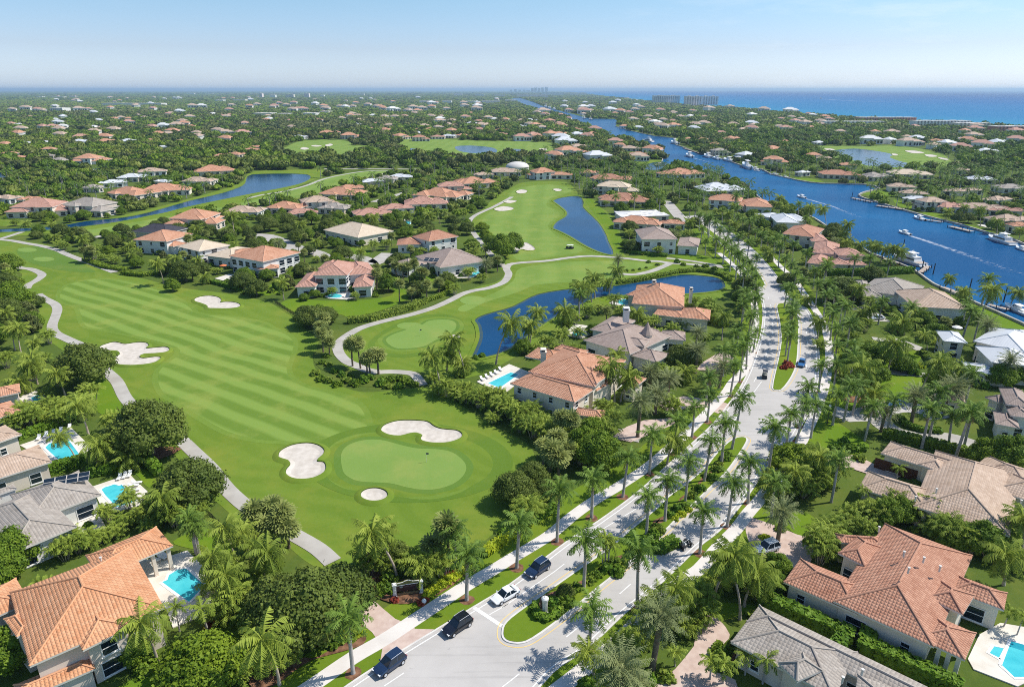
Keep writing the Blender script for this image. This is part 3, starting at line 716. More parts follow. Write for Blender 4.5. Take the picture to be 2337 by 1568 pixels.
# grass verges each side of the avenue, up to the pavements and a little beyond
sheet('verge', offset(LE, .3)+offset(SWL, 5.0)[::-1], .12, MAT['verge'], keep=False)
sheet('verge', offset(RE, -.3)+offset(SWR, -3.5)[::-1], .12, MAT['verge'], keep=False)
ribbon('pavement', SWL, 2.3, .17, MAT['walk'], .1)
ribbon('pavement', SWR, 2.2, .17, MAT['walk'], .1)
sheet('driveway', pts('C6', '980,560 1060,640 1180,750 1300,850 1400,890 1480,940 1650,945 1345,1150 1160,1260 1185,1110 1140,1040 1090,970 1000,900 960,760 900,640 930,560'), .145, MAT['paver'])
sheet('driveway', smooth(pts('C7', '1720,740 1790,725 1950,850 2050,990 2010,1060 1890,1180 1850,1240 1920,1330 2100,1400 2050,1600 1300,1600 1560,1300 1700,1130 1735,1040'), n=2), .135, MAT['paver'])
sheet('driveway', smooth(pts('V', '1700,1185 1740,1190 1800,1213 1835,1225 1872,1218 1855,1262 1845,1300 1812,1330 1785,1340 1750,1315 1735,1285 1712,1250'), n=2), .135, MAT['paver'])
sheet('driveway', pts('V', '1775,1050 1830,1045 1905,1050 1950,1038 2015,1070 2060,1085 2040,1097 1980,1082 1935,1068 1830,1062 1770,1064'), .135, MAT['paver'])
for q in ('1395,1000 1430,975 1470,960 1530,955 1550,965 1500,985 1440,1010', '1500,920 1560,905 1640,915 1668,925 1640,945 1600,930 1520,940', '1600,830 1650,800 1675,818 1640,850 1590,845'):
    sheet('driveway', pts('V', q), .135, MAT['paver'])
for c, q, w in (('M8', '1030,970 1150,980 1260,990 1420,1050 1540,1120 1600,1160', 3.5), ('M8', '640,1240 800,1235 1060,1240 1240,1265 1400,1275 1640,1300', 3.0), ('M6', '0,75 150,85 300,140 420,190 600,240 700,300', 7.0), ('M6', '780,290 900,270 1000,290 1100,330 1250,240', 8.0),
                ('V', '600,540 640,555 680,575', 8.0), ('M8', '880,700 1000,740 1100,820', 6.0), ('M7', '1480,285 1700,310 2060,370', 2.5), ('T1', '690,1000 860,940 1230,900', 6.0), ('T1', '1450,810 1750,750', 6.0), ('T2', '1100,1240 1200,1210 1400,1150', 5.0), ('V', '205,545 240,538 300,534', 4.0), ('T3', '1480,1230 1560,1330 1640,1420', 7.0), ('C3', '1120,430 1180,500 1250,520', 4.0)):
    ribbon('driveway', smooth(pts(c, q), False), w, .10, MAT['path'])
# planting beds of mulch
for c, q in (('C7', '290,640 480,560 700,470 850,350 1000,280 1130,290 980,360 960,470 800,540 640,640 520,700 500,800 400,850 300,800'), ('C3', '1300,1390 1320,1250 1480,1180 1560,1050 1700,950 1760,860 1850,800 1950,660 2060,640 2060,720 1900,880 1700,1060 1580,1160 1560,1260 1400,1340'),
             ('C6', '970,450 1150,430 1300,500 1560,470 1900,390 1930,460 1680,640 1500,700 1350,720 1180,680 1050,590'), ('C6', '0,1330 400,1200 560,1210 720,1130 870,1060 1000,900 1040,1040 950,1110 700,1180 540,1230 380,1330 200,1461 0,1461'),
             ('M6', '440,860 620,1030 640,1080 560,1140 570,1220 640,1290 740,1320 830,1390 1000,1440 1450,1440 1620,1380 1500,1300 1200,1340 900,1290 740,1190 740,1080 840,980 700,900'), ('C4', '790,150 1000,120 1130,160 1000,195 800,185'), ('C1', '1290,620 1500,600 1640,620 1420,720 1330,680'), ('M6', '560,830 900,870 1250,820 1500,730 1850,560 1860,600 1500,770 1280,850 900,890')):
    q_ = ccw(smooth(pts(c, q), n=2))
    sheet('planting_bed' if c == 'M6' else 'mulch_bed', inset(q_, -.9) if c in ('C7', 'C3') else q_, .205 if c[0] == 'C' else .075, MAT['ground'] if c == 'M6' else MAT['mulch'], keep=False)
_sb = smooth(far_bank[7:], False, 2)
ribbon('seawall', _sb, .9, 1.0, MAT['seawall'], 1.0, keep=False)
ribbon('seawall', smooth(near_bank[8:], False, 2), .8, .8, MAT['seawall'], .8, keep=False)

clear(pts('V', '1930,555 2000,590 2080,612 2145,655 2180,690 2120,690 2030,640 1925,590'))
clear(pts('V', '2180,680 2337,745 2337,800 2190,715'))
clear(pts('V', '1730,395 1985,428 1985,440 1730,405'))

clear(ribbon_poly(offset(near_bank[:10], 22), 60))
# ---------------------------------------------------------------- houses
LM = []                                          # (phrase, x, y) of things other labels can point to
BLOCKS = []                                      # every house block's rectangle, for the window test and clearing
WALL = dict(c='cream', w='wallw', t='wallt', s='walls_')

def rect(a, b, c):
    """four corners from the eave corners a, b and a point c on the far side"""
    a, b, c = (Vector((q[0], q[1])) for q in (a, b, c))
    u = (b-a).normalized(); v = Vector((-u.y, u.x))
    w = (c-b).dot(v)
    return [a, b, b+v*w, a+v*w] if w > 0 else [a+v*w, b+v*w, b, a]

def hip(b, r, ez, pitch, caps, ov=.0, gable=False, fas=.26):
    """hip roof over the rectangle r on mesh builder b: tiles 0, fascia 1, ridge caps 2"""
    r = [Vector((q.x, q.y, ez)) for q in r]
    if (r[1]-r[0]).length < (r[2]-r[1]).length:
        r = r[1:]+r[:1]
    L, W = (r[1]-r[0]).length, (r[2]-r[1]).length
    u, v = (r[1]-r[0])/L, (r[2]-r[1])/W
    h = W/2*pitch
    k = 0 if gable else W/2*.96
    k = min(k, L/2-.05)
    m0 = r[0]+v*W/2+u*k+Vector((0, 0, h)); m1 = r[1]+v*W/2-u*k+Vector((0, 0, h))
    s = math.hypot(W/2, h); s2 = math.hypot(k, h)
    V = [r[0], r[1], r[2], r[3], m0, m1]
    b.add(V, [(0, 1, 5, 4), (2, 3, 4, 5)], 0, [[(0, 0), (L, 0), (L-k, s), (k, s)], [(0, 0), (L, 0), (L-k, s), (k, s)]])
    b.add(V, [(1, 2, 5), (3, 0, 4)], 1 if gable else 0, [[(0, 0), (W, 0), (W/2, s2)], [(0, 0), (W, 0), (W/2, s2)]])
    lo = [q-Vector((0, 0, fas)) for q in r]
    b.add(r+lo, [(0, 4, 5, 1), (1, 5, 6, 2), (2, 6, 7, 3), (3, 7, 4, 0), (7, 6, 5, 4)], 1)
    if caps:
        e = [(r[0], m0), (r[3], m0), (r[1], m1), (r[2], m1), (m0, m1)]
        for p, q in e:
            if (p-q).length > .3:
                b.tube([p+Vector((0, 0, .04)), q+Vector((0, 0, .04))], .13, 5, 2)
    return h

def inside(p, r, g=0.0):
    u = (r[1]-r[0]); L = u.length; u = u/L
    v = (r[3]-r[0]); W = v.length; v = v/W
    d = p-r[0]
    return -g < d.dot(u) < L+g and -g < d.dot(v) < W+g

def win_mesh(w, h, arch=False):
    f, g = MB(), MB()
    t = .1
    for (x, z, dx, dz) in ((0, 0, w+.16, t), (0, h-t, w+.16, t), (-w/2, 0, t, h), (w/2, 0, t, h), (0, h*.5, w, .07)):
        f.box((x, .04, z), (dx, .09, dz))
    f.box((0, .08, -.12), (w+.4, .18, .11))
    g.box((0, .01, .02), (w-.02, .04, h-.04))
    return mesh('window_frame', f.v, f.f, MAT['white']), mesh('window_pane', g.v, g.f, MAT['glass'])
WINM = {k: win_mesh(*k) for k in ((1.1, 1.5), (1.8, 2.1), (2.6, 2.3))}
def _garage():
    b = MB(); b.box((0, .05, 0), (4.6, .08, 2.3))
    for i in range(1, 4): b.box((0, .10, i*.58), (4.6, .03, .05))
    return mesh('garage_door', b.v, b.f, MAT['bronze'])
GARM = _garage()

def house(name, label, short, blocks, roof='O', wall='c', near=True, extra=None, cat='house', group=None, wstep=4.2, garage=None, chim=None, wins=True, big=False, small=False):
    """blocks: (crop, (ax,ay), (bx,by), (cx,cy), eave height[, pitch[, 'g']]) with the corners read at eave height"""
    rs = []
    for q in blocks:
        ez = q[4]
        r = rect(*(K(q[0], *q[i], ez) for i in (1, 2, 3)))
        rs.append((r, ez, q[5] if len(q) > 5 else .42, q[6] if len(q) > 6 else ''))
    cx = sum(p.x for p in rs[0][0])/4; cy = sum(p.y for p in rs[0][0])/4
    o = empty(name, (cx, cy, 0))
    c0 = Vector((cx, cy))
    rb, wb = MB(), MB()
    k = 0
    for i, (r, ez, pit, gb) in enumerate(rs):
        rl = [q-c0 for q in r]
        hip(rb, rl, ez+.006*i, pit, near, gable=gb == 'g')
        u = (rl[1]-rl[0]).normalized(); v = (rl[3]-rl[0]).normalized()
        L, W = (rl[1]-rl[0]).length, (rl[3]-rl[0]).length
        ov = min(.65, W*.12)
        mid = (rl[0]+rl[2])/2
        if gb == 'o':                            # open pavilion on columns
            for f_, s_ in ((.5, 0), (.5, 1), (1, 0), (1, 1), (.75, 0)):
                p_ = rl[0]+u*(ov+(L-2*ov)*f_)+v*(ov+(W-2*ov)*s_)
                k_ = MB(); k_.box((p_.x, p_.y, .01), (.5, .5, ez-.28), math.atan2(u.y, u.x)); k_.box((p_.x, p_.y, .01), (.62, .62, .3), math.atan2(u.y, u.x)); k_.build('column', MAT[WALL[wall]], o)
            BLOCKS.append(np.array([(q.x, q.y) for q in r]))
            continue
        wb.box((mid.x, mid.y, 0), (L-2*ov-.01*i, W-2*ov-.01*i, ez-.05-.003*i), math.atan2(u.y, u.x))
        BLOCKS.append(np.array([(q.x, q.y) for q in r]))
    R_ = ROOF[roof]
    rb.build('roof', [R_, MAT['fascia'], R_], o, uv=True)
    wb.build('wall', MAT[WALL[wall]], o)
    # windows on the sides the camera can see
    first = {}
    if wins:
        for i, (r, ez, pit, gb) in enumerate(rs):
            if gb == 'o': continue
            u0 = (r[1]-r[0]).normalized(); v0 = (r[3]-r[0]).normalized()
            W0 = min((r[1]-r[0]).length, (r[3]-r[0]).length)
            ov = min(.65, W0*.12)
            for s in range(4):
                a, b2 = r[s], r[(s+1) % 4]
                d = b2-a; L = d.length; d /= L
                nrm = Vector((d.y, -d.x))
                m_ = (a+b2)/2
                if nrm.dot(-m_) < 0.15*m_.length or L < 3:
                    continue
                cnt = max(1, int((L-1.5)/wstep))
                for f in range(2 if ez > 5.4 else 1):
                    for j in range(cnt):
                        p = a+d*(L*(j+.5)/cnt)-nrm*ov
                        if any(inside(p+nrm*.4, q[0], -.3) for n_, q in enumerate(rs) if n_ != i and (q[1] > 3 or f == 0)):
                            continue
                        sz = (1.1, 1.5) if small and (j+s) % 4 else (2.6, 2.3) if big and ez > 5.4 else ((1.1, 1.5), (1.8, 2.1), (2.6, 2.3))[(i*7+s*3+j*5+f*2+len(label)) % 3 if near else 1]
                        z = (.9 if sz[1] < 2 else .35)+f*3.1
                        if z+sz[1] > ez-.25: continue
                        fm, pm = WINM[sz]
                        w_ = obj('window', fm, o); w_.location = (p.x-cx, p.y-cy, z)
                        w_.rotation_euler = (0, 0, math.atan2(-nrm.x, nrm.y))
                        if near:
                            obj('pane', pm, w_)
                        else:
                            w_.data = WINJ[sz]
    for g in garage or ():                       # (block index, side, fraction along)
        r, ez = rs[g[0]][0], rs[g[0]][1]
        a, b2 = r[g[1]], r[(g[1]+1) % 4]
        d = (b2-a).normalized(); nrm = Vector((d.y, -d.x))
        p = a.lerp(b2, g[2])-nrm*.6
        w_ = obj('garage_door', GARM, o); w_.location = (p.x-cx, p.y-cy, 0); w_.rotation_euler = (0, 0, math.atan2(-nrm.x, nrm.y))
    for q in chim or ():                         # (crop, x, y, z of that point, width, top height)
        p = K(q[0], q[1], q[2], q[3])
        b = MB(); w = q[4]
        b.box((p.x-cx, p.y-cy, q[3]-3.0), (w, w*1.3, q[5]-q[3]+3.0)); b.box((p.x-cx, p.y-cy, q[5]), (w*1.25, w*1.55, .25)); b.box((p.x-cx, p.y-cy, q[5]+.25), (w*.7, w*.9, .5), mi=1); b.box((p.x-cx, p.y-cy, q[5]+.75), (w*1.1, w*1.4, .15))
        b.build('chimney', [MAT[WALL[wall]], MAT['pile']], o)
    if extra: extra(o, c0, rs)
    tag(o, label, cat, group)
    LM.append((short, cx, cy, max((q-c0).length for q in rs[0][0])))
    return o
def _joinwin(k):
    f, p = WINM[k]
    b = MB()
    for me, mi in ((f, 0), (p, 1)):
        b.add([v.co.copy() for v in me.vertices], [tuple(q.vertices) for q in me.polygons], mi)
    return mesh('window', b.v, b.f, [MAT['white'], MAT['glass']], b.m)
WINJ = {k: _joinwin(k) for k in WINM}

def solar(spec):
    """dark solar panels lying on a roof: (crop, x, y, z, length, width, heading, tilt, rows, columns)"""
    def f(o, c0, rs):
        for (c, x, y, z, L, W, hd, tl, nr, nc) in spec:
            p = K(c, x, y, z)
            for i in range(nr):
                for j in range(nc):
                    b = MB(); b.box((0, 0, 0), (L, W, .06)); b.box((0, 0, .06), (L-.08, W-.08, .01), mi=1)
                    q = b.build('solar_panel', [MAT['fascia'], MAT['glass']], o)
                    e = Vector((math.cos(hd), math.sin(hd), 0)); n = Vector((-math.sin(hd)*math.cos(tl), math.cos(hd)*math.cos(tl), math.sin(tl)))
                    q.location = Vector((p.x-c0.x, p.y-c0.y, z+.1))+e*((j-(nc-1)/2)*(L+.08))+n*((i-(nr-1)/2)*(W+.08))
                    q.rotation_euler = (tl, 0, hd)
    return f
def vents(spec):
    def f(o, c0, rs):
        for (c, x, y, z) in spec:
            p = K(c, x, y, z)
            b = MB(); b.lathe([(.12, -.5), (.12, .35), (.2, .36), (.2, .5)], (p.x-c0.x, p.y-c0.y, z), 8)
            b.build('roof_vent', MAT['fascia'], o)
    return f

house('villa', 'large two-storey terracotta villa with pool, cut off by the lower left corner', 'the large terracotta villa in the lower corner', [
    ('C5', (265, 1272), (1480, 740), (1000, 265), 6.4, .40), ('C5', (900, 470), (1560, 185), (1410, 15), 4.4, .36, 'o'), ('C5', (-160, 880), (270, 690), (590, 295), 5.4, .36),
    ('C5', (745, 1130), (1195, 905), (930, 640), 6.3, .40), ('C5', (140, 1600), (860, 1292), (790, 1165), 3.1, .30), ('C5', (35, 850), (150, 1010), (330, 930), 6.2, .3), ('C5', (105, 990), (290, 915), (210, 800), 5.7, .34)],
    'B', 's', extra=vents([('C5', 765, 440, 7.5), ('C5', 910, 315, 7.5), ('C5', 790, 515, 8)]), wstep=4.6)
house('villa', 'grey tiled house with solar panels beside a curved turquoise pool', 'the grey roofed house with solar panels', [
    ('C1', (60, 1575), (690, 1310), (250, 1020), 4.0, .36), ('C1', (260, 1268), (910, 1025), (720, 810), 4.0, .34), ('C1', (-250, 1180), (20, 1060), (-50, 940), 3.9, .3), ('C1', (-240, 1100), (150, 970), (110, 935), 4.2, .2)],
    'G', 'w', extra=solar([('C1', 600, 895, 5.3, 1.7, 1.0, .40, .33, 2, 4)]), wstep=3.4)
house('villa', 'tan tiled house whose lounge chairs line a pool under a leaning palm', 'the tan tiled house with lounge chairs', [
    ('C1', (-220, 945), (465, 728), (350, 580), 4.0, .34), ('C1', (-170, 612), (195, 482), (100, 385), 4.2, .34)], 'T', 's')
house('villa', 'orange tiled house at the left picture edge above a small shaded pool', 'the orange house at the left edge', [
    ('C1', (-180, 385), (200, 275), (170, 165), 4.0, .36), ('C1', (-160, 175), (185, 105), (120, 40), 4.0, .36)], 'O', 's')
house('villa', 'grey flat tiled house with a small turret roof at the bottom edge', 'the grey house with a turret roof', [
    ('C8', (50, 690), (1580, 1430), (1560, 1650), 4.0, .36), ('C8', (50, 690), (900, 1100), (-60, 1080), 3.96, .3), ('C8', (215, 1190), (378, 1348), (610, 1270), 4.8, .62), ('C8', (860, 1600), (900, 1290), (1500, 1500), 4.4, .3)],
    'G', 's', garage=[(1, 3, .75)], extra=vents([('C8', 770, 1335, 6), ('C8', 940, 1270, 6)]))
H6 = house('villa', 'big red clay tiled villa with many roof wings behind a clipped hedge', 'the big red tiled villa', [
    ('C8', (690, 655), (1560, 1050), (2125, 350), 4.2, .40), ('C8', (260, 490), (900, 770), (1080, 565), 3.7, .40), ('C8', (730, 240), (960, 352), (1210, 240), 4.6, .42), ('C8', (705, 75), (745, 150), (1070, 95), 4.2, .42),
    ('C8', (1390, 960), (1828, 1165), (1945, 945), 3.85, .38, 'o'), ('C8', (1480, 620), (1810, 772), (1895, 602), 4.7, .42), ('C8', (1700, 560), (2165, 735), (2228, 602), 4.1, .42)],
    'R', 'c', small=True, wstep=3.8, extra=vents([('C8', 1085, 35, 6), ('C8', 1300, 250, 7.5), ('C8', 1470, 300, 7.5), ('C8', 1610, 375, 7), ('C8', 1340, 390, 8.5)]))
house('villa', 'sprawling tan tiled house with two brown garage doors', 'the tan house with brown garage doors', [
    ('C4', (1380, 1080), (2215, 1340), (2700, 900), 4.0, .40), ('C4', (905, 925), (1500, 1112), (1580, 955), 3.8, .40), ('C4', (1100, 625), (1850, 860), (1925, 745), 3.8, .40), ('C4', (1425, 720), (1640, 795), (1790, 735), 4.3, .40),
    ('C4', (1870, 770), (2400, 965), (2470, 800), 3.9, .36), ('C4', (2060, 930), (2700, 1150), (2800, 980), 4.2, .36)], 'T', 'c', garage=[(2, 0, .10), (2, 0, .30)], extra=vents([('C4', 1580, 950, 6), ('C4', 2310, 1050, 6), ('C4', 1400, 1018, 5)]))
house('villa', 'two-storey terracotta mansion with white chimney and rectangular pool by the lake', 'the terracotta mansion by the lake', [
    ('H', (590, 497), (750, 362), (440, 290), 7.0, .36), ('H', (155, 480), (485, 578), (600, 518), 6.2, .40), ('H', (232, 342), (400, 374), (492, 330), 5.4, .38, 'o'), ('H', (380, 300), (520, 335), (565, 316), 5.8, .38),
    ('H', (490, 452), (600, 481), (680, 442), 7.4, .40), ('H', (482, 640), (632, 660), (672, 625), 3.8, .40), ('H', (720, 480), (795, 500), (838, 452), 4.3, .40), ('H', (600, 520), (690, 470), (650, 440), 5.2, .36)], 'O', 'c', chim=[('M7', 370, 1165, 6.5, 1.3, 7.6)], wstep=3.2, small=True)
def spire(o, c0, rs):
    p = K('M7', 1305, 960, 6.5)
    b = MB(); b.lathe([(1.6, -6.5), (1.6, 0)], (p.x-c0.x, p.y-c0.y, 6.5), 10, 1); b.lathe([(1.95, -.1), (1.0, 1.3), (.02, 3.4)], (p.x-c0.x, p.y-c0.y, 6.5), 10, 0)
    b.build('turret', [ROOF['U'], MAT['cream']], o)
house('villa', 'taupe tiled house with a pointed turret and tall white chimney', 'the taupe house with a pointed turret', [
    ('M7', (730, 1020), (1150, 1150), (1390, 940), 4.8, .40), ('M7', (790, 925), (1010, 970), (1110, 830), 4.2, .40), ('M7', (1060, 1045), (1280, 1080), (1345, 1030), 5.6, .40), ('M7', (1440, 1010), (1655, 1025), (1715, 955), 4.1, .40),
    ('M7', (1155, 1160), (1390, 1222), (1605, 1170), 4.0, .36), ('M7', (1190, 960), (1300, 990), (1380, 930), 6.0, .5)], 'U', 'w', chim=[('M7', 1118, 765, 9.0, 1.6, 9.4)], extra=spire, small=True)
house('villa', 'rosy orange tiled house with wavy roof wings beside the lake end', 'the rosy house at the lake end', [
    ('M7', (1165, 692), (1640, 725), (1775, 560), 5.0, .40), ('M7', (1115, 612), (1350, 655), (1440, 560), 4.6, .36), ('M7', (1600, 818), (1872, 842), (1900, 755), 4.1, .40), ('M7', (1360, 790), (1640, 825), (1660, 770), 3.8, .3)],
    'O', 'c', chim=[('M7', 1368, 520, 7.5, 1.1, 8.2), ('M7', 1700, 610, 5.5, .9, 7.0)], small=True)
house('villa', 'white two-storey house with rosy roof and columned porch facing the fairway', 'the white columned house', [
    ('M6', (555, 440), (865, 440), (960, 330), 7.0, .42), ('M6', (392, 545), (580, 542), (650, 420), 4.0, .42), ('M6', (910, 545), (1090, 540), (1150, 420), 4.0, .42), ('M6', (860, 440), (1130, 415), (1000, 330), 5.6, .40), ('M6', (600, 380), (800, 380), (840, 320), 7.4, .42)],
    'P', 'w', wstep=3.3, big=True)
house('villa', 'orange roofed two-storey house with dark loggia and pool on the fairway', 'the orange house with dark loggia', [
    ('M5', (2065, 264), (2368, 318), (2640, 220), 7.0, .36), ('M6', (50, 388), (250, 375), (468, 262), 4.0, .36), ('M6', (-150, 240), (60, 225), (200, 190), 6.8, .36)], 'O', 'w', wstep=3.3, big=True)
house('villa', 'pale grey roofed white house behind the broad fairway tree', 'the pale grey roofed white house', [
    ('M5', (1595, 178), (1790, 222), (2070, 165), 6.0, .36), ('M5', (1850, 260), (2090, 290), (2200, 190), 4.0, .30)], 'E', 'w')
house('villa', 'rounded orange tiled white house near the cart path bend', 'the rounded orange roofed house', [('M5', (1200, 118), (1500, 135), (1700, 62), 6.2, .36), ('M5', (1560, 180), (1690, 150), (1700, 110), 3.8, .36)], 'O', 'w')
house('villa', 'black slate roofed house between the long lake and the near fairway', 'the black roofed house', [('T1', (1180, 1505), (1500, 1525), (1640, 1470), 5.0, .40)], 'S', 't')
house('villa', 'large beige tiled house with palms before its wide roof', 'the large beige roofed house', [('T2', (650, 1490), (960, 1560), (1185, 1480), 4.4, .36), ('T2', (720, 1470), (850, 1500), (930, 1430), 4.9, .40), ('T2', (930, 1540), (1060, 1520), (1080, 1480), 4.6, .4)], 'E', 'c')
house('villa', 'bright red orange tiled house with a low side wing', 'the bright red orange house', [('M6', (1450, 90), (1600, 132), (1905, 97), 6.0, .42), ('M6', (1310, 165), (1530, 160), (1560, 110), 4.0, .36)], 'R', 'w')
house('villa', 'wide grey roofed house with a screened pool and roof solar panels', 'the wide grey roofed house', [('M6', (1480, 268), (1700, 370), (2052, 275), 4.4, .40), ('M6', (1240, 338), (1420, 375), (1520, 310), 4.0, .36)], 'U', 'w', extra=solar([('M6', 1625, 300, 6.0, 2.0, 1.2, -.3, .35, 2, 3), ('M6', 1850, 278, 6.0, 2.0, 1.2, -.3, .35, 2, 2)]))
house('villa', 'grey roofed pale blue two-storey house beside the upper lake', 'the pale blue two-storey house', [('M7', (1255, 113), (1585, 115), (1600, 30), 7.0, .40), ('M7', (1575, 170), (1770, 182), (1765, 108), 4.0, .30)], 'U', 'w')
house('villa', 'grey tiled waterfront house with a small white gabled garage', 'the grey waterfront house', [('M8', (920, 540), (1370, 615), (1570, 530), 4.2, .42), ('M8', (955, 603), (1125, 612), (1150, 555), 3.6, .42), ('M8', (900, 540), (1010, 550), (1060, 480), 3.8, .36)], 'G', 'w')
house('villa', 'long taupe hipped house on the canal lawn', 'the taupe hipped canal house', [('M8', (1380, 690), (1868, 715), (1680, 570), 5.0, .40), ('M8', (1370, 640), (1560, 650), (1540, 570), 4.6, .36)], 'T', 'w')
house('villa', 'white metal roofed mansion with an arched portico', 'the white metal roofed mansion', [
    ('M8', (1900, 985), (2350, 1090), (2500, 960), 6.5, .36), ('M8', (1640, 985), (1850, 1005), (1870, 925), 6.0, .36), ('M8', (2060, 1172), (2500, 1210), (2520, 1080), 5.6, .36), ('M8', (1880, 1255), (2230, 1285), (2280, 1205), 3.4, .25), ('M8', (2150, 1000), (2600, 1040), (2600, 920), 5.5, .3)], 'W', 'c', wstep=3.0)
house('villa', 'dark tan tiled house with steep gables at the right picture edge', 'the steep gabled house at the right edge', [('C4', (2000, 140), (2120, 190), (2260, 85), 5.0, .5), ('C4', (2180, 200), (2400, 235), (2450, 110), 6.2, .55), ('C4', (2090, 372), (2300, 412), (2330, 310), 4.0, .36), ('C4', (2220, 300), (2420, 330), (2430, 220), 5.2, .5)], 'U', 'w')
house('villa', 'low tan roofed house half hidden behind date palms', 'the low tan house behind date palms', [('C4', (1560, 140), (1830, 190), (1985, 125), 4.0, .40)], 'T', 's')
house('villa', 'long rosy tiled waterfront house above a clipped hedge, near the yacht', 'the long rosy waterfront house', [
    ('M8', (730, 245), (965, 252), (1000, 205), 6.0, .36), ('M8', (460, 312), (620, 330), (635, 258), 4.0, .40), ('M8', (700, 326), (840, 330), (835, 283), 3.8, .36), ('M8', (510, 222), (740, 242), (790, 155), 5.4, .40), ('M8', (500, 128), (660, 135), (700, 80), 5.0, .40), ('M8', (830, 330), (990, 332), (1060, 290), 3.6, .2)], 'P', 's')
house('villa', 'dark red tiled house on the canal point', 'the dark red house on the canal point', [('M8', (240, 62), (520, 92), (690, 28), 6.0, .36)], 'R', 's')
house('villa', 'white roofed canal house with grey hipped centre', 'the white canal house', [('T4', (200, 1362), (400, 1368), (420, 1310), 5.0, .42), ('T4', (380, 1350), (500, 1350), (510, 1290), 4.6, .2), ('T4', (130, 1320), (300, 1310), (330, 1270), 4.6, .2)], 'W', 'w')
house('villa', 'small orange roofed canal house by leaning palms', 'the small orange canal house', [('T4', (-60, 1225), (170, 1232), (140, 1175), 4.4, .36)], 'O', 'w')

# houses further off: rows of (roof centre x, y, width in pixels, roof kind), walked left to right
COLN = dict(O='orange tiled', R='red tiled', B='terracotta', P='rosy tiled', T='tan tiled', U='taupe tiled', G='grey tiled', S='slate', E='beige tiled', W='white roofed')
ORD = ('first', 'second', 'third', 'fourth', 'fifth', 'sixth', 'seventh', 'eighth', 'ninth', 'tenth', 'eleventh', 'twelfth', 'thirteenth', 'fourteenth', 'fifteenth', 'sixteenth', 'seventeenth', 'eighteenth', 'nineteenth', 'twentieth')
def parse(s):
    return [(float(a), float(b), float(c), d) for a, b, c, d in (q.split(',') for q in s.split())]
ROWS = [
    ('on the long lake bank', '101,465,118,P 214,463,108,G 303,437,98,O 383,429,88,O 455,410,62,T 490,386,76,O', 'w'),
    ('behind the long lake houses', '20,449,45,T 70,452,32,O 215,425,38,G 262,414,46,W 305,401,50,W 350,388,52,T 375,412,32,W', 'w'),
    ('before the upper fairway', '455,491,96,O 560,478,70,T 657,469,74,O 730,455,70,T 690,482,60,P 770,470,60,G 785,438,105,O 850,484,78,P 905,471,62,P 972,459,86,P', 'w'),
    ('above the upper fairway green', '800,426,50,O 850,411,42,W 885,405,42,G 915,401,46,W 1010,441,115,O 1035,421,68,P 1085,413,76,O 1105,396,36,T 1155,389,62,T 1243,389,56,O 1282,396,44,O', 'w'),
    ('right of the upper lake', '1345,391,32,O 1395,405,76,R 1410,422,82,E 1430,452,96,R 1460,485,100,F 1460,503,92,O 1537,506,44,O', 'w'),
    ('on the near canal bank', '1555,393,86,O 1640,428,98,W 1665,453,80,O 1722,466,60,O', 'w'),
    ('above the near canal spit', '1295,321,30,W 1320,332,42,T 1328,345,36,O 1392,319,20,P 1418,328,32,O 1440,336,38,T 1460,350,42,O', 'w'),
    ('on the distant far bank', '1572,315,24,O 1606,315,20,O 1635,327,34,O 1645,341,36,G 1668,314,40,O 1705,350,42,W 1728,354,22,W 1765,336,42,O 1770,361,50,O 1832,391,28,W', 'w'),
    ('before the second golf lake', '1795,322,32,O 1860,351,36,O 1880,358,30,T 1915,395,76,R 1935,374,32,O 1995,399,52,G 2075,394,76,E', 'w'),
    ('behind the far bank docks', '2055,423,52,T 2085,438,50,T 2100,452,50,W 2180,433,40,T 2218,431,28,T 2235,406,48,W 2240,472,88,T 2195,386,32,T 2300,497,70,T 2310,426,62,G 2330,512,52,O 2130,456,62,T 2165,468,56,P 2275,452,52,T 2290,476,60,P', 'w'),
    ('before the seafront blocks', '1870,323,26,W 2140,319,30,O 2200,314,26,W 2250,343,50,W 2275,322,46,W', 'w'),
    ('in the left tree belt', '23,348,32,O 50,357,28,O 110,353,30,G 115,338,34,O 140,363,40,G 208,358,56,O', 'w'),
    ('in the left woods row', '15,326,36,O 55,324,26,W 105,323,26,W 185,321,36,W 245,321,44,O 295,320,36,W 345,318,22,O 370,319,20,W 415,319,22,O 375,333,22,W', 'w'),
    ('left of the far golf', '505,353,28,O 540,350,34,O 575,340,32,O 590,334,30,O 660,314,22,O 685,310,26,W 577,316,16,O', 'w'),
    ('in the far golf colony', '750,301,44,O 800,306,46,O 815,283,26,W 840,291,22,P 880,294,30,O 890,283,26,T 915,307,32,O 943,294,30,O 955,302,30,W 960,311,36,R 985,294,36,O 1000,310,27,P 1025,308,27,W 1032,295,30,O 1054,307,24,O 1075,281,30,W 1095,293,30,P 1100,281,30,T 1145,295,30,R 1147,305,30,P', 'w'),
    ('in the far canal cluster', '1188,286,22,W 1193,306,26,P 1212,273,30,W 1222,305,28,P 1245,287,18,O 1255,273,30,R 1268,296,24,P 1278,303,32,O 1283,283,28,O 1318,294,28,R 1353,303,30,O', 'w'),
]
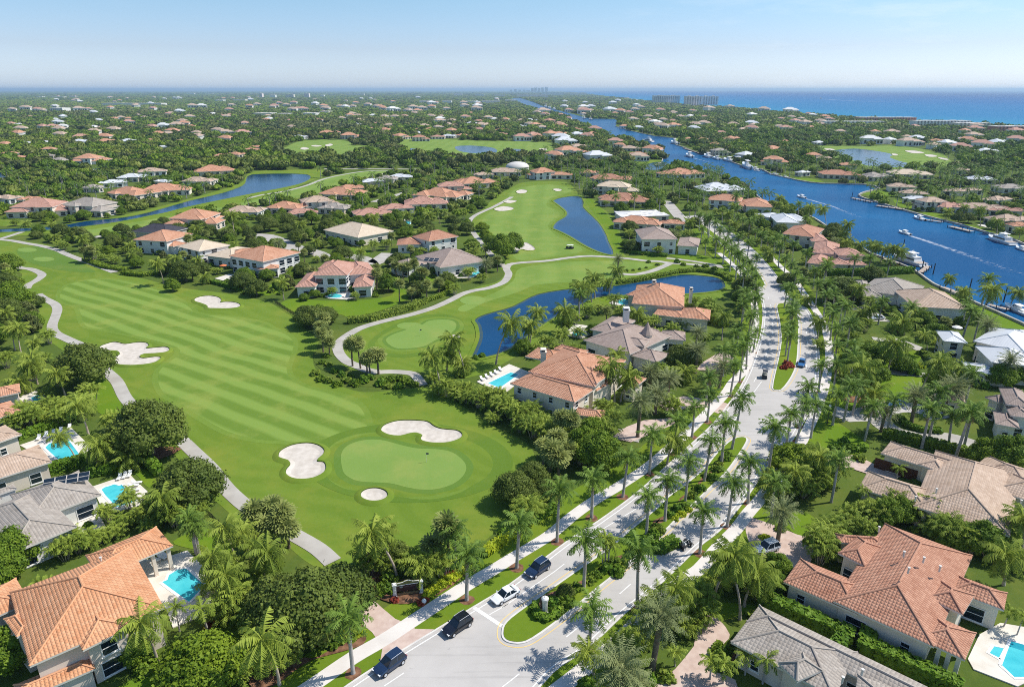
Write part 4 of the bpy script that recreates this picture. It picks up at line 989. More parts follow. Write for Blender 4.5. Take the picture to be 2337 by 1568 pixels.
for where, data, wl_ in ROWS:
    hs = sorted(parse(data))
    seen = {}
    for (x, y, w, c) in hs: seen[c] = seen.get(c, 0)+1
    cnt = {}
    for (x, y, w, c) in hs:
        rr = random.Random(int(x*31+y*7))
        cnt[c] = cnt.get(c, 0)+1
        tall = w/pxm(y+6) > 17 and rr.random() < .3
        ez = 5.8 if tall else 3.5
        wd = max(12.0, min(33.0, 1.12*w/pxm(y+4)))
        q = P(x, y+2, ez)
        rz = rr.uniform(-.5, .5) if y > 330 else rr.uniform(-.9, .9)
        e = Vector((math.cos(rz), math.sin(rz), 0)); n = Vector((-e.y, e.x, 0))
        dp = wd*rr.uniform(.5, .68)
        bl = []
        def blk(cx_, cy_, l_, d_, z_):
            a = q+e*(cx_-l_/2)+n*(cy_-d_/2); b_ = q+e*(cx_+l_/2)+n*(cy_-d_/2); c_ = q+e*(cx_+l_/2)+n*(cy_+d_/2)
            bl.append((a, b_, c_, z_))
        blk(-wd*.08, 0, wd*.72, dp, ez)
        blk(wd*.28, -dp*.25, wd*.44, dp*.62, 3.5)
        blk(-wd*.30, -dp*.32*rr.choice((1, -.6)), wd*.36, dp*.75, 3.7 if rr.random() < .6 else ez-.2)
        if w > 45: blk(wd*rr.uniform(-.2, .2), -dp*.5, wd*.28, dp*.4, ez+.25)
        blk(wd*rr.uniform(.1, .4), dp*rr.uniform(.2, .42), wd*.34, dp*.5, 3.6)
        if rr.random() < .6: blk(-wd*rr.uniform(.35, .5), dp*rr.uniform(-.1, .3), wd*.26, dp*.5, 3.3)
        o = empty('house', (q.x, q.y, 0)); rb, wb = MB(), MB(); c0 = Vector((q.x, q.y))
        rs = []
        for i, (a, b_, c_, z_) in enumerate(bl):
            r = rect(a, b_, c_); rs.append((r, z_))
            rl = [t-c0 for t in r]
            hip(rb, rl, z_+.006*i, .40 if c != 'F' else .08, y > 370)
            L, W = (rl[1]-rl[0]).length, (rl[3]-rl[0]).length
            m_ = (rl[0]+rl[2])/2; u = rl[1]-rl[0]
            wb.box((m_.x, m_.y, 0), (L-1.1-.01*i, W-1.1-.01*i, z_-.05-.003*i), math.atan2(u.y, u.x))
            BLOCKS.append(np.array([(t.x, t.y) for t in r]))
        rb.build('roof', [ROOF[c], MAT['fascia'], ROOF[c]], o, uv=True)
        wb.build('wall', MAT[rr.choice(('wallw', 'cream', 'cream', 'walls_', 'wallt'))], o)
        if y > 300:
            for i, (r, z_) in enumerate(rs):
                for s in range(4):
                    a, b_ = r[s], r[(s+1) % 4]; d = b_-a; L = d.length; d = d/L; nr = Vector((d.y, -d.x)); m_ = (a+b_)/2
                    if nr.dot(-m_) < .3*m_.length or L < 3: continue
                    k_ = max(1, int(L/4.5))
                    for f in range(2 if z_ > 5.4 else 1):
                        for j in range(k_):
                            p = a+d*(L*(j+.5)/k_)-nr*.55
                            if any(inside(p+nr*.5, t[0], -.3) for n_, t in enumerate(rs) if n_ != i): continue
                            w_ = obj('window', WINJ[(2.6, 2.3) if f == 0 else (1.8, 2.1)], o); w_.location = (p.x-q.x, p.y-q.y, .35+3.0*f); w_.rotation_euler = (0, 0, math.atan2(-nr.x, nr.y))
        nth = '' if seen[c] == 1 else ORD[cnt[c]-1]+' '
        lab = f"{nth}{COLN.get(c, 'flat white')} house {'from the left ' if nth else ''}{where}"
        tag(o, lab, 'house')
        LM.append((f"the {nth}{COLN.get(c, 'flat white')} house {where}", q.x, q.y, wd*.5))

# big blocks along the sea and far inland: (x, y of the foot, width px, height px, depth m, wall, storeys, label, roof band)
def block_building(x, y, wp, hp, dep, wallm, storeys, label, cat='apartment block', roofm='fascia', bays=8):
    p = P(x, y); s = pxm(y)*.97
    w, h = wp/s, hp/s
    o = empty('apartment_block', p, 0)
    b = MB(); b.box((0, dep/2, 0), (w, dep, h)); b.build('wall', wallm, o)
    b = MB(); b.box((0, dep/2, h), (w+1.2, dep+1.2, max(.8, h*.05)))
    for k in range(2): b.box((w*(.25-.5*k), dep/2, h+max(.8, h*.05)), (w*.12, dep*.4, h*.07))
    b.build('roof', MAT[roofm], o)
    fh = h/storeys
    if hp > 6:
        for k in range(storeys):
            b = MB()
            b.box((0, -.25, k*fh+fh*.34), (w*.94, .5, fh*.36))
            b.build('window_band', MAT['glass'], o)
            if k:
                b = MB(); b.box((0, -.6, k*fh), (w*.98, 1.2, fh*.10)); b.build('balcony', MAT['white'], o)
        for j in range(bays+1):
            b = MB(); b.box((w*(j/bays-.5)*.98, -.7, 0), (w/bays*.45, 1.4, h)); b.build('facade_pier', wallm, o)
    tag(o, label, cat)
    BLOCKS.append(np.array([(p.x-w/2, p.y), (p.x+w/2, p.y), (p.x+w/2, p.y+dep), (p.x-w/2, p.y+dep)]))
    LM.append((label.split(',')[0], p.x, p.y, w*.5))
M_pink = plain('pinkish_concrete', (.78, .66, .62), .8, .2, col2=(.84, .72, .68), scale=.05)
M_greyc = plain('grey_concrete', (.52, .54, .55), .8, .2, col2=(.60, .62, .62), scale=.05)
M_red = plain('red_facade', (.46, .17, .11), .8, .2, col2=(.54, .24, .17), scale=.05)
block_building(1521, 236, 58, 15, 40, M_greyc, 6, 'long low grey apartment slab among the trees by the ocean', bays=14)
block_building(1583, 241, 34, 18, 50, M_pink, 10, 'nearer pinkish condominium tower of the pair by the ocean', bays=6)
block_building(1620, 240, 34, 17, 50, M_pink, 10, 'further pinkish condominium tower of the pair, with blue glass', bays=6)
block_building(2025, 279, 125, 9, 25, M_red, 3, 'long red brick beachfront building behind the trees', bays=20)
block_building(1950, 286, 130, 7, 20, MAT['wallw'], 2, 'long white beach club building under the red block', bays=14)
block_building(2150, 290, 120, 12, 25, MAT['wallw'], 4, 'white stepped seafront apartment row with shaded bays', bays=16)
block_building(2222, 292, 70, 9, 25, MAT['cream'], 3, 'cream low seafront block right of the white row', bays=8)
block_building(2312, 305, 76, 14, 25, M_red, 4, 'red and white balconied block at the right horizon', bays=9)
block_building(300, 241, 132, 4, 60, MAT['wallw'], 1, 'very long white warehouse among the left woods', 'warehouse')
for i, (x, y, w, h) in enumerate(((90, 224, 12, 2.5), (130, 224, 30, 2.2), (165, 223, 14, 2.4), (435, 216, 16, 2.4), (478, 217, 14, 2), (596, 224, 5, 9), (622, 224, 12, 6), (662, 224, 16, 7), (700, 223, 10, 8), (735, 222, 8, 4), (810, 218, 40, 3), (1045, 219, 18, 4), (1095, 220, 20, 4), (1140, 221, 26, 4), (970, 235, 26, 4), (1020, 236, 20, 5), (1075, 236, 24, 4), (1120, 236, 40, 5), (500, 232, 18, 3), (545, 231, 28, 3), (1215, 222, 70, 5), (1262, 218, 50, 6), (1320, 218, 36, 5), (1165, 232, 24, 3), (130, 257, 26, 9), (600, 266, 40, 6), (645, 266, 26, 5), (705, 266, 30, 6), (740, 262, 20, 6), (1430, 226, 12, 3))):
    block_building(x, y, w, h, 45, (MAT['wallw'], MAT['cream'], M_pink)[i % 3], max(2, int(h)), f"{('white', 'cream', 'pinkish')[i % 3]} hazy block, {ORD[i % 20] if i < 20 else ORD[i-20]} of the distant {'inland' if i < 20 else 'canal side'} buildings", bays=6)
for i, (x, h) in enumerate(((1166, 6), (1176, 7), (1186, 6), (1196, 6), (1215, 9), (1222, 10), (1230, 9), (1238, 10), (1247, 11), (1205, 5))):
    block_building(x, 212.5, 5.5 if i < 9 else 9, h, 60, MAT['wallw'], 12, f"pale hazy skyline tower, {ORD[i]} of the horizon group", 'tower')

def dome():
    p = P(1181, 388)
    o = empty('domed_pavilion', p)
    b = MB(); b.lathe([(10.5, 0), (10.5, 3.0)], n=20); b.build('wall', MAT['wallw'], o)
    b = MB(); b.lathe([(11, 2.9), (10.6, 3.8), (9, 5.4), (6.2, 6.6), (3, 7.2), (.3, 7.4)], n=24); b.build('dome', MAT['fascia'], o, sm=True)
    tag(o, 'white domed pavilion rising behind the upper fairway houses', 'pavilion'); LM.append(('the white domed pavilion', p.x, p.y, 15))
    BLOCKS.append(np.array([(p.x-16, p.y-14), (p.x+16, p.y-14), (p.x+16, p.y+14), (p.x-16, p.y+14)]))
dome()
# tiny houses far out: shared shapes, one object each
def tiny(c):
    b = MB()
    for (x, y, l, d, z) in ((0, 0, 16, 11, 4.6), (6, -3, 9, 8, 4.0)):
        r = [Vector((x-l/2, y-d/2)), Vector((x+l/2, y-d/2)), Vector((x+l/2, y+d/2)), Vector((x-l/2, y+d/2))]
        hip(b, r, z+.01*x, .42, False); b.box((x, y, 0), (l-1.2, d-1.2, z-.1), 0, 1)
        for j in range(3): b.box((x-l*.3+j*l*.3, y-d/2+.58, .8), (1.8, .1, 2.2), 0, 2)
    return mesh('house', b.v, b.f, [ROOF[c], MAT['wallw'], MAT['glass']], [m for m in b.m], b.uv)
TINY = {c: tiny(c) for c in 'OWPTF'}
FARH = []
_r = random.Random(41)
for (x0, x1, y0, y1, n, cols, where) in ((0, 560, 245, 315, 40, 'TWTOFP', 'among the dense woods on the far left'), (560, 1150, 240, 283, 40, 'TOPTFO', 'among the woods behind the far golf course'), (0, 1150, 224, 240, 20, 'TFWTTW', 'on the hazy plain under the left horizon'),
                                         (1200, 1420, 232, 268, 14, 'WFPWTW', 'in the trees right of the canal head'), (1420, 1880, 240, 300, 34, 'TFWPTT', 'in the green belt before the ocean'), (1900, 2330, 300, 345, 14, 'WFTOPW', 'in the trees below the seafront blocks'), (1180, 1500, 290, 372, 26, 'OPRWOT'.replace('R', 'O'), 'in the dense colony left of the canal')):
    for i in range(n):
        q = P(_r.uniform(x0, x1), _r.uniform(y0, y1))
        c = _r.choice(cols)
        s = _r.uniform(1.0, 1.5)*(1 if q.y < 2200 else 1.6)
        FARH.append((q, c, s, where))
EXTRA = len(FARH)
for (x0, x1, y0, y1, n) in ((0, 560, 243, 330, 36), (560, 1160, 236, 300, 36), (0, 1150, 219, 240, 14), (1180, 1440, 245, 340, 36), (1430, 1900, 245, 310, 30), (1900, 2337, 292, 350, 24)):
    for i in range(n):
        q = P(_r.uniform(x0, x1), _r.uniform(y0, y1)); FARH.append((q, _r.choice('TOPTPOT'), _r.uniform(.9, 1.4)*(1 if q.y < 2200 else 1.5), None))
MERG = []
_xy = []
for q, c, s, where in FARH:
    a = np.array([(q.x, q.y)])
    if any(abs(q.x-t[0])+abs(q.y-t[1]) < 30 for t in _xy) or any(np.hypot(*(r.mean(0)-a[0])) < 22 for r in BLOCKS): continue
    _ok = True
    for pl_ in CLEAR:
        x0, y0 = pl_.min(0); x1, y1 = pl_.max(0)
        if x0 < q.x < x1 and y0 < q.y < y1:
            ins = False
            for i in range(len(pl_)):
                (xa, ya), (xb, yb) = pl_[i-1], pl_[i]
                if (ya > q.y) != (yb > q.y) and q.x < (xb-xa)*(q.y-ya)/(yb-ya)+xa: ins = not ins
            if ins: _ok = False; break
    if not _ok: continue
    _xy.append((q.x, q.y))
    h = 9*s
    BLOCKS.append(np.array([(q.x-h, q.y-h*.7), (q.x+h, q.y-h*.7), (q.x+h, q.y+h*.7), (q.x-h, q.y+h*.7)]))
    if where is None or len(_xy) > 150:
        MERG.append((q, c, s, _r.uniform(-.8, .8))); continue
    o = obj('far_house', TINY[c], None, q); o.rotation_euler = (0, 0, _r.uniform(-.8, .8)); o.scale = (s, s, s*1.15)
    cn = dict(O='orange', W='white metal', P='rosy', T='tan', F='flat white')[c]
    tag(o, f"tiny {cn} roof {where}", 'house', f"tiny {cn} roofs {where}")

def merged_houses():
    V, F_, MI, mats, UV, off = [], [], [], [], [], 0
    for q, c, s, a in MERG:
        me = TINY[c]; ca, sa = math.cos(a)*s, math.sin(a)*s
        for v in me.vertices: V.append((q.x+v.co.x*ca-v.co.y*sa, q.y+v.co.x*sa+v.co.y*ca, v.co.z*s*1.15))
        for m in me.materials:
            if m not in mats: mats.append(m)
        ix = [mats.index(m) for m in me.materials]
        for p in me.polygons: F_.append(tuple(off+k for k in p.vertices)); MI.append(ix[p.material_index])
        UV += [tuple(u.uv) for u in me.uv_layers[0].data]
        off += len(me.vertices)
    o = obj('far_houses', mesh('far_houses', V, F_, mats, MI, UV))
    tag(o, 'the many tiny roofs scattered through the woods toward the horizon', 'houses', None, 'stuff')
merged_houses()
# ---------------------------------------------------------------- pools and their furniture
def pool(deck, water, label, short, deep=None):
    if deck: sheet('pool_deck', deck, .17, MAT['deck'], thick=.17)
    w = ccw([Vector((p[0], p[1], 0)) for p in water])
    o = ribbon('swimming_pool', w+w[:1], .42, .22, MAT['white'], .12, kind=None)
    b = MB(); b.add([(p.x, p.y, .195) for p in w], [tuple(range(len(w)))]); b.build('water', MAT['pool'], o)
    if deep:
        b = MB(); b.add([(p.x, p.y, .203) for p in ccw(deep)], [tuple(range(len(deep)))]); b.build('deep_end', MAT['pool_deep'], o)
    tag(o, label, 'pool')
    c = sum((Vector((p.x, p.y, 0)) for p in w), Vector())/len(w)
    LM.append((short, c.x, c.y, 5))
def oval(c, x, y, a, b_, n=14):
    return [K(c, x+a*math.cos(t*6.2832/n), y+b_*math.sin(t*6.2832/n)) for t in range(n)]
pool(pts('C5', '1170,330 1480,300 1690,235 2110,650 1900,790 1560,930 1500,760'), pts('C5', '1450,528 1500,500 1515,455 1600,405 1690,393 1860,548 1720,700 1690,706'), 'rectangular turquoise pool with corner steps beside the terracotta villa', 'the terracotta villa pool', pts('C5', '1690,396 1720,400 1858,545 1835,560'))
pool(pts('C1', '830,960 1170,845 1220,900 1340,1010 1260,1130 1030,1190 900,1110'), smooth(pts('C1', '905,990 990,950 1040,935 1080,948 1110,940 1165,1000 1240,1085 1215,1098 1050,1150 1000,1105'), n=2), 'curved turquoise pool behind the grey solar panel house', 'the curved pool', pts('C1', '1090,950 1112,943 1236,1085 1205,1092'))
pool(pts('C1', '180,585 640,425 830,610 560,770 470,745'), pts('C1', '398,612 440,570 620,525 745,690 545,748'), 'pale turquoise pool partly shaded by a leaning palm', 'the palm shaded pool')
pool(pts('C1', '130,165 350,85 440,150 300,225'), pts('C1', '270,162 370,118 415,150 312,205'), 'small shaded pool beside the orange house at the edge', 'the small shaded pool')
pool(pts('C8', '1850,1160 1950,950 2130,850 2420,900 2480,1300 2280,1399 1900,1250'), pts('C8', '2210,1000 2480,1080 2480,1330 2250,1330 2125,1215'), 'bright turquoise pool in the lower right corner', 'the corner pool', pts('C8', '2210,1004 2476,1084 2476,1140 2190,1050'))
pool(None, pts('C8', '2020,1110 2065,1045 2175,1075 2130,1170'), 'small raised square spa beside the corner pool', 'the spa')
pool(pts('V', '1088,872 1162,832 1212,852 1150,900 1130,893'), pts('V', '1112,876 1164,851 1186,856 1141,888'), 'rectangular pool with lounge chairs by the terracotta mansion', 'the mansion pool')
pool(pts('M7', '530,975 660,880 830,905 870,940 720,1010'), oval('M7', 692, 966, 62, 28), 'oval pool on the deck of the taupe turret house', 'the oval pool')
pool(pts('M7', '960,690 1050,640 1160,680 1160,720 1000,705'), oval('M7', 1095, 682, 60, 26), 'small blue pool by the rosy lake end house', 'the lake end pool')
pool(pts('M6', '600,600 880,590 1000,630 860,660 700,650'), oval('M6', 755, 628, 70, 20), 'little pool before the columned porch', 'the porch pool')
pool(pts('M6', '1780,470 1950,380 2110,390 1980,465'), pts('M6', '1960,460 2010,405 2090,402 2000,458'), 'pale pool on the white terrace of the wide grey house', 'the terrace pool')
pool(pts('M5', '1935,470 2060,430 2200,440 2200,510 2160,525'), oval('M5', 2135, 475, 62, 24), 'little pool below the dark loggia', 'the loggia pool')
pool(pts('T4', '1930,1385 2050,1375 2170,1395 2150,1420 2020,1410'), oval('T4', 2090, 1396, 60, 14), 'blue pool on the far canal lawn', 'the far canal pool')
pool(pts('T2', '1330,1420 1390,1395 1450,1405 1400,1460'), oval('T2', 1405, 1430, 38, 18), 'deep blue pool edge by the orange house row', 'the deep blue pool')

def lounger_parts():
    s, k, l = MB(), MB(), MB()
    s.box((0, -.1, .30), (.65, 1.3, .10)); k.add([(-.32, .5, .36), (.32, .5, .36), (.32, 1.0, .85), (-.32, 1.0, .85), (-.32, .56, .30), (.32, .56, .30), (.32, 1.06, .79), (-.32, 1.06, .79)], [(0, 1, 2, 3), (7, 6, 5, 4), (0, 4, 5, 1), (1, 5, 6, 2), (2, 6, 7, 3), (3, 7, 4, 0)])
    for sx in (-.28, .28):
        for y in (-.65, .48): l.box((sx, y, 0), (.06, .06, .31))
    return [('seat', mesh('seat', s.v, s.f, MAT['white'])), ('backrest', mesh('backrest', k.v, k.f, MAT['white'])), ('leg', mesh('leg', l.v, l.f, MAT['fascia']))]
LOUNGE = lounger_parts()
def loungers(c, s, rz, where):
    q = s.split()
    for i, t in enumerate(q):
        p = K(c, *map(float, t.split(',')))
        o = empty('sun_lounger', (p.x, p.y, .17), rz)
        for nm, me in LOUNGE: obj(nm, me, o)
        tag(o, f"white sun lounger, {ORD[i]} from the left {where}", 'sun lounger', 'sun loungers '+where)
loungers('C1', '350,535 415,510 480,492 545,470 625,440', .3, 'beside the palm shaded pool')
loungers('C1', '1078,892 1125,880 1168,868', .2, 'at the back of the curved pool')
loungers('C1', '1215,960 1245,935 1225,1000', 1.8, 'right of the curved pool')
loungers('M6', '2085,1388 2130,1368 2172,1350 2212,1330 2252,1302', .5, 'along the mansion pool')
loungers('M6', '840,640 900,630', .6, 'by the porch pool')
loungers('C5', '1410,330 1470,310 1500,290', 1.2, 'under the poolside pavilion roof')
def parasol(p, label, col):
    o = empty('parasol', (p.x, p.y, .17))
    b = MB(); b.tube([(0, 0, 0), (0, 0, 2.5)], .035, 6); b.build('pole', MAT['white'], o)
    b = MB(); b.lathe([(1.5, 2.15), (.8, 2.5), (.03, 2.75)], n=8); b.build('canopy', col, o)
    tag(o, label, 'parasol')
parasol(K('M5', 2020, 400), 'orange parasol on the loggia pool deck', plain('orange_canvas', (.62, .20, .08), .8, .1))
parasol(K('M8', 1745, 930), 'white parasol beside the white metal mansion', MAT['white'])
# table with chairs on the white deck behind the grey house
def terrace():
    p = K('C1', 735, 1215)
    o = empty('garden_table', (p.x, p.y, 0), .45)
    b = MB(); b.box((0, 0, .70), (2.6, 1.3, .07)); b.build('table_top', MAT['white'], o)
    for sx in (-1.1, 1.1):
        for sy in (-.5, .5):
            b = MB(); b.box((sx, sy, 0), (.08, .08, .70)); b.build('leg', MAT['white'], o)
    tag(o, 'white rectangular terrace table behind the grey solar panel house', 'table')
    for i, (dx, dy) in enumerate(((-.8, 1.0), (0, 1.0), (.8, 1.0), (-.8, -1.0), (0, -1.0), (.8, -1.0))):
        c, s = math.cos(.45), math.sin(.45)
        q = empty('garden_chair', (p.x+dx*c-dy*s, p.y+dx*s+dy*c, 0), .45+(0 if dy > 0 else math.pi))
        b = MB(); b.box((0, 0, .42), (.5, .5, .06)); b.build('seat', MAT['white'], q)
        b = MB(); b.box((0, .24, .46), (.5, .05, .5)); b.build('backrest', MAT['white'], q)
        for sx in (-.2, .2):
            for sy in (-.2, .2):
                b = MB(); b.box((sx, sy, 0), (.05, .05, .43)); b.build('leg', MAT['white'], q)
        tag(q, f"white terrace chair, {ORD[i%3]} on the {'hedge' if dy > 0 else 'palm'} side of the terrace table", 'chair', 'terrace chairs')
terrace()
sheet('patio', pts('C1', '560,1185 830,1090 960,1330 760,1380 680,1330'), .14, MAT['deck'], thick=.14)

# ---------------------------------------------------------------- entrance sign, pedestal, fences, flags
def sign():
    p = P(932, 1357)
    o = empty('entrance_sign', (p.x, p.y, 0), math.atan2(p.y, p.x)-math.pi/2+.05)
    for sx in (-1, 1):
        b = MB(); b.box((sx*1.95, 0, 0), (.66, .66, .25)); b.box((sx*1.95, 0, .25), (.5, .5, 1.9)); b.box((sx*1.95, 0, 2.15), (.66, .66, .14)); b.box((sx*1.95, 0, 2.29), (.4, .4, .12))
        for k in range(3): b.box((sx*1.95, -.27, .45+k*.55), (.26, .05, .36), mi=1)
        b.build('pier', [MAT['wallw'], MAT['kerb']], o)
    b = MB(); b.box((0, 0, .95), (3.36, .18, 1.05)); b.build('name_panel', plain('plum_panel', (.045, .022, .026), .5, .3), o)
    b = MB(); b.box((0, .02, .15), (3.36, .2, .35)); b.build('base_wall', plain('ochre_stone', (.35, .24, .10), .85, .2, col2=(.16, .10, .06), scale=4), o)
    arch = [(-1.68, 2.0), (-1.68, 2.4), (-.7, 2.5), (-.45, 2.66), (0, 2.76), (.45, 2.66), (.7, 2.5), (1.68, 2.4), (1.68, 2.0)]
    b = MB(); n = len(arch)
    b.add([(x, -.1, z) for x, z in arch]+[(x, .1, z) for x, z in arch], [tuple(range(n)), tuple(range(2*n-1, n-1, -1))]+[(i, i+n, (i+1) % n+n, (i+1) % n) for i in range(n)]); b.build('pediment', plain('olive_panel', (.20, .19, .06), .7, .2), o)
    b = MB(); b.tube([(x, -.12, z) for x, z in arch[1:-1]], .05, 5); b.tube([(-1.68, -.12, 2.03), (1.68, -.12, 2.03)], .05, 5); b.build('moulding', MAT['white'], o)
    b = MB()                                      # worn emblem and faded lettering strokes, unreadable in the photograph
    for k in range(4): b.box((-1.14+.11*k, -.10, 1.52), (.055, .03, .34-.05*(k % 2)))
    b.box((-.97, -.10, 1.62), (.44, .03, .06)); b.build('emblem', plain('pale_emblem', (.45, .5, .5), .6), o)
    b = MB(); r_ = random.Random(3); x = -.55
    while x < 1.35:
        w = r_.uniform(.07, .15); b.box((x, -.10, 1.56), (w*.5, .03, r_.uniform(.16, .24))); b.box((x+w*.2, -.10, 1.56+r_.uniform(0, .15)), (w*.8, .03, .05)); x += w+.08
    b.build('faded_lettering', plain('faded_rose', (.22, .13, .14), .6), o)
    tag(o, 'arched club entrance sign between two white piers by the bottom driveway', 'sign')
    LM.append(('the entrance sign', p.x, p.y, 3))
    q = P(968, 1378)
    b = MB(); b.lathe([(.05, 0), (.28, .12), (.36, .36), (.28, .6), (.05, .72)], (q.x, q.y, .2), 12)
    tag(b.build('stone_ball', MAT['white'], sm=True), 'white stone ball in the flower bed by the entrance sign', 'stone ball')
sign()
def pedestal():
    p = K('C7', 383, 800)
    b = MB(); b.box((0, 0, 0), (1.0, 1.0, .2)); b.lathe([(.36, .2), (.36, .3), (.30, .35), (.34, 2.2)], n=16)
    o = empty('pedestal_urn', (p.x, p.y, .19))
    b.build('column', MAT['wallw'], o)
    b = MB(); b.lathe([(.36, 2.2), (.5, 2.3), (.52, 2.6), (.36, 2.75), (.2, 2.8), (.02, 2.95)], n=16); b.build('capital', MAT['wallw'], o)
    for k in range(10):
        b = MB(); a = k*.628; b.tube([(.32*math.cos(a), .32*math.sin(a), .4), (.35*math.cos(a), .35*math.sin(a), 2.15)], .04, 4)
        b.build('flute', MAT['kerb'], o)
    tag(o, 'white fluted pedestal inside the hedge ring on the median', 'pedestal'); LM.append(('the white pedestal', p.x, p.y, 2))
pedestal()
def fence(c, q, label):
    path = pts(c, q); c0 = path[0]
    o = empty('iron_fence', c0)
    b = MB()
    for a, e in zip(path[:-1], path[1:]):
        a, e = a-c0, e-c0
        for z in (.25, 1.25): b.tube([a+Vector((0, 0, z)), e+Vector((0, 0, z))], .03, 4)
        for p, h in along([a, e], .16): b.box((p.x, p.y, .15), (.03, .03, 1.15), h)
    b.build('picket_panel', MAT['black'], o)
    for p, h in along([t-c0 for t in path], 2.4):
        b = MB(); b.box((p.x, p.y, 0), (.09, .09, 1.45)); b.build('post', MAT['black'], o)
    tag(o, label, 'fence')
fence('M6', '215,690 330,765 445,835', 'black iron fence between the fairway and the columned house lawn')
fence('C1', '1870,1210 1950,1290 2050,1370 2130,1450', 'black iron fence across the lawn by the lower cart path')
for c, x, y, w in (('C2', 1580, 735, 'near'), ('M6', 1523, 985, 'middle')):
    p = K(c, x, y)
    o = empty('flagstick', (p.x, p.y, .06))
    b = MB(); b.tube([(0, 0, 0), (0, 0, 2.2)], .03, 5); b.build('pole', MAT['white'], o)
    b = MB(); b.box((.28, 0, 1.75), (.5, .02, .36)); b.build('flag', plain('flag_cloth_'+w, (.10, .10, .12), .8), o)
    tag(o, f"flagstick with small dark flag on the {w} putting green", 'flagstick')

# ---------------------------------------------------------------- vehicles
def wheel(o, x, y, r, w):
    b = MB(); b.tube([(x, y-w/2, r), (x, y+w/2, r)], r, 14); t = b.build('wheel', plain_cache('tyre', (.02, .02, .02), .8), o)
    b = MB(); s = -1 if y < 0 else 1
    b.tube([(x, y+s*(w/2-.03), r), (x, y+s*(w/2+.02), r)], r*.62, 10)
    b.build('rim', plain_cache('alloy', (.55, .56, .58), .35, .5), t)
_pc = {}
def plain_cache(n, *a, **k):
    if n not in _pc: _pc[n] = plain(n, *a, **k)
    return _pc[n]
def car(front, rear, paint, label, suv=True, roofrail=True, W=1.95, Ht=1.75):
    """front and rear bumper points on the ground; x runs forward"""
    d = front-rear; L = min(5.1, max(4.5, d.length)); m_ = (front+rear)/2
    o = empty('car', (m_.x, m_.y, .045), math.atan2(d.y, d.x))
    hw = W/2; bz = .98 if suv else .88; hd = bz-.04
    st = [(-L/2, .55, .78, .80), (-L/2+.12, .34, .92, .93), (-L*.36, .28, bz, 1.0), (-L*.1, .26, bz, 1.0), (L*.12, .26, bz, 1.0), (L*.22, .26, hd, 1.0), (L*.36, .28, hd-.10, .97), (L/2-.18, .34, hd-.22, .90), (L/2, .48, .66, .70)]
    b = MB(); V = []
    for x, z0, z1, k in st:
        w = hw*k
        V += [(x, -w*.9, z0), (x, -w, z0+.12), (x, -w, z0+(z1-z0)*.7), (x, -w*.9, z1), (x, -w*.45, z1+.035), (x, w*.45, z1+.035), (x, w*.9, z1), (x, w, z0+(z1-z0)*.7), (x, w, z0+.12), (x, w*.9, z0)]
    n = 10
    b.add(V, [(i*n+k, (i+1)*n+k, (i+1)*n+(k+1) % n, i*n+(k+1) % n) for i in range(len(st)-1) for k in range(n)]+[tuple(range(n)), tuple((len(st)-1)*n+k for k in range(n))[::-1]])
    me = b.build('body', paint, o)
    x0, x1 = -L/2+(.10 if suv else .55), L*.20
    tx0, tx1 = x0+(.42 if suv else .75), x1-.78
    tz = Ht-.05; bw, tw = hw*.90, hw*.70
    B = [(x0, -bw, bz-.02), (x1, -bw, bz-.02), (x1, bw, bz-.02), (x0, bw, bz-.02)]; T = [(tx0, -tw, tz), (tx1, -tw, tz), (tx1, tw, tz), (tx0, tw, tz)]
    b = MB(); b.add(B+T, [(4, 5, 6, 7), (0, 1, 5, 4), (1, 2, 6, 5), (2, 3, 7, 6), (3, 0, 4, 7)]); b.build('cabin', paint, o)
    def pane(nm, q, sh=.10):
        q = [Vector(t) for t in q]; c = sum(q, Vector())/4; nr = (q[1]-q[0]).cross(q[3]-q[0]).normalized()*.012
        b = MB(); b.add([c+(t-c)*(1-sh)+nr for t in q], [(0, 1, 2, 3)]); b.build(nm, MAT['glass'], o)
    pane('windscreen', [B[1], B[2], T[2], T[1]]); pane('rear_window', [B[3], B[0], T[0], T[3]], .16)
    for (p0, p1, p2, p3) in ((B[0], B[1], T[1], T[0]), (B[2], B[3], T[3], T[2])):
        a = [Vector(t) for t in (p0, p1, p2, p3)]; k = .52
        pane('side_window', [a[0], a[0].lerp(a[1], k), a[3].lerp(a[2], k), a[3]], .12); pane('side_window', [a[0].lerp(a[1], k), a[1], a[2], a[3].lerp(a[2], k)], .12)
    b = MB(); b.box(((tx0+tx1)/2, 0, tz), (tx1-tx0+.12, tw*2+.08, .07), 0, 0, .94); b.build('roof', paint, o)
    if roofrail:
        for s in (-1, 1):
            b = MB(); b.tube([(tx0, s*tw*.94, tz+.08), ((tx0+tx1)/2, s*tw*.97, tz+.13), (tx1, s*tw*.94, tz+.08)], .03, 5); b.build('roof_rail', plain_cache('alloy', (.55, .56, .58), .35, .5), o)
    for s in (-1, 1):
        b = MB(); b.box((L/2-.14, s*hw*.66, hd-.36), (.26, .38, .14)); b.build('headlight', plain_cache('lamp_glass', (.75, .78, .8), .2, .6), o)
        b = MB(); b.box((-L/2+.05, s*hw*.66, .72), (.12, .36, .16)); b.build('tail_light', plain_cache('red_lens', (.35, .02, .02), .3, .5), o)
        b = MB(); b.box((L*.17, s*(hw+.08), bz-.02), (.14, .2, .14)); b.build('wing_mirror', paint, o)
        for x in (-L*.31, L*.31): wheel(o, x, s*(hw-.10), .36, .24)
    tag(o, label, 'car')
    LM.append((label, m_.x, m_.y, 2))
    return o
navy = plain('navy_paint', (.012, .028, .070), .22, .6, coat=.6); blackp = plain('black_paint', (.008, .009, .014), .2, .6, coat=.6)
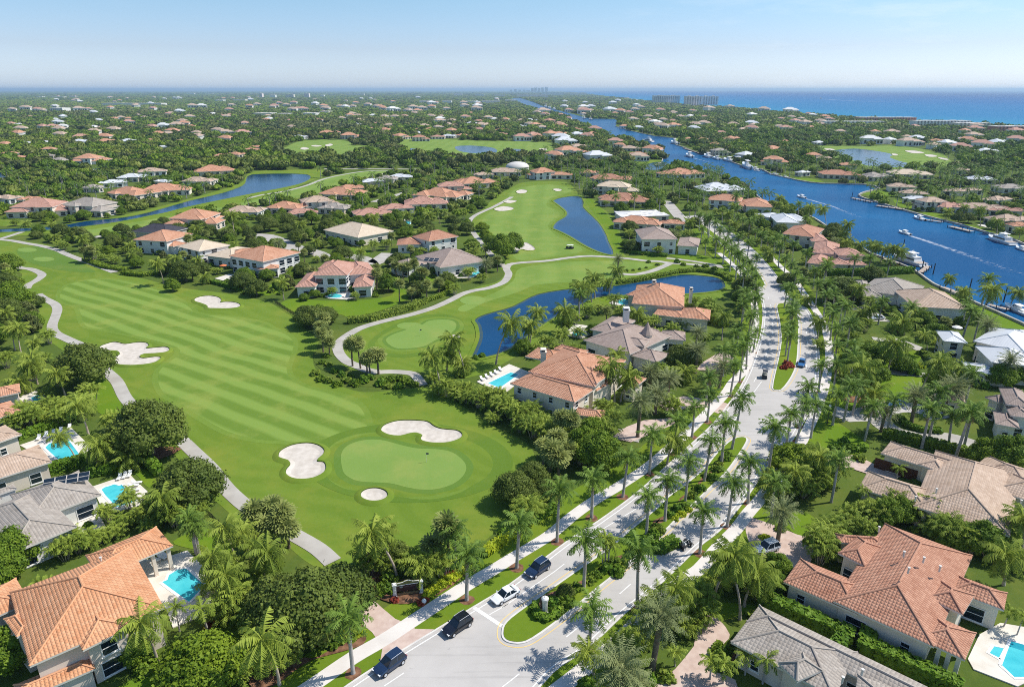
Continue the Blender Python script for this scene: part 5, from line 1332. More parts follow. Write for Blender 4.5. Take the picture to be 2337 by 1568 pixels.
whitep = plain('white_car_paint', (.80, .81, .83), .25, .5, coat=.5); bluep = plain('blue_paint', (.03, .13, .32), .22, .6, coat=.6); silver = plain('silver_paint', (.45, .5, .55), .28, .6, coat=.5)
def ln(c, a, b_): return K(c, *a), K(c, *b_)
car(*ln('C6', (1160, 1345), (1340, 1215)), navy, 'dark grey blue estate SUV nearest the bottom edge on the avenue')
car(*ln('C6', (1780, 985), (1940, 880)), blackp, 'black sport utility with a blue glass roof just past the stop line')
car(*ln('C6', (2205, 705), (2375, 610)), whitep, 'white saloon car waiting behind the stop line', suv=False, roofrail=False, W=1.86, Ht=1.46)
car(*ln('C7', (245, 470), (390, 370)), navy, 'dark blue SUV behind the white saloon on the avenue')
car(*ln('M8', (405, 1220), (425, 1165)), bluep, 'bright blue car on the upper right carriageway', suv=False, roofrail=False, W=1.86, Ht=1.5)
car(*ln('C4', (1140, 225), (1290, 205)), bluep, 'blue convertible car with pale top parked on the circular drive', suv=False, roofrail=False, W=1.86, Ht=1.45)
car(*ln('C8', (60, 240), (160, 205)), silver, 'pale car half hidden in the pink paver drive', suv=True, roofrail=False)
car(*ln('M8', (1030, 805), (1100, 800)), silver, 'grey car under the palms beside the grey waterfront drive', suv=False, roofrail=False, W=1.86, Ht=1.5)
def cart(p, rz, label, body, k=1.0):
    o = empty('golf_cart', (p.x, p.y, .06), rz, k)
    b = MB(); b.box((0, 0, .28), (2.3, 1.15, .28), 0, 0, .94); b.box((.85, 0, .5), (.55, 1.1, .42), 0, 0, .8); b.box((-.8, 0, .5), (.7, 1.1, .35)); b.build('body', body, o)
    b = MB(); b.box((-.25, 0, .56), (.5, 1.05, .2)); b.box((-.5, 0, .7), (.12, 1.05, .45)); b.build('seat', plain_cache('cream_vinyl', (.6, .56, .48), .6), o)
    for sx in (-.85, .55):
        for sy in (-.5, .5):
            b = MB(); b.tube([(sx, sy, .6), (sx*.9, sy*.92, 1.75)], .025, 5); b.build('roof_post', MAT['black'], o)
    b = MB(); b.box((-.12, 0, 1.75), (1.75, 1.15, .07), 0, 0, .95); b.build('roof', body if body is not MAT['black'] else MAT['white'], o)
    for sx in (-.75, .8):
        for sy in (-.52, .52): wheel(o, sx, sy, .23, .18)
    tag(o, label, 'golf cart'); LM.append((label, p.x, p.y, 1))
    return o
cart(P(1297, 568), 2.4, 'dark golf cart on the upper fairway, left of the pair', MAT['black'])
cart(P(1304, 568), 2.2, 'dark golf cart on the upper fairway, right of the pair', MAT['black'])
cart(K('M8', 95, 1305), -1.9, 'black open cart driving down the upper left carriageway', MAT['pile'], 1.05)
def buggy(p, rz):
    o = empty('open_buggy', (p.x, p.y, .045), rz)
    b = MB(); b.box((0, 0, .35), (2.2, .95, .26), 0, 0, .9); b.box((.95, 0, .45), (.7, .7, .36), 0, 0, .6); b.box((-.75, 0, .58), (.75, .9, .30), 0, 0, .85); b.build('body', blackp, o)
    for y in (-.25, .25):
        b = MB(); b.box((-.15, y, .6), (.45, .4, .16)); b.box((-.4, y, .7), (.12, .4, .5)); b.build('seat', plain_cache('pale_vinyl', (.62, .62, .60), .6), o)
    for y in (-.5, .5):
        b = MB(); b.tube([(.55, y, .6), (.2, y*.9, 1.45), (-.75, y*.9, 1.45), (-1.0, y, .7)], .035, 6); b.build('roll_bar', plain_cache('alloy', (.55, .56, .58), .35, .5), o)
    b = MB(); b.tube([(.45, .25, .75), (.3, .25, .95)], .025, 5); b.lathe([(.17, 0), (.17, .03), (.13, .03)], (.3, .25, .94), 10); b.build('steering_wheel', MAT['black'], o)
    for s in (-1, 1):
        b = MB(); b.box((1.25, s*.28, .62), (.12, .18, .14)); b.build('headlight', plain_cache('lamp_glass', (.75, .78, .8), .2, .6), o)
    for sx in (-.85, .95):
        for sy in (-.68, .68): wheel(o, sx, sy, .34, .3)
    tag(o, 'black open buggy with chrome bars on the lower right carriageway', 'buggy'); LM.append(('the open buggy', p.x, p.y, 1))
buggy(K('C7', 1640, 195), R(35)+math.pi*0)

# ---------------------------------------------------------------- boats, docks, wakes
def boat(bow, stern, label, kind='runabout', z=.06):
    d = bow-stern; L = d.length; W = max(2.2, min(L*.30, 6.0)); m_ = (bow+stern)/2
    o = empty('motor_boat' if kind != 'yacht' else 'motor_yacht', (m_.x, m_.y, z), math.atan2(d.y, d.x))
    fb = max(.8, L*.085)
    st = [(-.5, .86, .92), (-.3, .96, .92), (0, 1.0, .97), (.2, .92, 1.05), (.35, .68, 1.16), (.44, .38, 1.28), (.5, .04, 1.38)]
    V, b = [], MB()
    for x, k, h in st:
        w = W/2*k
        V += [(x*L*(1 if x < .4 else .97), -w*.72, 0), (x*L, -w, fb*h*.75), (x*L, -w*.98, fb*h), (x*L, w*.98, fb*h), (x*L, w, fb*h*.75), (x*L*(1 if x < .4 else .97), w*.72, 0)]
    n = 6
    b.add(V, [(i*n+k, (i+1)*n+k, (i+1)*n+(k+1) % n, i*n+(k+1) % n) for i in range(len(st)-1) for k in range(n)]+[tuple(range(n))])
    b.build('hull', plain_cache('hull_white', (.80, .80, .79), .3, .4, coat=.4), o)
    wm, gl = MAT['white'], MAT['glass']
    if kind == 'yacht':
        b = MB(); b.box((-.06*L, 0, fb*.95), (L*.52, W*.74, fb*1.0), 0, 0, .88); b.build('deckhouse', wm, o)
        b = MB(); b.box((-.05*L, 0, fb*1.25), (L*.485, W*.745, fb*.42), 0, 0, .94); b.build('window_band', gl, o)
        b = MB(); b.box((-.10*L, 0, fb*1.95), (L*.40, W*.66, fb*.16)); b.box((-.06*L, 0, fb*2.1), (L*.22, W*.52, fb*.5), 0, 0, .8); b.build('flybridge', wm, o)
        b = MB(); b.box((-.10*L, 0, fb*3.0), (L*.24, W*.6, fb*.10), 0, 0, .9)
        for sx in (-.19, -.02):
            for sy in (-.25, .25): b.tube([(sx*L, sy*W, fb*2.1), (sx*L, sy*W, fb*3.02)], .05, 5)
        b.build('hardtop', wm, o)
        b = MB(); b.box((-.405*L, 0, fb*.93), (L*.17, W*.8, .05)); b.build('aft_deck', MAT['dock'], o)
        b = MB(); b.box((-.52*L, 0, fb*.25), (L*.07, W*.8, .12)); b.build('swim_platform', wm, o)
        b = MB(); b.tube([(.18*L, -W*.42, fb*1.05), (.2*L, -W*.42, fb*1.5), (.47*L, -W*.1, fb*1.85), (.47*L, W*.1, fb*1.85), (.2*L, W*.42, fb*1.5), (.18*L, W*.42, fb*1.05)], .03, 4); b.build('bow_rail', plain_cache('alloy', (.55, .56, .58), .35, .5), o)
        b = MB(); b.tube([(-.1*L, 0, fb*3.0), (-.11*L, 0, fb*3.9)], .05, 5); b.box((-.1*L, 0, fb*3.5), (.25, 1.1, .12)); b.build('radar_mast', wm, o)
    else:
        b = MB(); b.box((-.12*L, 0, fb*.80), (L*.58, W*.66, fb*.16)); b.build('cockpit_floor', MAT['fascia'], o)
        b = MB(); b.box((.02*L, 0, fb*.9), (L*.20, W*.5, fb*.8), 0, 0, .8); b.build('console', wm, o)
        b = MB(); b.box((.10*L, 0, fb*1.35), (L*.08, W*.48, fb*.5), 0, 0, .7); b.build('windscreen', gl, o)
        if kind in ('cabin', 'top'):
            b = MB(); b.box((-.03*L, 0, fb*2.3), (L*.30, W*.62, .10), 0, 0, .9)
            for sx in (-.14, .06):
                for sy in (-.24, .24): b.tube([(sx*L, sy*W, fb*.95), (sx*L, sy*W, fb*2.32)], .05, 5)
            b.build('hardtop', wm, o)
        b = MB(); b.box((-.54*L, 0, fb*.1), (L*.07, .5, fb*1.1), 0, 0, .8); b.build('outboard_motor', MAT['pile'], o)
        b = MB(); b.box((-.25*L, 0, fb*.95), (L*.10, W*.5, fb*.35)); b.build('bench', wm, o)
    tag(o, label, 'boat'); LM.append((label, m_.x, m_.y, L/2))
boat(P(2038, 588), P(2107, 610), 'large white flybridge yacht docked at the near canal bank', 'yacht')
boat(P(2255, 544), P(2311, 561), 'white sport yacht moored at the far bank, right side', 'yacht')
boat(P(2051, 530), P(2077, 538), 'white motor boat trailing the broad wake on the canal', 'cabin')
boat(P(1820, 449), P(1838, 454), 'small white boat trailing the longer thin wake', 'cabin')
boat(P(1567, 356), P(1580, 361), 'small white boat alone on the mid canal', 'cabin')
boat(P(1466, 323), P(1490, 325.5), 'double decked white cruise boat on the upper canal', 'yacht')
boat(P(2293, 699), P(2350, 724), 'open white boat at the right edge of the near bank', 'top')
for i, (a, b_) in enumerate((((1532, 327), (1548, 331)), ((1652, 366), (1674, 371)), ((1695, 379), (1713, 388)), ((1716, 386), (1732, 389)), ((1720, 391), (1734, 392)), ((1756, 399.5), (1776, 399)), ((1781, 405), (1800, 407)), ((2086, 497), (2110, 505)), ((2318, 566), (2345, 576)), ((1608, 357), (1622, 362)), ((1630, 362), (1642, 366)))):
    boat(P(*a), P(*b_), f"small white boat moored along the far bank, {ORD[i]} from the canal bend", 'top')
for i, (x, y) in enumerate(((1243, 246.5), (1252, 249), (1262, 251.5), (1330, 271), (1345, 273.5))):
    boat(P(x, y), P(x+6, y+1.2), f"tiny white boat by the distant bank, {ORD[i]} from the canal head", 'cabin')
boat(P(1871, 226.3), P(1874, 226.6), 'tiny white boat drawing a long wake on the ocean', 'cabin', .65)
def dock(a, b_, w, label):
    d = b_-a; L = d.length
    o = empty('boat_dock', (a.x, a.y, 0), math.atan2(d.y, d.x))
    b = MB(); b.box((L/2, 0, .75), (L, w, .15)); b.build('deck', MAT['dock'], o)
    for k in range(max(2, int(L/4))+1):
        for s in (-1, 1):
            b = MB(); b.tube([(k*L/max(2, int(L/4)), s*(w/2+.15), 0), (k*L/max(2, int(L/4)), s*(w/2+.15), 1.7)], .16, 6); b.build('piling', MAT['pile'], o)
    tag(o, label, 'dock')
dock(P(1945, 455), P(1990, 464), 2.2, 'wooden dock at the point of the far bank')
dock(P(2000, 472), P(2062, 481), 3.0, 'long wooden dock below the lawn on the far bank')
dock(P(2100, 503), P(2150, 510), 2.4, 'wooden dock beside the moored small boat')
dock(P(2168, 520), P(2218, 532), 3.0, 'brown dock before the blue pool on the far bank')
dock(P(2020, 594), P(2045, 606), 2.5, 'wooden dock under the flybridge yacht bow')
dock(P(2100, 626), P(2118, 612), 2.0, 'short dock at the flybridge yacht stern')
dock(P(2150, 660), P(2200, 678), 2.0, 'narrow dock along the grey waterfront house')
dock(P(1560, 340), P(1600, 353), 2.0, 'distant dock on the upper far bank')
dock(P(2255, 700), P(2300, 712), 2.0, 'dock at the right end of the near lawn')
for i, (x, y, h) in enumerate(((2129, 627, 4.6), (2211, 666, 5.0), (2037, 584, 5.0), (2104, 614, 3.6), (2290, 690, 5.5), (1944, 452, 4), (2062, 560, 3))):
    p = P(x, y); b = MB(); b.tube([(0, 0, 0), (.15, .1, h)], [.22, .18], 8)
    o = b.build('mooring_pile', MAT['pile']); o.location = p
    tag(o, f"dark mooring pile in the canal, {('beside the yacht stern', 'off the grey waterfront house', 'off the yacht bow', 'behind the yacht stern', 'by the right edge boat', 'at the far point dock', 'in mid channel')[i]}", 'mooring pile')
def wake(q, w0, w1, z=.075):
    path = smooth(pts('V', q), False, 6); b = MB(); m = len(path)-1
    for i in range(m):
        c = []
        for k in (i, i+1):
            t = k/m; d_ = path[min(k+1, m)]-path[max(k-1, 0)]; n_ = Vector((-d_.y, d_.x, 0)).normalized(); w = w0+(w1-w0)*t
            c += [path[k]-n_*w/2+Vector((0, 0, z)), path[k]+n_*w/2+Vector((0, 0, z))]
        b.add([c[0], c[2], c[3], c[1]], [(0, 1, 2, 3)], 0, [[(0, i/m), (0, (i+1)/m), (1, (i+1)/m), (1, i/m)]])
    o = b.build('wake', MAT['foam'], uv=True); o['kind'] = 'structure'
wake('2078,539 2100,546 2130,556 2169,569 2205,582 2250,598 2337,628', 3.6, 9)
wake('1839,454.5 1867,462 1900,472 1930,484 1960,496', 2.6, 7)
wake('1875,226.7 1930,230.5 2000,233 2080,236 2170,239.5', 30, 60, .66)
wake('1582,361.5 1600,366 1625,372', 2, 5)

def lamp(p, h, label):
    o = empty('street_lamp', (p.x, p.y, .1))
    b = MB(); b.lathe([(.14, 0), (.12, .4), (.07, .5), (.05, h)], n=8); b.build('post', MAT['black'], o)
    b = MB(); b.lathe([(.08, h), (.24, h+.15), (.28, h+.55), (.05, h+.8)], n=8); b.build('lantern', plain_cache('lamp_glass', (.75, .78, .8), .2, .6), o)
    tag(o, label, 'street lamp')
lamp(K('C4', 205, 1075), 4.5, 'dark lamp post with pale lantern beside the palm thicket')
lamp(K('C4', 635, 375), 4.0, 'small dark lamp post at the side street corner')
# ---------------------------------------------------------------- plants
def qm(name, parts):
    """parts: list of (V (n,3), F (m,4), material, tone (m,)) joined into one mesh"""
    me = bpy.data.meshes.new(name)
    nv = sum(len(p[0]) for p in parts); nf = sum(len(p[1]) for p in parts)
    V = np.concatenate([p[0] for p in parts]).astype(np.float32)
    off, Fs, mi, tn, mats = 0, [], [], [], []
    for v, f, m, t in parts:
        Fs.append(f+off); off += len(v)
        if m not in mats: mats.append(m)
        mi.append(np.full(len(f), mats.index(m), np.int32))
        tn.append(np.asarray(t, np.float32)*np.ones(len(f), np.float32))
    Fq = np.concatenate(Fs).astype(np.int32)
    me.vertices.add(nv); me.vertices.foreach_set('co', V.ravel())
    me.loops.add(nf*4); me.loops.foreach_set('vertex_index', Fq.ravel())
    me.polygons.add(nf); me.polygons.foreach_set('loop_start', np.arange(0, nf*4, 4, dtype=np.int32))
    me.polygons.foreach_set('material_index', np.concatenate(mi))
    for m in mats: me.materials.append(m)
    a = me.attributes.new('tone', 'FLOAT', 'FACE'); a.data.foreach_set('value', np.concatenate(tn))
    me.update(calc_edges=True)
    return me

def qtube(path, rad, n=7):
    b = MB(); b.tube(path, rad, n, cap=False)
    return np.array([tuple(v) for v in b.v]), np.array(b.f)

def quads(c, a, b):
    """quads centred at c with half axes a and b"""
    v = np.stack([c-a-b, c+a-b, c+a+b, c-a+b], 1).reshape(-1, 3)
    return v, np.arange(len(v)).reshape(-1, 4)

def unit(v):
    return v/np.maximum(np.linalg.norm(v, axis=-1, keepdims=True), 1e-9)

def fronds(g, n, L, el0, el1, droop, nl, ll, lw, fold=.5, plume=0.0, up0=0.0):
    """feather palm crown: n arching fronds, each with nl pairs of leaflets"""
    Vs, Fs, Ts, off = [], [], [], 0
    for i in range(n):
        az = i*2.39996+g.uniform(-.15, .15)
        el = el0+(el1-el0)*((i+.5)/n)+g.uniform(-.08, .08)
        le = L*g.uniform(.86, 1.08)
        t = np.linspace(0, 1, nl+1)
        ang = el-droop*t**1.3*g.uniform(.85, 1.15)
        dx = np.cumsum(np.cos(ang))*le/nl; dz = np.cumsum(np.sin(ang))*le/nl
        h = np.array([math.cos(az), math.sin(az), 0]); s = np.array([-h[1], h[0], 0])
        pr = np.outer(dx, h)+np.outer(dz, [0, 0, 1])+np.array([0, 0, up0])
        tan = unit(np.outer(np.cos(ang), h)+np.outer(np.sin(ang), [0, 0, 1]))
        nor = np.cross(tan, s[None, :])
        nor = nor*np.sign(nor[:, 2:3]+1e-6)
        for sd in (-1, 1):
            prof = np.sin(np.pi*np.clip(.12+.86*t, 0, 1))**.55
            d = unit(sd*s[None]*1.0+tan*.55-nor*fold+g.normal(0, .10+plume, (nl+1, 3)))
            ln = (ll*prof*g.uniform(.85, 1.15, nl+1))[:, None]
            w = tan*(lw/2)
            tip = pr+d*ln-np.array([0, 0, 1])*ln*.22
            v = np.stack([pr-w, pr+w, tip+w*.35, tip-w*.35], 1).reshape(-1, 3)
            Vs.append(v); Fs.append(np.arange(len(v)).reshape(-1, 4)+off); off += len(v)
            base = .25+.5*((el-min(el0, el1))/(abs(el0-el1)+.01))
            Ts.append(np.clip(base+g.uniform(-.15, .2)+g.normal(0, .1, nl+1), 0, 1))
        # the rachis as a thin ribbon
        w = s[None]*.05*(1.15-t)[:, None]
        v = np.concatenate([np.stack([pr[:-1]-w[:-1], pr[:-1]+w[:-1], pr[1:]+w[1:], pr[1:]-w[1:]], 1).reshape(-1, 3)])
        Vs.append(v); Fs.append(np.arange(len(v)).reshape(-1, 4)+off); off += len(v); Ts.append(np.full(nl, .85))
    return np.concatenate(Vs), np.concatenate(Fs), np.concatenate(Ts)

def fans(g, n, rad, leaf, nb=9):
    """fan palm crown: round pleated leaves on stalks in a ball"""
    Vs, Ts = [], []
    for i in range(n):
        z = 1-1.55*(i+.5)/n; a = i*2.39996
        d = np.array([math.sqrt(max(0, 1-z*z))*math.cos(a), math.sqrt(max(0, 1-z*z))*math.sin(a), z])
        d = unit(d+g.normal(0, .12, 3))
        c = d*rad*.55*g.uniform(.8, 1.1)
        s = unit(np.cross(d, [0, 0, 1])+1e-3); u = np.cross(s, d)
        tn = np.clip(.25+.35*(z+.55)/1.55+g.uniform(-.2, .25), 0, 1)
        for k in range(nb):
            th = (k/(nb-1)-.5)*3.7
            r = unit(d*math.cos(th)+s*math.sin(th)-np.array([0, 0, .35]))
            q = c+r*leaf*g.uniform(.85, 1.1)-np.array([0, 0, .18*leaf])
            w = unit(np.cross(r, u))*leaf*.10
            Vs.append(np.stack([c-w*.5, c+w*.5, q+w, q-w])); Ts.append(tn+g.uniform(-.08, .08))
    v = np.concatenate(Vs)
    return v, np.arange(len(v)).reshape(-1, 4), np.clip(np.array(Ts), 0, 1)

def blob(g, c, r, nu=8, nv=5, rough=.15):
    u = np.linspace(0, 2*np.pi, nu, endpoint=False); w = np.linspace(.12, np.pi-.12, nv)
    U, W = np.meshgrid(u, w)
    rr = 1+g.uniform(-rough, rough, U.shape)
    v = np.stack([c[0]+r[0]*rr*np.sin(W)*np.cos(U), c[1]+r[1]*rr*np.sin(W)*np.sin(U), c[2]+r[2]*rr*np.cos(W)], -1).reshape(-1, 3)
    f = [(i*nu+k, i*nu+(k+1) % nu, (i+1)*nu+(k+1) % nu, (i+1)*nu+k) for i in range(nv-1) for k in range(nu)]
    return v, np.array(f)

def crown(g, r, h, z0, nlobe, nleaf, size, flat=1.0, spread=.62):
    """broad crown: leaf faces over many overlapping clumps of an uneven dome; unit radius r, height h above z0"""
    Vs, Fs, Ts, off = [], [], [], 0
    C, Rd = [], []
    for i in range(nlobe):
        a = i*2.39996+g.uniform(-.3, .3); q = math.sqrt((i+.6)/nlobe)
        rad = r*g.uniform(.24, .40)
        x, y = q*spread*1.18*r*math.cos(a), q*spread*1.18*r*math.sin(a)
        top = h*(1-.62*q**2.2)*g.uniform(.80, 1.06)
        C.append((x, y, z0+max(rad*.55, top-rad*.75))); Rd.append(rad)
    for i in range(nlobe//2):                    # lower skirts
        a = g.uniform(0, 6.28); q = g.uniform(.5, 1)
        rad = r*g.uniform(.2, .32)
        C.append((q*spread*1.25*r*math.cos(a), q*spread*1.25*r*math.sin(a), z0+h*g.uniform(.12, .38))); Rd.append(rad)
    C = np.array(C); Rd = np.array(Rd)
    lt = g.uniform(0, 1, len(C))
    p = Rd**2/np.sum(Rd**2)
    k = g.choice(len(C), nleaf, p=p)
    d = unit(g.normal(0, 1, (nleaf, 3))+np.array([0, 0, .35]))
    pos = C[k]+d*Rd[k][:, None]*g.uniform(.74, 1.0, (nleaf, 1))*(1+.30*np.maximum(0, g.normal(0, .5, (nleaf, 1))))*np.array([1, 1, .82])
    nrm = unit(d+g.normal(0, .55, (nleaf, 3))+np.array([0, 0, .25]))
    s = unit(np.cross(nrm, g.normal(0, 1, (nleaf, 3)))); u = np.cross(nrm, s)
    sz = size*g.uniform(.55, 1.25, (nleaf, 1))
    v, f = quads(pos, s*sz*.5, u*sz*.36)
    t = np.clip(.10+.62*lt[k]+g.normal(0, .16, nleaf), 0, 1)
    Vs.append(v); Fs.append(f); Ts.append(t); off = len(v)
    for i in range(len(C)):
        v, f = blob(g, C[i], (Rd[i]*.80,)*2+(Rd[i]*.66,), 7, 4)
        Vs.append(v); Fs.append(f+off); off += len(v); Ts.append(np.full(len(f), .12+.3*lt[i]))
    return np.concatenate(Vs), np.concatenate(Fs), np.concatenate(Ts)

PLANTS = {}                                      # kind -> list of dict(part name -> mesh) and joined mesh
def plant(kind, variants):
    out = []
    for i, parts in enumerate(variants):
        d = {'parts': [(nm, qm(nm, ps)) for nm, ps in parts], 'all': qm(kind, [q for nm, ps in parts for q in ps])}
        out.append(d)
    PLANTS[kind] = out

def trunk_q(path, rad, m, n=7, tone=.5):
    v, f = qtube(path, rad, n)
    return (v, f, m, tone)

def royal(seed, h):
    g = np.random.default_rng(seed)
    tr = trunk_q([(0, 0, 0), (0, 0, .6), (.03, 0, h*.5), (.02, .03, h)], [.34, .27, .25, .19], MAT['ptrunk'], 9)
    cs = trunk_q([(.02, .03, h), (.02, .03, h+.5), (.02, .03, h+1.5)], [.22, .24, .12], MAT['shaft'], 8)
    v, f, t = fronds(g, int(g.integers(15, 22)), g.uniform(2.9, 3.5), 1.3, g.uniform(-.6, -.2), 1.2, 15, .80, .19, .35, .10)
    v = v+np.array([.02, .03, h+1.35])
    dv, df, dt = fronds(g, 3, 2.4, -.7, -1.2, .6, 8, .45, .16, .6, .15); dv = dv+np.array([.02, .03, h+1.1])
    return [('trunk', [tr]), ('crownshaft', [cs]), ('crown', [(v, f, MAT['l_royal'], t), (dv, df, MAT['l_dead'], dt)])]
def coco(seed, h, lean):
    g = np.random.default_rng(seed); a = g.uniform(0, 6.28)
    pth = [(lean*math.cos(a)*(q**1.8), lean*math.sin(a)*(q**1.8), h*q) for q in np.linspace(0, 1, 7)]
    tr = trunk_q(pth, [.26, .19, .16, .15, .14, .13, .13], MAT['ctrunk'], 7)
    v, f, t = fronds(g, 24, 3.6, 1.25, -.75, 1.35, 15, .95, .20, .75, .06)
    v = v+np.array(pth[-1])
    dv, df, dt = fronds(g, 4, 2.8, -.8, -1.3, .4, 8, .6, .2, .7, .12); v = np.concatenate([v]); dv = dv+np.array(pth[-1])
    bc = blob(g, np.array(pth[-1])-np.array([0, 0, .2]), (.35, .35, .35))
    return [('trunk', [tr]), ('crown', [(v, f, MAT['l_coco'], t), (dv, df, MAT['l_dead'], dt), (bc[0], bc[1], MAT['l_coco'], .9)])]
def sabal(seed, h):
    g = np.random.default_rng(seed)
    tr = trunk_q([(0, 0, 0), (.1, 0, h*.5), (.1, .1, h)], [.24, .2, .2], MAT['trunk'], 7)
    v, f, t = fans(g, 44, 2.0, 1.25); v = v+np.array([.1, .1, h+.5])
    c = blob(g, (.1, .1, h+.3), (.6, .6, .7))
    return [('trunk', [tr]), ('crown', [(v, f, MAT['l_fan'], t), (c[0], c[1], MAT['l_fan'], .1)])]
def date(seed, h):
    g = np.random.default_rng(seed)
    tr = trunk_q([(0, 0, 0), (0, 0, .5), (0, 0, h-.5), (0, 0, h)], [.42, .33, .33, .42], MAT['trunk'], 9)
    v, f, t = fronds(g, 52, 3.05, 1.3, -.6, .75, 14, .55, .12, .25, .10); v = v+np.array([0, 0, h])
    c = blob(g, (0, 0, h+.1), (.55, .55, .5))
    return [('trunk', [tr]), ('crown', [(v, f, MAT['l_date'], t), (c[0], c[1], MAT['l_date'], .9)])]
def areca(seed, h, n=9):
    g = np.random.default_rng(seed)
    trs, cr = [], []
    for i in range(n):
        a = i*2.39996; rr = .25+.95*math.sqrt(i/n); hh = h*g.uniform(.55, 1.0)*(1-.15*i/n)
        e = (rr*1.5*math.cos(a), rr*1.5*math.sin(a), hh)
        trs.append(trunk_q([(rr*.5*math.cos(a), rr*.5*math.sin(a), 0), e], [.07, .05], MAT['ctrunk'], 5))
        v, f, t = fronds(g, 9, 1.85, 1.3, -.1, 1.45, 9, .55, .17, .45, .08)
        cr.append((v+np.array(e), f, MAT['l_areca'], np.clip(t+g.uniform(-.2, .15), 0, 1)))
    return [('trunk', trs), ('crown', cr)]
def small(seed, h):
    g = np.random.default_rng(seed)
    tr = trunk_q([(0, 0, 0), (.1, 0, h*.6), (.05, .1, h)], [.14, .10, .09], MAT['ptrunk'], 6)
    v, f, t = fronds(g, 13, 1.9, 1.2, -.2, 1.5, 11, .5, .16, .5, .08); v = v+np.array([.05, .1, h])
    return [('trunk', [tr]), ('crown', [(v, f, MAT['l_areca'], t)])]
def tree(seed, mat_, r, h, z0, nlobe, nleaf, size, bark='trunk', flat=1.0):
    g = np.random.default_rng(seed)
    tr = [trunk_q([(0, 0, 0), (0, 0, z0*.6), (.1, .05, z0+h*.35)], [r*.075, r*.055, r*.03], MAT[bark], 8)]
    for k in range(6):
        a = k*1.05+g.uniform(-.2, .2)
        tr.append(trunk_q([(0, 0, z0*.75), (r*.28*math.cos(a), r*.28*math.sin(a), z0+h*.22), (r*.58*math.cos(a), r*.58*math.sin(a), z0+h*.45)], [r*.04, r*.025, r*.012], MAT[bark], 5))
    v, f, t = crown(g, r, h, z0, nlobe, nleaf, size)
    return [('trunk', tr), ('crown', [(v, f, MAT[mat_], t)])]
def shrub(seed, mat_, r, h, nleaf, size):
    g = np.random.default_rng(seed)
    v, f, t = crown(g, r, h, 0.0, 10, nleaf, size)
    return [('foliage', [(v, f, MAT[mat_], t)])]
plant('royal_palm', [royal(1, 7.6), royal(2, 8.4), royal(3, 7.0), royal(4, 8.0), royal(5, 6.6), royal(6, 8.8), royal(7, 7.9)])
plant('coconut_palm', [coco(11, 6.5, 1.0), coco(12, 7.5, 2.0), coco(13, 5.5, 1.4), coco(14, 8.5, 2.6), coco(15, 3.0, .6)])
plant('fan_palm', [sabal(21, 4.6), sabal(22, 5.6), sabal(23, 3.6)])
plant('date_palm', [date(31, 5.0), date(32, 6.5), date(33, 3.2)])
plant('clumping_palm', [areca(41, 3.6), areca(42, 4.4), areca(43, 2.8, 7)])
plant('slender_palm', [small(51, 3.6), small(52, 4.4)])
plant('oak_tree', [tree(61, 'l_oak', 6.0, 5.8, 2.4, 38, 17000, .31), tree(62, 'l_oak', 6.0, 5.2, 2.2, 34, 16500, .31), tree(63, 'l_oak', 6.0, 6.6, 2.6, 36, 17000, .31)])
plant('ficus_tree', [tree(71, 'l_ficus', 5.0, 5.4, 1.8, 30, 13000, .31), tree(72, 'l_ficus', 5.0, 4.8, 1.8, 26, 12000, .31), tree(73, 'l_ficus', 5.0, 6.2, 2.0, 30, 13000, .31)])
plant('yellow_tree', [tree(81, 'l_olive', 5.0, 5.0, 1.6, 30, 13000, .31), tree(82, 'l_olive', 5.0, 4.4, 1.6, 26, 12000, .31)])
plant('shrub', [shrub(91, 'l_hedge', 1.2, 1.3, 420, .34), shrub(92, 'l_ficus', 1.3, 1.2, 420, .34), shrub(93, 'l_areca', 1.2, 1.1, 380, .36)])
plant('lime_shrub', [shrub(94, 'l_lime', 1.1, .9, 340, .30)])
plant('red_shrub', [shrub(95, 'l_red', 1.0, .8, 320, .30)])
plant('pale_tree', [tree(96, 'l_pale', 5.0, 8.5, 1.5, 22, 2600, .75)])
SPEC = dict(R=('royal_palm', 'palm'), C=('coconut_palm', 'palm'), S=('fan_palm', 'palm'), D=('date_palm', 'palm'), A=('clumping_palm', 'palm clump'), T=('slender_palm', 'palm'),
            O=('oak_tree', 'tree'), F=('ficus_tree', 'tree'), Y=('yellow_tree', 'tree'), B=('shrub', 'shrub'), L=('lime_shrub', 'shrub'), Q=('red_shrub', 'shrub'), N=('pale_tree', 'tree'))
LOOK = dict(R='tall royal palm', C='drooping coconut palm', S='round fan palm', D='silvery date palm', A='bushy palm clump', T='slim small palm', O='dark leafy tree', F='glossy green tree', Y='yellow green tree', B='rounded green shrub', L='lime yellow shrub', Q='dark red shrub', N='feathery olive tree')
BASER = dict(O=6.0, F=5.0, Y=5.0, B=1.25, L=1.1, Q=1.0, N=5.0)
NSH = [0]
PUT = []                                         # (object, species, x, y, label or None)
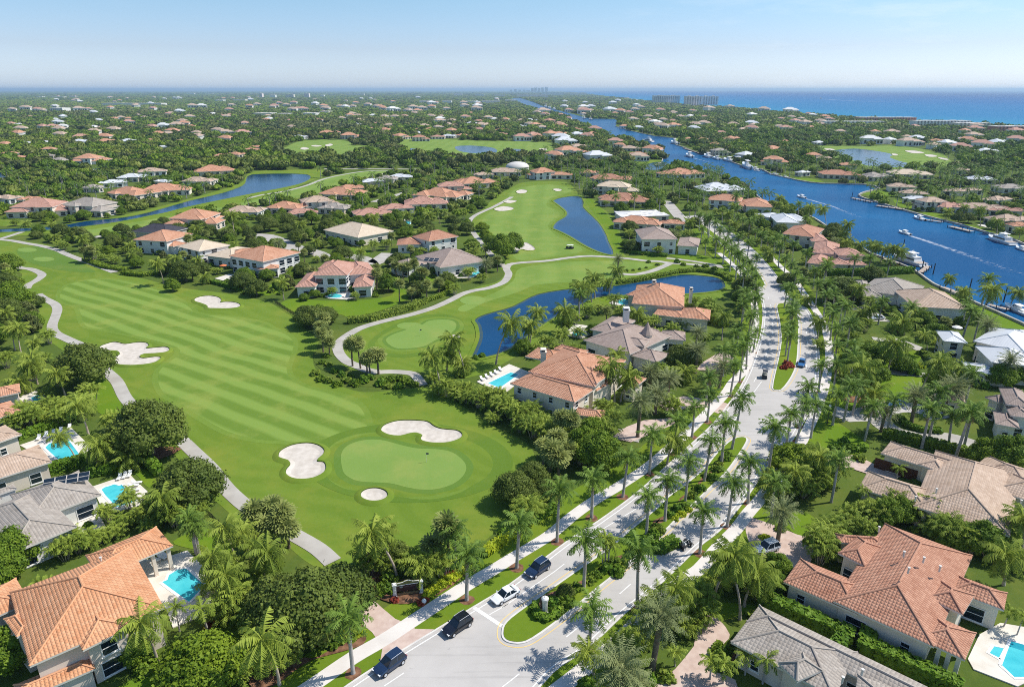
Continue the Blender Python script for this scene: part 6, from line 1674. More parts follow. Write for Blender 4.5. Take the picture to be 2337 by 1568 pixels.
def put(sp, p, size=None, label=None, var=None, group=None, sy=1.0):
    """size: crown radius in metres for trees and shrubs, scale factor for palms"""
    kind, cat = SPEC[sp]
    if cat == 'shrub':
        NSH[0] += 1
        if NSH[0] > 298: return None
    vs = PLANTS[kind]
    v = vs[var if var is not None else rnd.randrange(len(vs))]
    s = (size/BASER[sp] if size else rnd.uniform(.85, 1.15)) if sp in BASER else (size or 1.0)*rnd.uniform(.93, 1.07)
    near = math.hypot(p.x, p.y) < 330 and len(v['parts']) > 1
    if near:
        o = empty(kind, (p.x, p.y, 0), rnd.uniform(0, 6.28), s)
        for nm, me in v['parts']:
            obj(nm, me, o)
    else:
        o = obj(kind, v['all'], None, (p.x, p.y, 0)); o.rotation_euler = (0, 0, rnd.uniform(0, 6.28)); o.scale = (s, s, s)
    o.scale.z = s*sy*(rnd.uniform(.84, 1.14) if cat == 'palm' else 1)
    if cat == 'palm': o.rotation_euler = (rnd.gauss(0, .035), rnd.gauss(0, .035), o.rotation_euler[2])
    o['category'] = cat
    if group: o['group'] = group
    if label: o['label'] = label
    PUT.append((o, sp, p.x, p.y, label))
    return o

# the avenue: royal palms in three rows
def row(ps, where, start):
    for i, p in enumerate(ps):
        put('R', p, 1.0 if p.y < 150 else .9, f"{ORD[i] if i < 20 else ORD[i-20]+' '} royal palm from {start} {where}", None, 'royal palms along the avenue')
left = [P(*q) for q in ((806, 1537), (1065, 1370), (1179, 1297), (1271, 1237), (1350, 1183), (1421, 1135), (1482, 1082), (1537, 1036), (1579, 999), (1614, 964), (1666, 905), (1688, 872), (1703, 844), (1718, 805))]
for p_ in left:
    sheet('mulch_ring', [Vector((p_.x+1.15*math.cos(t*.628)*rnd.uniform(.85, 1.1), p_.y+1.15*math.sin(t*.628)*rnd.uniform(.85, 1.1), 0)) for t in range(10)], .135, MAT['mulch'], keep=False)
row(left, 'in the golf side verge', 'the bottom driveway')
med = [P(*q) for q in ((1332, 1342), (1475, 1223), (1517, 1190), (1564, 1144), (1607, 1099), (1646, 1060), (1670, 1026))]
row(med, 'on the planted median', 'the rounded median tip')
right = [P(*q) for q in ((1343, 1492), (1454, 1393), (1597, 1264), (1659, 1203), (1707, 1150), (1751, 1091), (1791, 1036), (1817, 1009), (1824, 975), (1868, 896))]
for p_ in right:
    sheet('mulch_ring', [Vector((p_.x+1.1*math.cos(t*.628)*rnd.uniform(.85, 1.1), p_.y+1.1*math.sin(t*.628)*rnd.uniform(.85, 1.1), 0)) for t in range(10)], .135, MAT['mulch'], keep=False)
row(right, 'in the villa side verge', 'the bottom kerb')
def run(path, d, step, st, ymax, ymin):
    return [p for p, h in along(offset(path, d), step, st) if ymin < p.y < ymax]
_yl = left[-1].y
row([p for p in run(LE, 3.0, 10.5, 2, 470, _yl+4)][:20], 'in the upper left verge', 'the junction')
row([p for p in run(RE, -3.6, 11.5, 3, 470, right[-1].y+5)][:20], 'in the upper right verge', 'the side street')
m2 = pts('M8', '290,1190 275,1120 310,1060 320,985 315,920 310,860 315,800 300,745 265,705')
row(m2, 'on the long upper median', 'its red flower bed')
row(pts('V', '1722,632 1702,608 1682,588 1660,569 1640,553 1615,537 1595,522'), 'on the farthest median strip', 'its near tip')
row([p for p in run(offset(SWL, 4.0), 0, 13.0, 1, 400, P(0, 840).y)][:18], 'behind the golf side pavement', 'the mansion drive')
row([p for p in run(offset(SWR, -4.5), 0, 17.0, 1, 420, P(0, 900).y)][:19], 'behind the villa side pavement', 'the side street')

HAND = [   # crop, species, 'x,y[,size] ...' of the foot
    ('V', 'O', '203,878,7.4 349,1036,8.0 440,1152,6.4 15,668,5 22,738,6 700,1448,7.0 775,1398,5.6 640,1425,5 425,642,5.6 712,745,5.4 745,738,4 1175,1150,4.2 1215,1112,3.4 1240,1135,3.2 905,1290,2.8 1290,1362,1.5 1795,655,4 1905,690,6 1930,676,5'),
    ('V', 'F', '27,620,5.2 75,752,4 33,710,6.2 33,1290,4.4 8,1325,4 23,1522,3.8 314,1508,2.3 1370,1068,4.8 1351,1010,4.4 1330,1040,4 1145,588,6.5 1170,575,5.5 1120,560,4 1770,1312,2.4 1772,1345,2 1990,835,5 1945,850,4.5 1990,880,4 2058,848,3.5 395,665,3 610,640,3.5 560,640,4 590,625,4 2070,1068,1.9 2075,1180,3.2 2050,1188,3.2 2020,1195,3 2190,1248,3.6 2235,1262,3.6 2155,1238,3.2 2150,900,5 2320,870,5 2280,880,4 2300,1080,5 2250,1070,4'),
    ('V', 'Y', '466,1560,5.6 500,1545,4 1810,1078,5.0 1850,1110,4 1465,560,3 1100,528,4 1108,545,3.5'),
    ('V', 'C', '35,800 48,806 71,893 58,896 86,877 149,903 172,1046,.8 202,992,1.1 224,1072,1.05 248,1062 297,1069,1.05 395,1200 360,1510,.98 552,1391,.85 534,1366,.8 638,1564,1.0 606,1346,1.0 545,1300,.85 570,1275,.85 590,1318,.85 907,1323,1.1 964,1323,1.05 872,1312 1402,922,1.15 1416,917,1.15 1627,1376,1.05 1698,1384,1.05 1688,1414 1500,1400,.8 1556,1425,.9 1510,1430,.8 1354,1540,.7 1804,1130 1770,1140,.95 1840,1108 1005,890,1.1 1055,852,1.15 1060,858,1.05 1020,845 1132,832,1.3 1205,790,1.1 1210,782,1.05 1280,762,1.2 1190,795,.8 1357,683,1.3 1320,702,1.2 1330,708,1.1 1350,690,1 1390,672,1 1385,662,.9 2290,1335,1.1 2330,1260 1988,598 1960,575 1990,590,1.1 2010,598,1 2040,605,1.1 2022,603,1 1942,560,1 1925,556,1 2085,735,1.2 2060,800,1.5 2025,850,1.4 1965,930,1.4 1990,940,1.3 2005,815,1.2 2115,812,1 2240,720,1.3 2305,700,1.2 1845,505,1 2100,905,1.2 2180,895,1.1'),
    ('V', 'S', '615,1240 640,1245 655,1228 590,1228 625,1215 660,1250 1025,1290,1.1 985,1300 805,836,1.15 823,842,1.1 846,858,1.05 838,850 864,854,1.25 745,790 752,812 738,805 742,760,1.1 735,775 1255,1075,1.2 1275,1085,1.2 1290,1065,1.1 1240,1060 1270,1045,1.1 920,640,1.1 935,645,1 948,642,1 905,632,1 960,655,1 912,690 970,655,1 860,660,1 975,690,1 940,690,.9 1280,1010 1300,1020 440,640,1 205,600 215,600 195,598'),
    ('V', 'D', '1455,998,1.15 1495,945,1.2 1524,906,1.15 1483,884,1.05 1587,852,1.1 1489,1525,1.1 1412,1610,1.25 1440,1600,1 1775,1234,1.1 2080,963,1.15 2170,938,1.1 2155,945,1.1 2290,880,1 1585,800,1 1620,905,1.1 1640,890,1 1410,625,.9 2010,985,.9 820,620,1 785,590,1 1110,630,1 640,585,1 595,592,1'),
    ('V', 'R', '1897,1146,.85 1973,1006,.9 2022,993,.9 2103,1023,1.05 2180,1045,1.1 2198,1028,1 2165,1015,1 1850,1000,.9 450,1266,.8 456,1268,.75 447,1262,.7 1040,1300,.8 2120,1000,1 1610,930,.95 1650,860,.95 1760,1180,.9 1900,970,1 1925,962,1 1945,948,1 1900,905,1 1935,900,1 2200,930,.95'),
    ('V', 'A', '250,1192,.75 285,1204,.75 320,1192,.75 345,1212,.75 375,1184,.75 400,1202,.75 430,1192,.75 300,1168,.75 352,1168,.75 400,1152,.75 440,1168,.75 265,1228,.75 225,1242,.75 180,1262,.75 205,1252,.75 150,1278,.75 130,1262,.75 165,1245,.75 455,1190,.75 100,958 60,965 85,950 120,945 140,952 160,940 45,985 75,978 110,968 135,970 185,935 200,945 190,960 215,920 1000,900 1022,905 1045,912 1068,920 1092,930 1118,938 1142,948 1165,958 1188,968 1210,975 1232,985 1060,905 1085,912 1110,920 1135,930 1160,945 1185,952 1210,962 1240,968 1265,985 1290,1000 1215,1000 1245,1010 1190,985 1310,1030 1325,1060 1200,1200 1215,1175 860,1300 895,1300 940,1310 975,1325 1010,1320 845,1310 1390,985 1385,1010 1380,950 1480,1445 1455,1470 1420,1510 1590,1400 1560,1440 1600,1430 1640,1340 1660,1310 1690,1290 1720,1320 1710,1350 1735,1370 1760,1110 1790,1130 1815,1105 1835,1135 1860,1120 1880,1085 1900,1105 1860,1060 1945,1195 1975,1185 2000,1195 2030,1175 2060,1185 2085,1190 2120,1185 2150,1240 2180,1250 2210,1260 2250,1268 2130,1225 1900,1225 1880,1255 1870,1285 1900,1270 2270,1240 540,1405 510,1420 565,1420 600,1400 590,1440 520,1330 500,1350 570,1340 620,1450 600,1500 560,1540 660,1500 640,1520 1440,690 1400,705 1370,715 1340,725 1420,720 1450,745 1310,740 1290,760 1470,755 1500,775 1535,760 1560,750 1590,745 1620,730 1320,770 1280,790 1250,800 1230,815 1275,815 1310,815'),
    ('V', 'T', '476,1444,1.3 1374,1290 1382,1288 1388,1290 1330,950,.9 1365,950,.8 1300,985,.8 410,1440,.9 590,1470 1540,1520,.8 1620,1550 1650,1560 1700,1540,.9 1740,1560 1430,800,1 1960,1160,.9 1850,1275,1 1865,1265,1.1 1875,1280,.9 2045,1100,.9 300,1145,.8 2290,1430,.8 2320,1450,.8'),
    ('V', 'B', '905,1345,1.5 880,1350,1.6 890,1330,1.8 1000,1330,1.2 1235,1405,1 1260,1385,1.6 1270,1395,1.3 1290,1375,1.7 1400,1290,1.6 1385,1305,1.4 1410,1310,1.3 1420,1290,1.2 1470,1240,1.3 1490,1225,1.4 1505,1215,1.3 1560,1160,1.2 1580,1135,1.4 1598,1120,1.3 1625,1095,1.3 1635,1075,1.4 1340,1570,1.4 1700,1470,1.2 1680,1480,1.4 1650,1505,1.8 1645,1490,1.6 1720,1410,1.4 1740,1425,1.3 640,1490,1.5 760,1470,1.6 800,1455,1.4 560,1500,1.4 340,1515,1.6 330,1535,1.3 325,1500,1.4 2030,1110,1.2 1905,1030,1.6 1925,1015,1.5 1900,1065,1.2 1960,1050,1.6 2055,1030,1.4 1780,1210,1.1 1850,1240,1.4 2110,810,2 2070,830,1.8 2085,855,1.9 2060,835,1.6 1475,1560,1.6 1520,1550,1.4 720,855,1.6 735,868,1.6 752,872,1.6 770,880,1.5 790,872,1.8 810,878,1.8 830,872,1.7 845,866,1.4 870,878,1.8 890,872,1.8 912,868,1.8 930,876,1.6 945,880,1.4 885,885,1.4 910,886,1.4 735,830,1.3 750,835,1.3 765,850,1.3 780,858,1.3 800,862,1.3 745,815,1.3 1050,860,1.6 1085,820,1.2 1100,815,1.2 1060,835,1.3 560,670,1.6 620,668,1.7 640,672,1.4 805,665,2 640,650,2.4 520,645,1.6 1480,600,1.2 1500,606,1.2 1545,600,1.6 1560,606,1.5 1590,612,1.6 1610,610,1.6 1630,615,1.6 1430,620,1 1445,618,.8 1460,616,.8 1475,612,.8'),
    ('V', 'B', '1300,1350,1.1 1315,1345,1.2 1345,1330,1.1 1360,1318,1.2 1440,1262,1.1 1452,1250,1.2 1500,1205,1.0 1530,1180,1.1 1545,1165,1.2 1590,1118,1.1 1612,1090,1.1 1640,1062,1.2 1655,1050,1.3 1660,1040,1.1'),
    ('V', 'L', '985,1350,1.2 995,1343,1.2 1005,1336,1.2 1018,1328,1.2 1030,1322,1.1 1042,1314,1.1 1053,1305,1 978,1358,1.1 790,1454,1.1 822,1446,1 808,1452,.9 1384,1285,.9 1378,1295,.8 1283,1375,1 1555,1175,1 1570,1165,.9 1540,1185,.9 1745,1230,1.1 1752,1238,1 1915,1030,1.2 2100,838,1.4 460,1255,.9 1275,1380,.8 1170,1215,1 1190,1205,1 1210,1195,1 1235,1180,1 1255,1170,1'),
    ('V', 'Q', '1025,1310,1 1035,1305,1 1045,1300,.9 900,1372,.8 960,1378,.8 970,1372,.7 1796,832,1.5 1802,838,1.4 1790,842,1.4 480,1428,1'),
]
for c, sp, s in HAND:
    for q in s.split():
        a = [float(t) for t in q.split(',')]
        put(sp, K(c, a[0], a[1]), a[2] if len(a) > 2 else None)

# hedges: clipped box cores under a skin of leaves
def hedge(c, q, w, h, label, m='l_hedge', dens=26):
    path = [p for p in pts(c, q)]
    g = np.random.default_rng(len(label)*13+int(path[0].x))
    core = MB(); Vs, Ts = [], []
    for a, b_ in zip(path[:-1], path[1:]):
        d = b_-a; L = d.length; u = d/L; n = Vector((-u.y, u.x, 0)); mid = (a+b_)/2
        core.box((mid.x, mid.y, 0), (L+w*.7, w*.8, h*.92), math.atan2(u.y, u.x))
        k = int(L*(w+2*h)*dens)
        t = g.uniform(-w*.4, L+w*.4, k); s = g.uniform(0, w+2*h, k)
        y = np.where(s < h, -w/2, np.where(s > h+w, w/2, s-h-w/2)); z = np.where(s < h, s, np.where(s > h+w, w+2*h-s, h))
        nx = np.where(s < h, -1, np.where(s > h+w, 1, 0)); nz = np.where((s >= h) & (s <= h+w), 1, 0)
        z = z+g.normal(0, .06, k)
        U, NN = np.array(u), np.array(n)
        pos = np.array(a)+np.outer(t, U)+np.outer(y+g.normal(0, .06, k), NN)+np.outer(z, [0, 0, 1])
        nr = unit(np.outer(nx, NN)+np.outer(nz+.3, [0, 0, 1])+g.normal(0, .5, (k, 3)))
        ax = unit(np.cross(nr, g.normal(0, 1, (k, 3)))); bx = np.cross(nr, ax)
        sz = g.uniform(.13, .30, (k, 1))
        v, f = quads(pos, ax*sz, bx*sz*.8)
        Vs.append(v); Ts.append(g.uniform(.1, .9, k)*(.6+.4*np.sin(t*1.7)**2))
    v = np.concatenate(Vs)
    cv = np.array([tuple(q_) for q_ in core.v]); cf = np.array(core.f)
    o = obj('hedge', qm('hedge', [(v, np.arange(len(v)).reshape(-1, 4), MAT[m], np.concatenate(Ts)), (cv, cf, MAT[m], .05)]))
    tag(o, label, 'hedge')
    for a, b_ in zip(path[:-1], path[1:]): clear(ribbon_poly([a, b_], w+1))
    LM.append((label, sum(p.x for p in path)/len(path), sum(p.y for p in path)/len(path), 3))
hedge('C8', '90,690 300,790 560,905 800,1010', 1.8, 2.2, 'upper clipped hedge run between the grey house and the red villa')
hedge('C8', '760,1010 720,1100', 1.6, 2.0, 'short hedge return beside the grey roof')
hedge('C8', '990,930 960,1120', 1.8, 2.2, 'short tall hedge block crossing toward the red villa wall')
hedge('C8', '1000,1120 1250,1230 1500,1350 1720,1450', 1.8, 2.2, 'lower clipped hedge run below the red villa')
hedge('C1', '200,520 400,445 570,385', 1.6, 1.6, 'clipped hedge behind the row of white lounge chairs')
hedge('C1', '-20,960 250,905 500,830 740,770', 1.7, 2.2, 'long hedge between the solar panel house and the tan house')
hedge('C1', '830,860 980,830 1140,770 1280,710', 1.6, 2.0, 'hedge along the lawn behind the curved pool')
hedge('C1', '1290,710 1370,780 1430,850', 1.6, 2.0, 'hedge corner run by the cart path oak')
hedge('C7', '300,740 285,790 320,840 400,865 480,830 510,790', .8, .9, 'low curved hedge ring around the white pedestal')
hedge('C7', '1310,220 1420,230 1530,180', 2.2, 1.2, 'mounded low hedge on the planted median')
hedge('C6', '2120,270 2230,190 2337,120', 1.4, 1.3, 'lime hedge along the golf side pavement', 'l_lime')
hedge('C3', '0,1430 180,1320 330,1240 460,1170', 1.4, 1.3, 'longer lime hedge further along the golf pavement')
hedge('C6', '1690,440 1850,390', 1.4, 1.4, 'short hedge behind the entrance sign')
hedge('M6', '900,870 1080,850 1250,800 1450,745 1560,690', 2.4, 2.0, 'long leafy hedge beside the middle cart path', 'l_areca', 14)
hedge('M6', '1560,690 1700,640 1850,560', 1.6, 1.2, 'sparse reddish grass hedge continuing the leafy hedge', 'l_olive', 12)
hedge('M6', '230,560 330,490 440,400', 2.4, 2.6, 'tall dark hedge wall left of the white columned house', 'l_ficus', 14)
hedge('M5', '780,310 950,370 1120,395', 3.0, 1.2, 'reedy hedge bed along the fairway edge', 'l_olive', 9)
hedge('M5', '1130,430 1300,445 1470,425', 3.0, 1.4, 'second reedy bed left of the broad fairway tree', 'l_olive', 9)
hedge('M5', '1830,490 2000,530 2170,580', 1.4, 1.3, 'hedge under the pool deck of the orange house', 'l_hedge', 12)
hedge('M8', '560,420 850,420 1100,415 1350,400', 2.6, 2.6, 'bright clipped hedge wall beside the long rosy house', 'l_hedge', 12)
hedge('M8', '900,390 1070,388', 1.6, 1.6, 'smaller clipped hedge above the bright hedge wall', 'l_hedge', 12)
hedge('M7', '1130,235 1300,255 1470,270', 2.0, 1.4, 'low dark hedge under the pale blue house', 'l_hedge', 10)
hedge('M7', '1050,515 1200,495 1400,455 1600,415 1750,402 1900,420 2000,450 2040,490', 2.4, 1.3, 'tan reed border round the end of the lake', 'l_olive', 8)
hedge('M7', '1440,880 1650,850 1850,860 2000,900', 2.6, 3.0, 'tall palm hedge between the taupe and rosy houses', 'l_areca', 10)
hedge('C4', '1140,490 1300,520 1480,560 1640,600 1850,650', 2.0, 1.8, 'hedge between the circular drive and the garage wing', 'l_ficus', 14)
hedge('C4', '1250,330 1330,400 1450,440 1600,450', 1.2, 1.0, 'curved clipped hedge inside the circular drive')
hedge('C4', '760,570 850,610 950,600', 1.2, 1.0, 'rounded low hedge beside the tan house drive')

# ---------------------------------------------------------------- scattered plants
for r in BLOCKS:
    c = r.mean(0); r2 = c+(r-c)*1.12
    CLEAR.append(r2)
    _dl = np.linalg.norm(c); _k = 2.5
    while _k < _dl*.029:
        CLEAR.append(r2-c/_dl*_k); _k += 7.0 if _dl < 900 else 14.0
def blocked(X, Y):
    bad = np.zeros(len(X), bool)
    for q in CLEAR:
        x0, y0 = q.min(0); x1, y1 = q.max(0)
        k = np.where((X >= x0) & (X <= x1) & (Y >= y0) & (Y <= y1) & ~bad)[0]
        if not len(k): continue
        ins = np.zeros(len(k), bool); x, y = X[k], Y[k]
        xa, ya = q[:, 0], q[:, 1]; xb, yb = np.roll(xa, -1), np.roll(ya, -1)
        for i in range(len(q)):
            if ya[i] == yb[i]: continue
            ins ^= ((ya[i] > y) != (yb[i] > y)) & (x < (xb[i]-xa[i])*(y-ya[i])/(yb[i]-ya[i])+xa[i])
        bad[k[ins]] = True
    return bad
CLEAR.append(np.array([(p.x, p.y) for p in [p-_cn*12 for p in shore]+[Vector((59000, 3000, 0)), Vector((42000, 42000, 0)), Vector((9000, 58000, 0)), Vector((3000, 50000, 0))]]))
def candidates(d0, d1, step, jit=.45):
    xs = np.arange(-d1*.8, d1*.8, step); ys = np.arange(d0, d1, step)
    X, Y = np.meshgrid(xs, ys); X = X.ravel()+nrg.uniform(-jit, jit, X.size)*step; Y = Y.ravel()+nrg.uniform(-jit, jit, Y.size)*step
    k = (np.abs(X) < Y*.775*1.0/CP+12) & (Y > d0) & (Y < d1)
    X, Y = X[k], Y[k]
    k = ~blocked(X, Y)
    return X[k], Y[k]
def toV(X, Y):
    dep = Y*CP+HC*SP; up = Y*SP-HC*CP
    return 1168.5+FP*X/dep, 784-FP*up/dep
_seed = np.random.default_rng(99)
_ph = _seed.uniform(0, 6.28, (6,))
def field(X, Y, s):
    """smooth clumping noise"""
    return (np.sin(X/s+_ph[0])*np.cos(Y/s*1.1+_ph[1])+np.sin(X/s*.53+Y/s*.61+_ph[2])+.7*np.sin(Y/s*1.9-X/s*1.3+_ph[3]))/2.7
HANDXY = np.array([(q[2], q[3]) for q in PUT])
# planting along the house fronts
for r in BLOCKS:
    c = r.mean(0); dl = np.linalg.norm(c)
    if dl > 560: continue
    for i in range(4):
        p0, p1 = r[i], r[(i+1) % 4]; e = p1-p0; L = np.linalg.norm(e)
        if L < 4: continue
        e = e/L; nr = np.array([e[1], -e[0]]); m_ = (p0+p1)/2
        if nr.dot(m_-c) < 0: nr = -nr
        if nr.dot(-m_) < .1*np.linalg.norm(m_): continue
        t = 1.0
        while t < L-1:
            q = p0+e*t+nr*rnd.uniform(.7, 1.8); k = rnd.random()
            if np.min(np.hypot(HANDXY[:, 0]-q[0], HANDXY[:, 1]-q[1])) > 2.2:
                if k < .34: put('B', Vector((q[0], q[1], 0)), rnd.uniform(.9, 1.5))
                elif k < .42 and dl > 200: put('A', Vector((q[0]+nr[0]*1.5, q[1]+nr[1]*1.5, 0)), rnd.uniform(.65, .9))
                elif k < .48 and dl > 220: put('F', Vector((q[0]+nr[0]*2.5, q[1]+nr[1]*2.5, 0)), rnd.uniform(1.8, 2.8))
            t += rnd.uniform(2.2, 4.5) if dl > 200 else rnd.uniform(3, 7)
# near and middle distance: individuals
X, Y = candidates(75, 330, 7.2)
vx, vyy = toV(X, Y)
keep = np.ones(len(X), bool)
for i in range(len(X)):
    if np.min(np.hypot(HANDXY[:, 0]-X[i], HANDXY[:, 1]-Y[i])) < 3.2: keep[i] = False
keep &= (nrg.uniform(0, 1, len(X)) < np.where(vyy > 880, .42, .80))
X, Y, vx, vyy = X[keep], Y[keep], vx[keep], vyy[keep]
for x, y, a, b_ in zip(X, Y, vx, vyy):
    right_side = a > 1150
    q = rnd.random()
    if b_ > 880:
        sp = 'A' if q < .42 else 'B' if q < .70 else 'C' if q < .80 else 'T' if q < .9 else 'F'
    elif right_side:
        sp = 'A' if q < .26 else 'C' if q < .44 else 'R' if q < .60 else 'F' if q < .74 else 'D' if q < .80 else 'S' if q < .86 else 'B' if q < .95 else 'O'
    else:
        sp = 'A' if q < .24 else 'O' if q < .40 else 'F' if q < .58 else 'S' if q < .74 else 'C' if q < .88 else 'B' if q < .90 else 'N' if q < .95 else 'Y'
    sz = {'O': rnd.uniform(3.0, 5.2), 'F': rnd.uniform(2.6, 4.4), 'Y': rnd.uniform(2.4, 4), 'N': rnd.uniform(2.0, 3.0), 'B': rnd.uniform(1.2, 2.2)}.get(sp, rnd.uniform(.75, 1.1))
    put(sp, Vector((x, y, 0)), sz)
X, Y = candidates(330, 640, 10.0)
vx, vyy = toV(X, Y)
FAR_T, FAR_P = [], []                            # what stays too small and too many to be single objects
NT = 0
order = np.argsort(Y)
nind = {'O': 0, 'F': 0, 'C': 0, 'R': 0, 'A': 0, 'Y': 0, 'S': 0}
for i in order:
    x, y, a = X[i], Y[i], vx[i]
    palmy = a > 1180
    q = rnd.random()
    sp = ('C' if q < .30 else 'R' if q < .42 else 'A' if q < .55 else 'F' if q < .8 else 'O') if palmy else ('O' if q < .42 else 'F' if q < .76 else 'Y' if q < .82 else 'C' if q < .92 else 'A')
    cap = {'O': 70, 'F': 80, 'C': 50, 'R': 16, 'A': 30, 'Y': 12}.get(sp, 20)
    sz = {'O': rnd.uniform(3.0, 5.6), 'F': rnd.uniform(2.6, 4.8), 'Y': rnd.uniform(2.6, 4.4)}.get(sp, rnd.uniform(.85, 1.25))
    if nind[sp] < cap:
        nind[sp] += 1
        put(sp, Vector((x, y, 0)), sz)
    elif sp in 'OFY':
        FAR_T.append((x, y, sz, rnd.random(), 0))
    else:
        FAR_P.append((x, y, sz, rnd.random()))

# ---- the far woods and far palms, merged
def lod_tree(seed, nblob, nleaf, size):
    g = np.random.default_rng(seed)
    Vs, Fs, Ts, off = [], [], [], 0
    for i in range(nblob):
        a = i*2.39996; q = math.sqrt((i+.3)/nblob)*.62
        rad = g.uniform(.34, .5)
        c = (q*math.cos(a), q*math.sin(a), g.uniform(.45, .78)*(1-.4*q))
        v, f = blob(g, c, (rad, rad, rad*.72), 7, 4, .2)
        Vs.append(v); Fs.append(f+off); off += len(v); Ts.append(np.full(len(f), g.uniform(-.2, .2)))
        if nleaf:
            d = unit(g.normal(0, 1, (nleaf, 3))+np.array([0, 0, .5]))
            pos = np.array(c)+d*rad*np.array([1, 1, .72])*g.uniform(.9, 1.12, (nleaf, 1))
            nr = unit(d+g.normal(0, .6, (nleaf, 3))); s = unit(np.cross(nr, g.normal(0, 1, (nleaf, 3)))); u = np.cross(nr, s)
            v, f = quads(pos, s*size, u*size*.8)
            Vs.append(v); Fs.append(f+off); off += len(v); Ts.append(g.uniform(-.3, .35, len(f)))
    return np.concatenate(Vs), np.concatenate(Fs), np.concatenate(Ts)
LODS = {0: [lod_tree(200+i, 7, 26, .13) for i in range(5)], 1: [lod_tree(220+i, 5, 9, .17) for i in range(5)], 2: [lod_tree(240+i, 3, 0, 0) for i in range(5)]}
def scatter_mesh(name, items, m):
    """items: (x, y, radius, tone, lod)"""
    parts = []
    for lod in (0, 1, 2):
        for k, (v, f, t) in enumerate(LODS[lod]):
            it = np.array([q[:4] for j, q in enumerate(items) if q[4] == lod and j % 5 == k])
            if not len(it): continue
            g = np.random.default_rng(k)
            n = len(it); an = g.uniform(0, 6.28, n); hs = g.uniform(*((.85, 1.25), (.62, .92), (.40, .58))[lod], n)*np.where(it[:, 2] > 60, .2, np.where(it[:, 2] > 18, .55, 1.0))
            c, s = np.cos(an)[:, None], np.sin(an)[:, None]
            r = it[:, 2][:, None]
            V = np.stack([(v[None, :, 0]*c-v[None, :, 1]*s)*r+it[:, 0][:, None], (v[None, :, 0]*s+v[None, :, 1]*c)*r+it[:, 1][:, None], v[None, :, 2]*r*hs[:, None]], -1).reshape(-1, 3)
            F_ = (f[None]+(np.arange(n)*len(v))[:, None, None]).reshape(-1, 4)
            T = np.clip(.5+(it[:, 3][:, None]-.5)*1.1+t[None]*.8, 0, 1).ravel()
            kind = np.floor(2.99*np.clip(.5+.5*field(it[:, 0]+900, it[:, 1], 90 if lod == 0 else 260)+g.normal(0, .22, n), 0, 1)).astype(int)
            for kk in range(3):
                sel = np.where(kind == kk)[0]
                if not len(sel): continue
                nv = len(v); Vs_ = V.reshape(n, nv, 3)[sel].reshape(-1, 3)
                Fs_ = (f[None]+(np.arange(len(sel))*nv)[:, None, None]).reshape(-1, 4)
                parts.append((Vs_, Fs_, m[kk], T.reshape(n, -1)[sel].ravel()))
    return obj(name, qm(name, parts))
def fill(d0, d1, step, lod, rmin, rmax, dens):
    X, Y = candidates(d0, d1, step)
    fz = field(X, Y, 60 if d1 < 1600 else 220)
    k = nrg.uniform(0, 1, len(X)) < np.clip(dens+.25*fz, 0, 1)
    X, Y, fz = X[k], Y[k], fz[k]
    rr = nrg.uniform(rmin, rmax, len(X)); tt = np.clip(nrg.normal(.45+.2*fz, .25), 0, 1)
    return [(x, y, r, t, lod) for x, y, r, t in zip(X, Y, rr, tt)]
mid = fill(640, 1250, 12.5, 0, 4.4, 9.0, .78)
vx, _ = toV(np.array([q[0] for q in mid]), np.array([q[1] for q in mid]))
for q, a in zip(mid, vx):
    if a > 1150 and rnd.random() < .35:
        FAR_P.append((q[0], q[1], rnd.uniform(.9, 1.3), rnd.random()))
    else:
        FAR_T.append(q)
FAR_T += fill(1250, 2300, 18.0, 1, 6.5, 13.0, .78)
FAR_T += fill(2300, 4600, 27.0, 2, 9.0, 16.0, .85)
FAR_T += fill(4600, 9500, 60.0, 2, 20.0, 34.0, .85)
FAR_T += fill(9500, 20000, 190.0, 2, 70.0, 120.0, .9)
tag(scatter_mesh('far_woods', FAR_T, [MAT['l_wood'], MAT['l_ficus'], MAT['l_pale']]), 'the countless small trees of the plain out to the horizon', 'woods', None, 'stuff')
g = np.random.default_rng(5)
pv, pf, pt = fronds(g, 9, 3.0, 1.1, -.4, 1.2, 4, 1.0, .55, .4, .1)
tv, tf = qtube([(0, 0, 0), (0, 0, 8)], [.3, .2], 4)
V, F_, T, off = [], [], [], 0
pp, tpk = [], []
for (x, y, s, t) in FAR_P:
    h = 7*s
    V.append(pv*s*1.1+np.array([x, y, h])); F_.append(pf+off); off += len(pv); T.append(np.clip(pt*.6+t*.4, 0, 1))
V2, F2 = [], []
for k, (x, y, s, t) in enumerate(FAR_P):
    V2.append(tv*np.array([1, 1, .875*s])+np.array([x, y, 0])); F2.append(tf+k*len(tv))
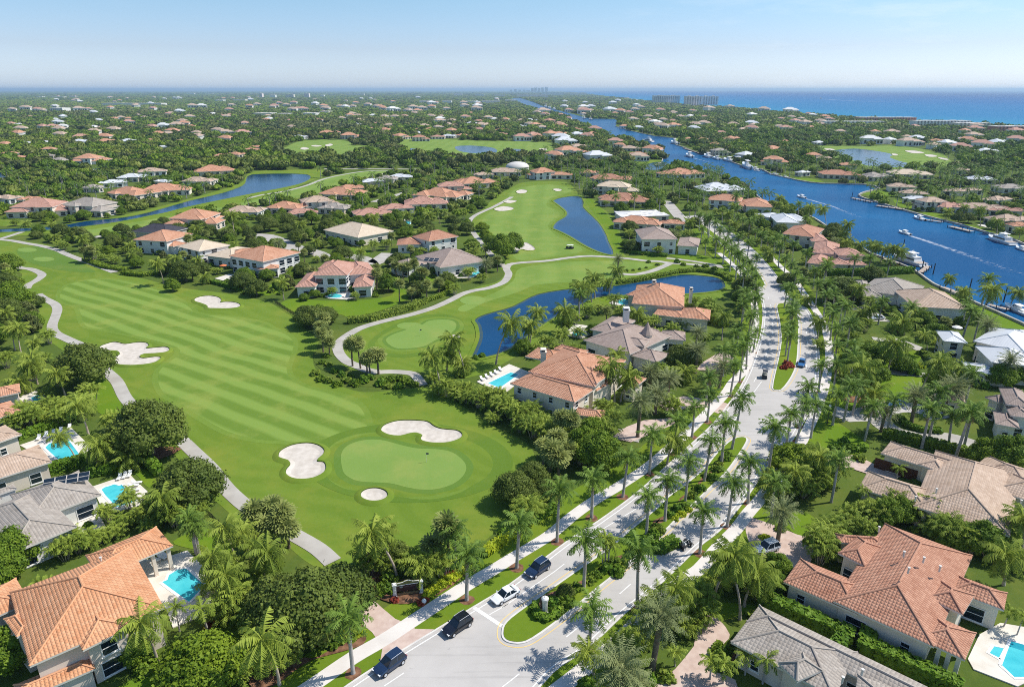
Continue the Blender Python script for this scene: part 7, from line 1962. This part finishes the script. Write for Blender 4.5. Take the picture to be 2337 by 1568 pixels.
tag(obj('far_palms', qm('far_palms', [(np.concatenate(V), np.concatenate(F_), MAT['l_royal'], np.concatenate(T)), (np.concatenate(V2), np.concatenate(F2), MAT['ptrunk'], .5)])), 'the many small palms along both canal banks in the distance', 'palms', None, 'stuff')
# ---------------------------------------------------------------- labels of the plants: what each stands by
_A = [(t, x, y, r) for t, x, y, r in LM if not t.startswith(('pale hazy', 'cream hazy', 'white hazy', 'pinkish hazy')) and len(t.split()) <= (10 if t.startswith('the ') else 8)]
_ax = np.array([(x, y) for t, x, y, r in _A]); _ar = np.array([r for t, x, y, r in _A])
_g = {}
for o, sp, x, y, lab in PUT:
    if lab: continue
    d = np.hypot(_ax[:, 0]-x, _ax[:, 1]-y)-_ar
    k = int(np.argmin(d)); t = _A[k][0]
    if not t.startswith('the '): t = 'the '+t
    dy = y-_ax[k, 1]; dx = x-_ax[k, 0]
    rel = 'behind' if dy > abs(dx) else 'before' if -dy > abs(dx) else 'right of' if dx > 0 else 'left of'
    _g.setdefault((sp, rel, t), []).append((d[k], o))
for (sp, rel, t), it in _g.items():
    it.sort(key=lambda q: q[0])
    for i, (d, o) in enumerate(it):
        a = '' if len(it) == 1 else 'closest ' if i == 0 else (ORD[i] if i < 20 else 'outermost')+' closest '
        L_ = f"{a}{LOOK[sp]} {rel} {t}"
        if len(L_.split()) > 16: L_ = f"{a.replace('closest ', '')}{LOOK[sp]} {rel} {t}"
        o['label'] = L_
        if len(it) > 1: o['group'] = f"{LOOK[sp]}s {rel} {t}"

# ---------------------------------------------------------------- the air
def haze():
    b = MB(); b.box((0, 0, -1.0), (124000, 124000, 112.0))
    m = bpy.data.materials.new('haze_air'); m.use_nodes = True
    n, l = m.node_tree.nodes, m.node_tree.links
    n.remove(n['Principled BSDF'])
    v = n.new('ShaderNodeVolumePrincipled')
    v.inputs['Color'].default_value = (.60, .81, 1.0, 1)
    v.inputs['Density'].default_value = 6.5e-5
    v.inputs['Anisotropy'].default_value = .2
    l.new(v.outputs[0], n['Material Output'].inputs['Volume'])
    o = b.build('haze', m); o['kind'] = 'stuff'
    o.display_type = 'WIRE'
haze()
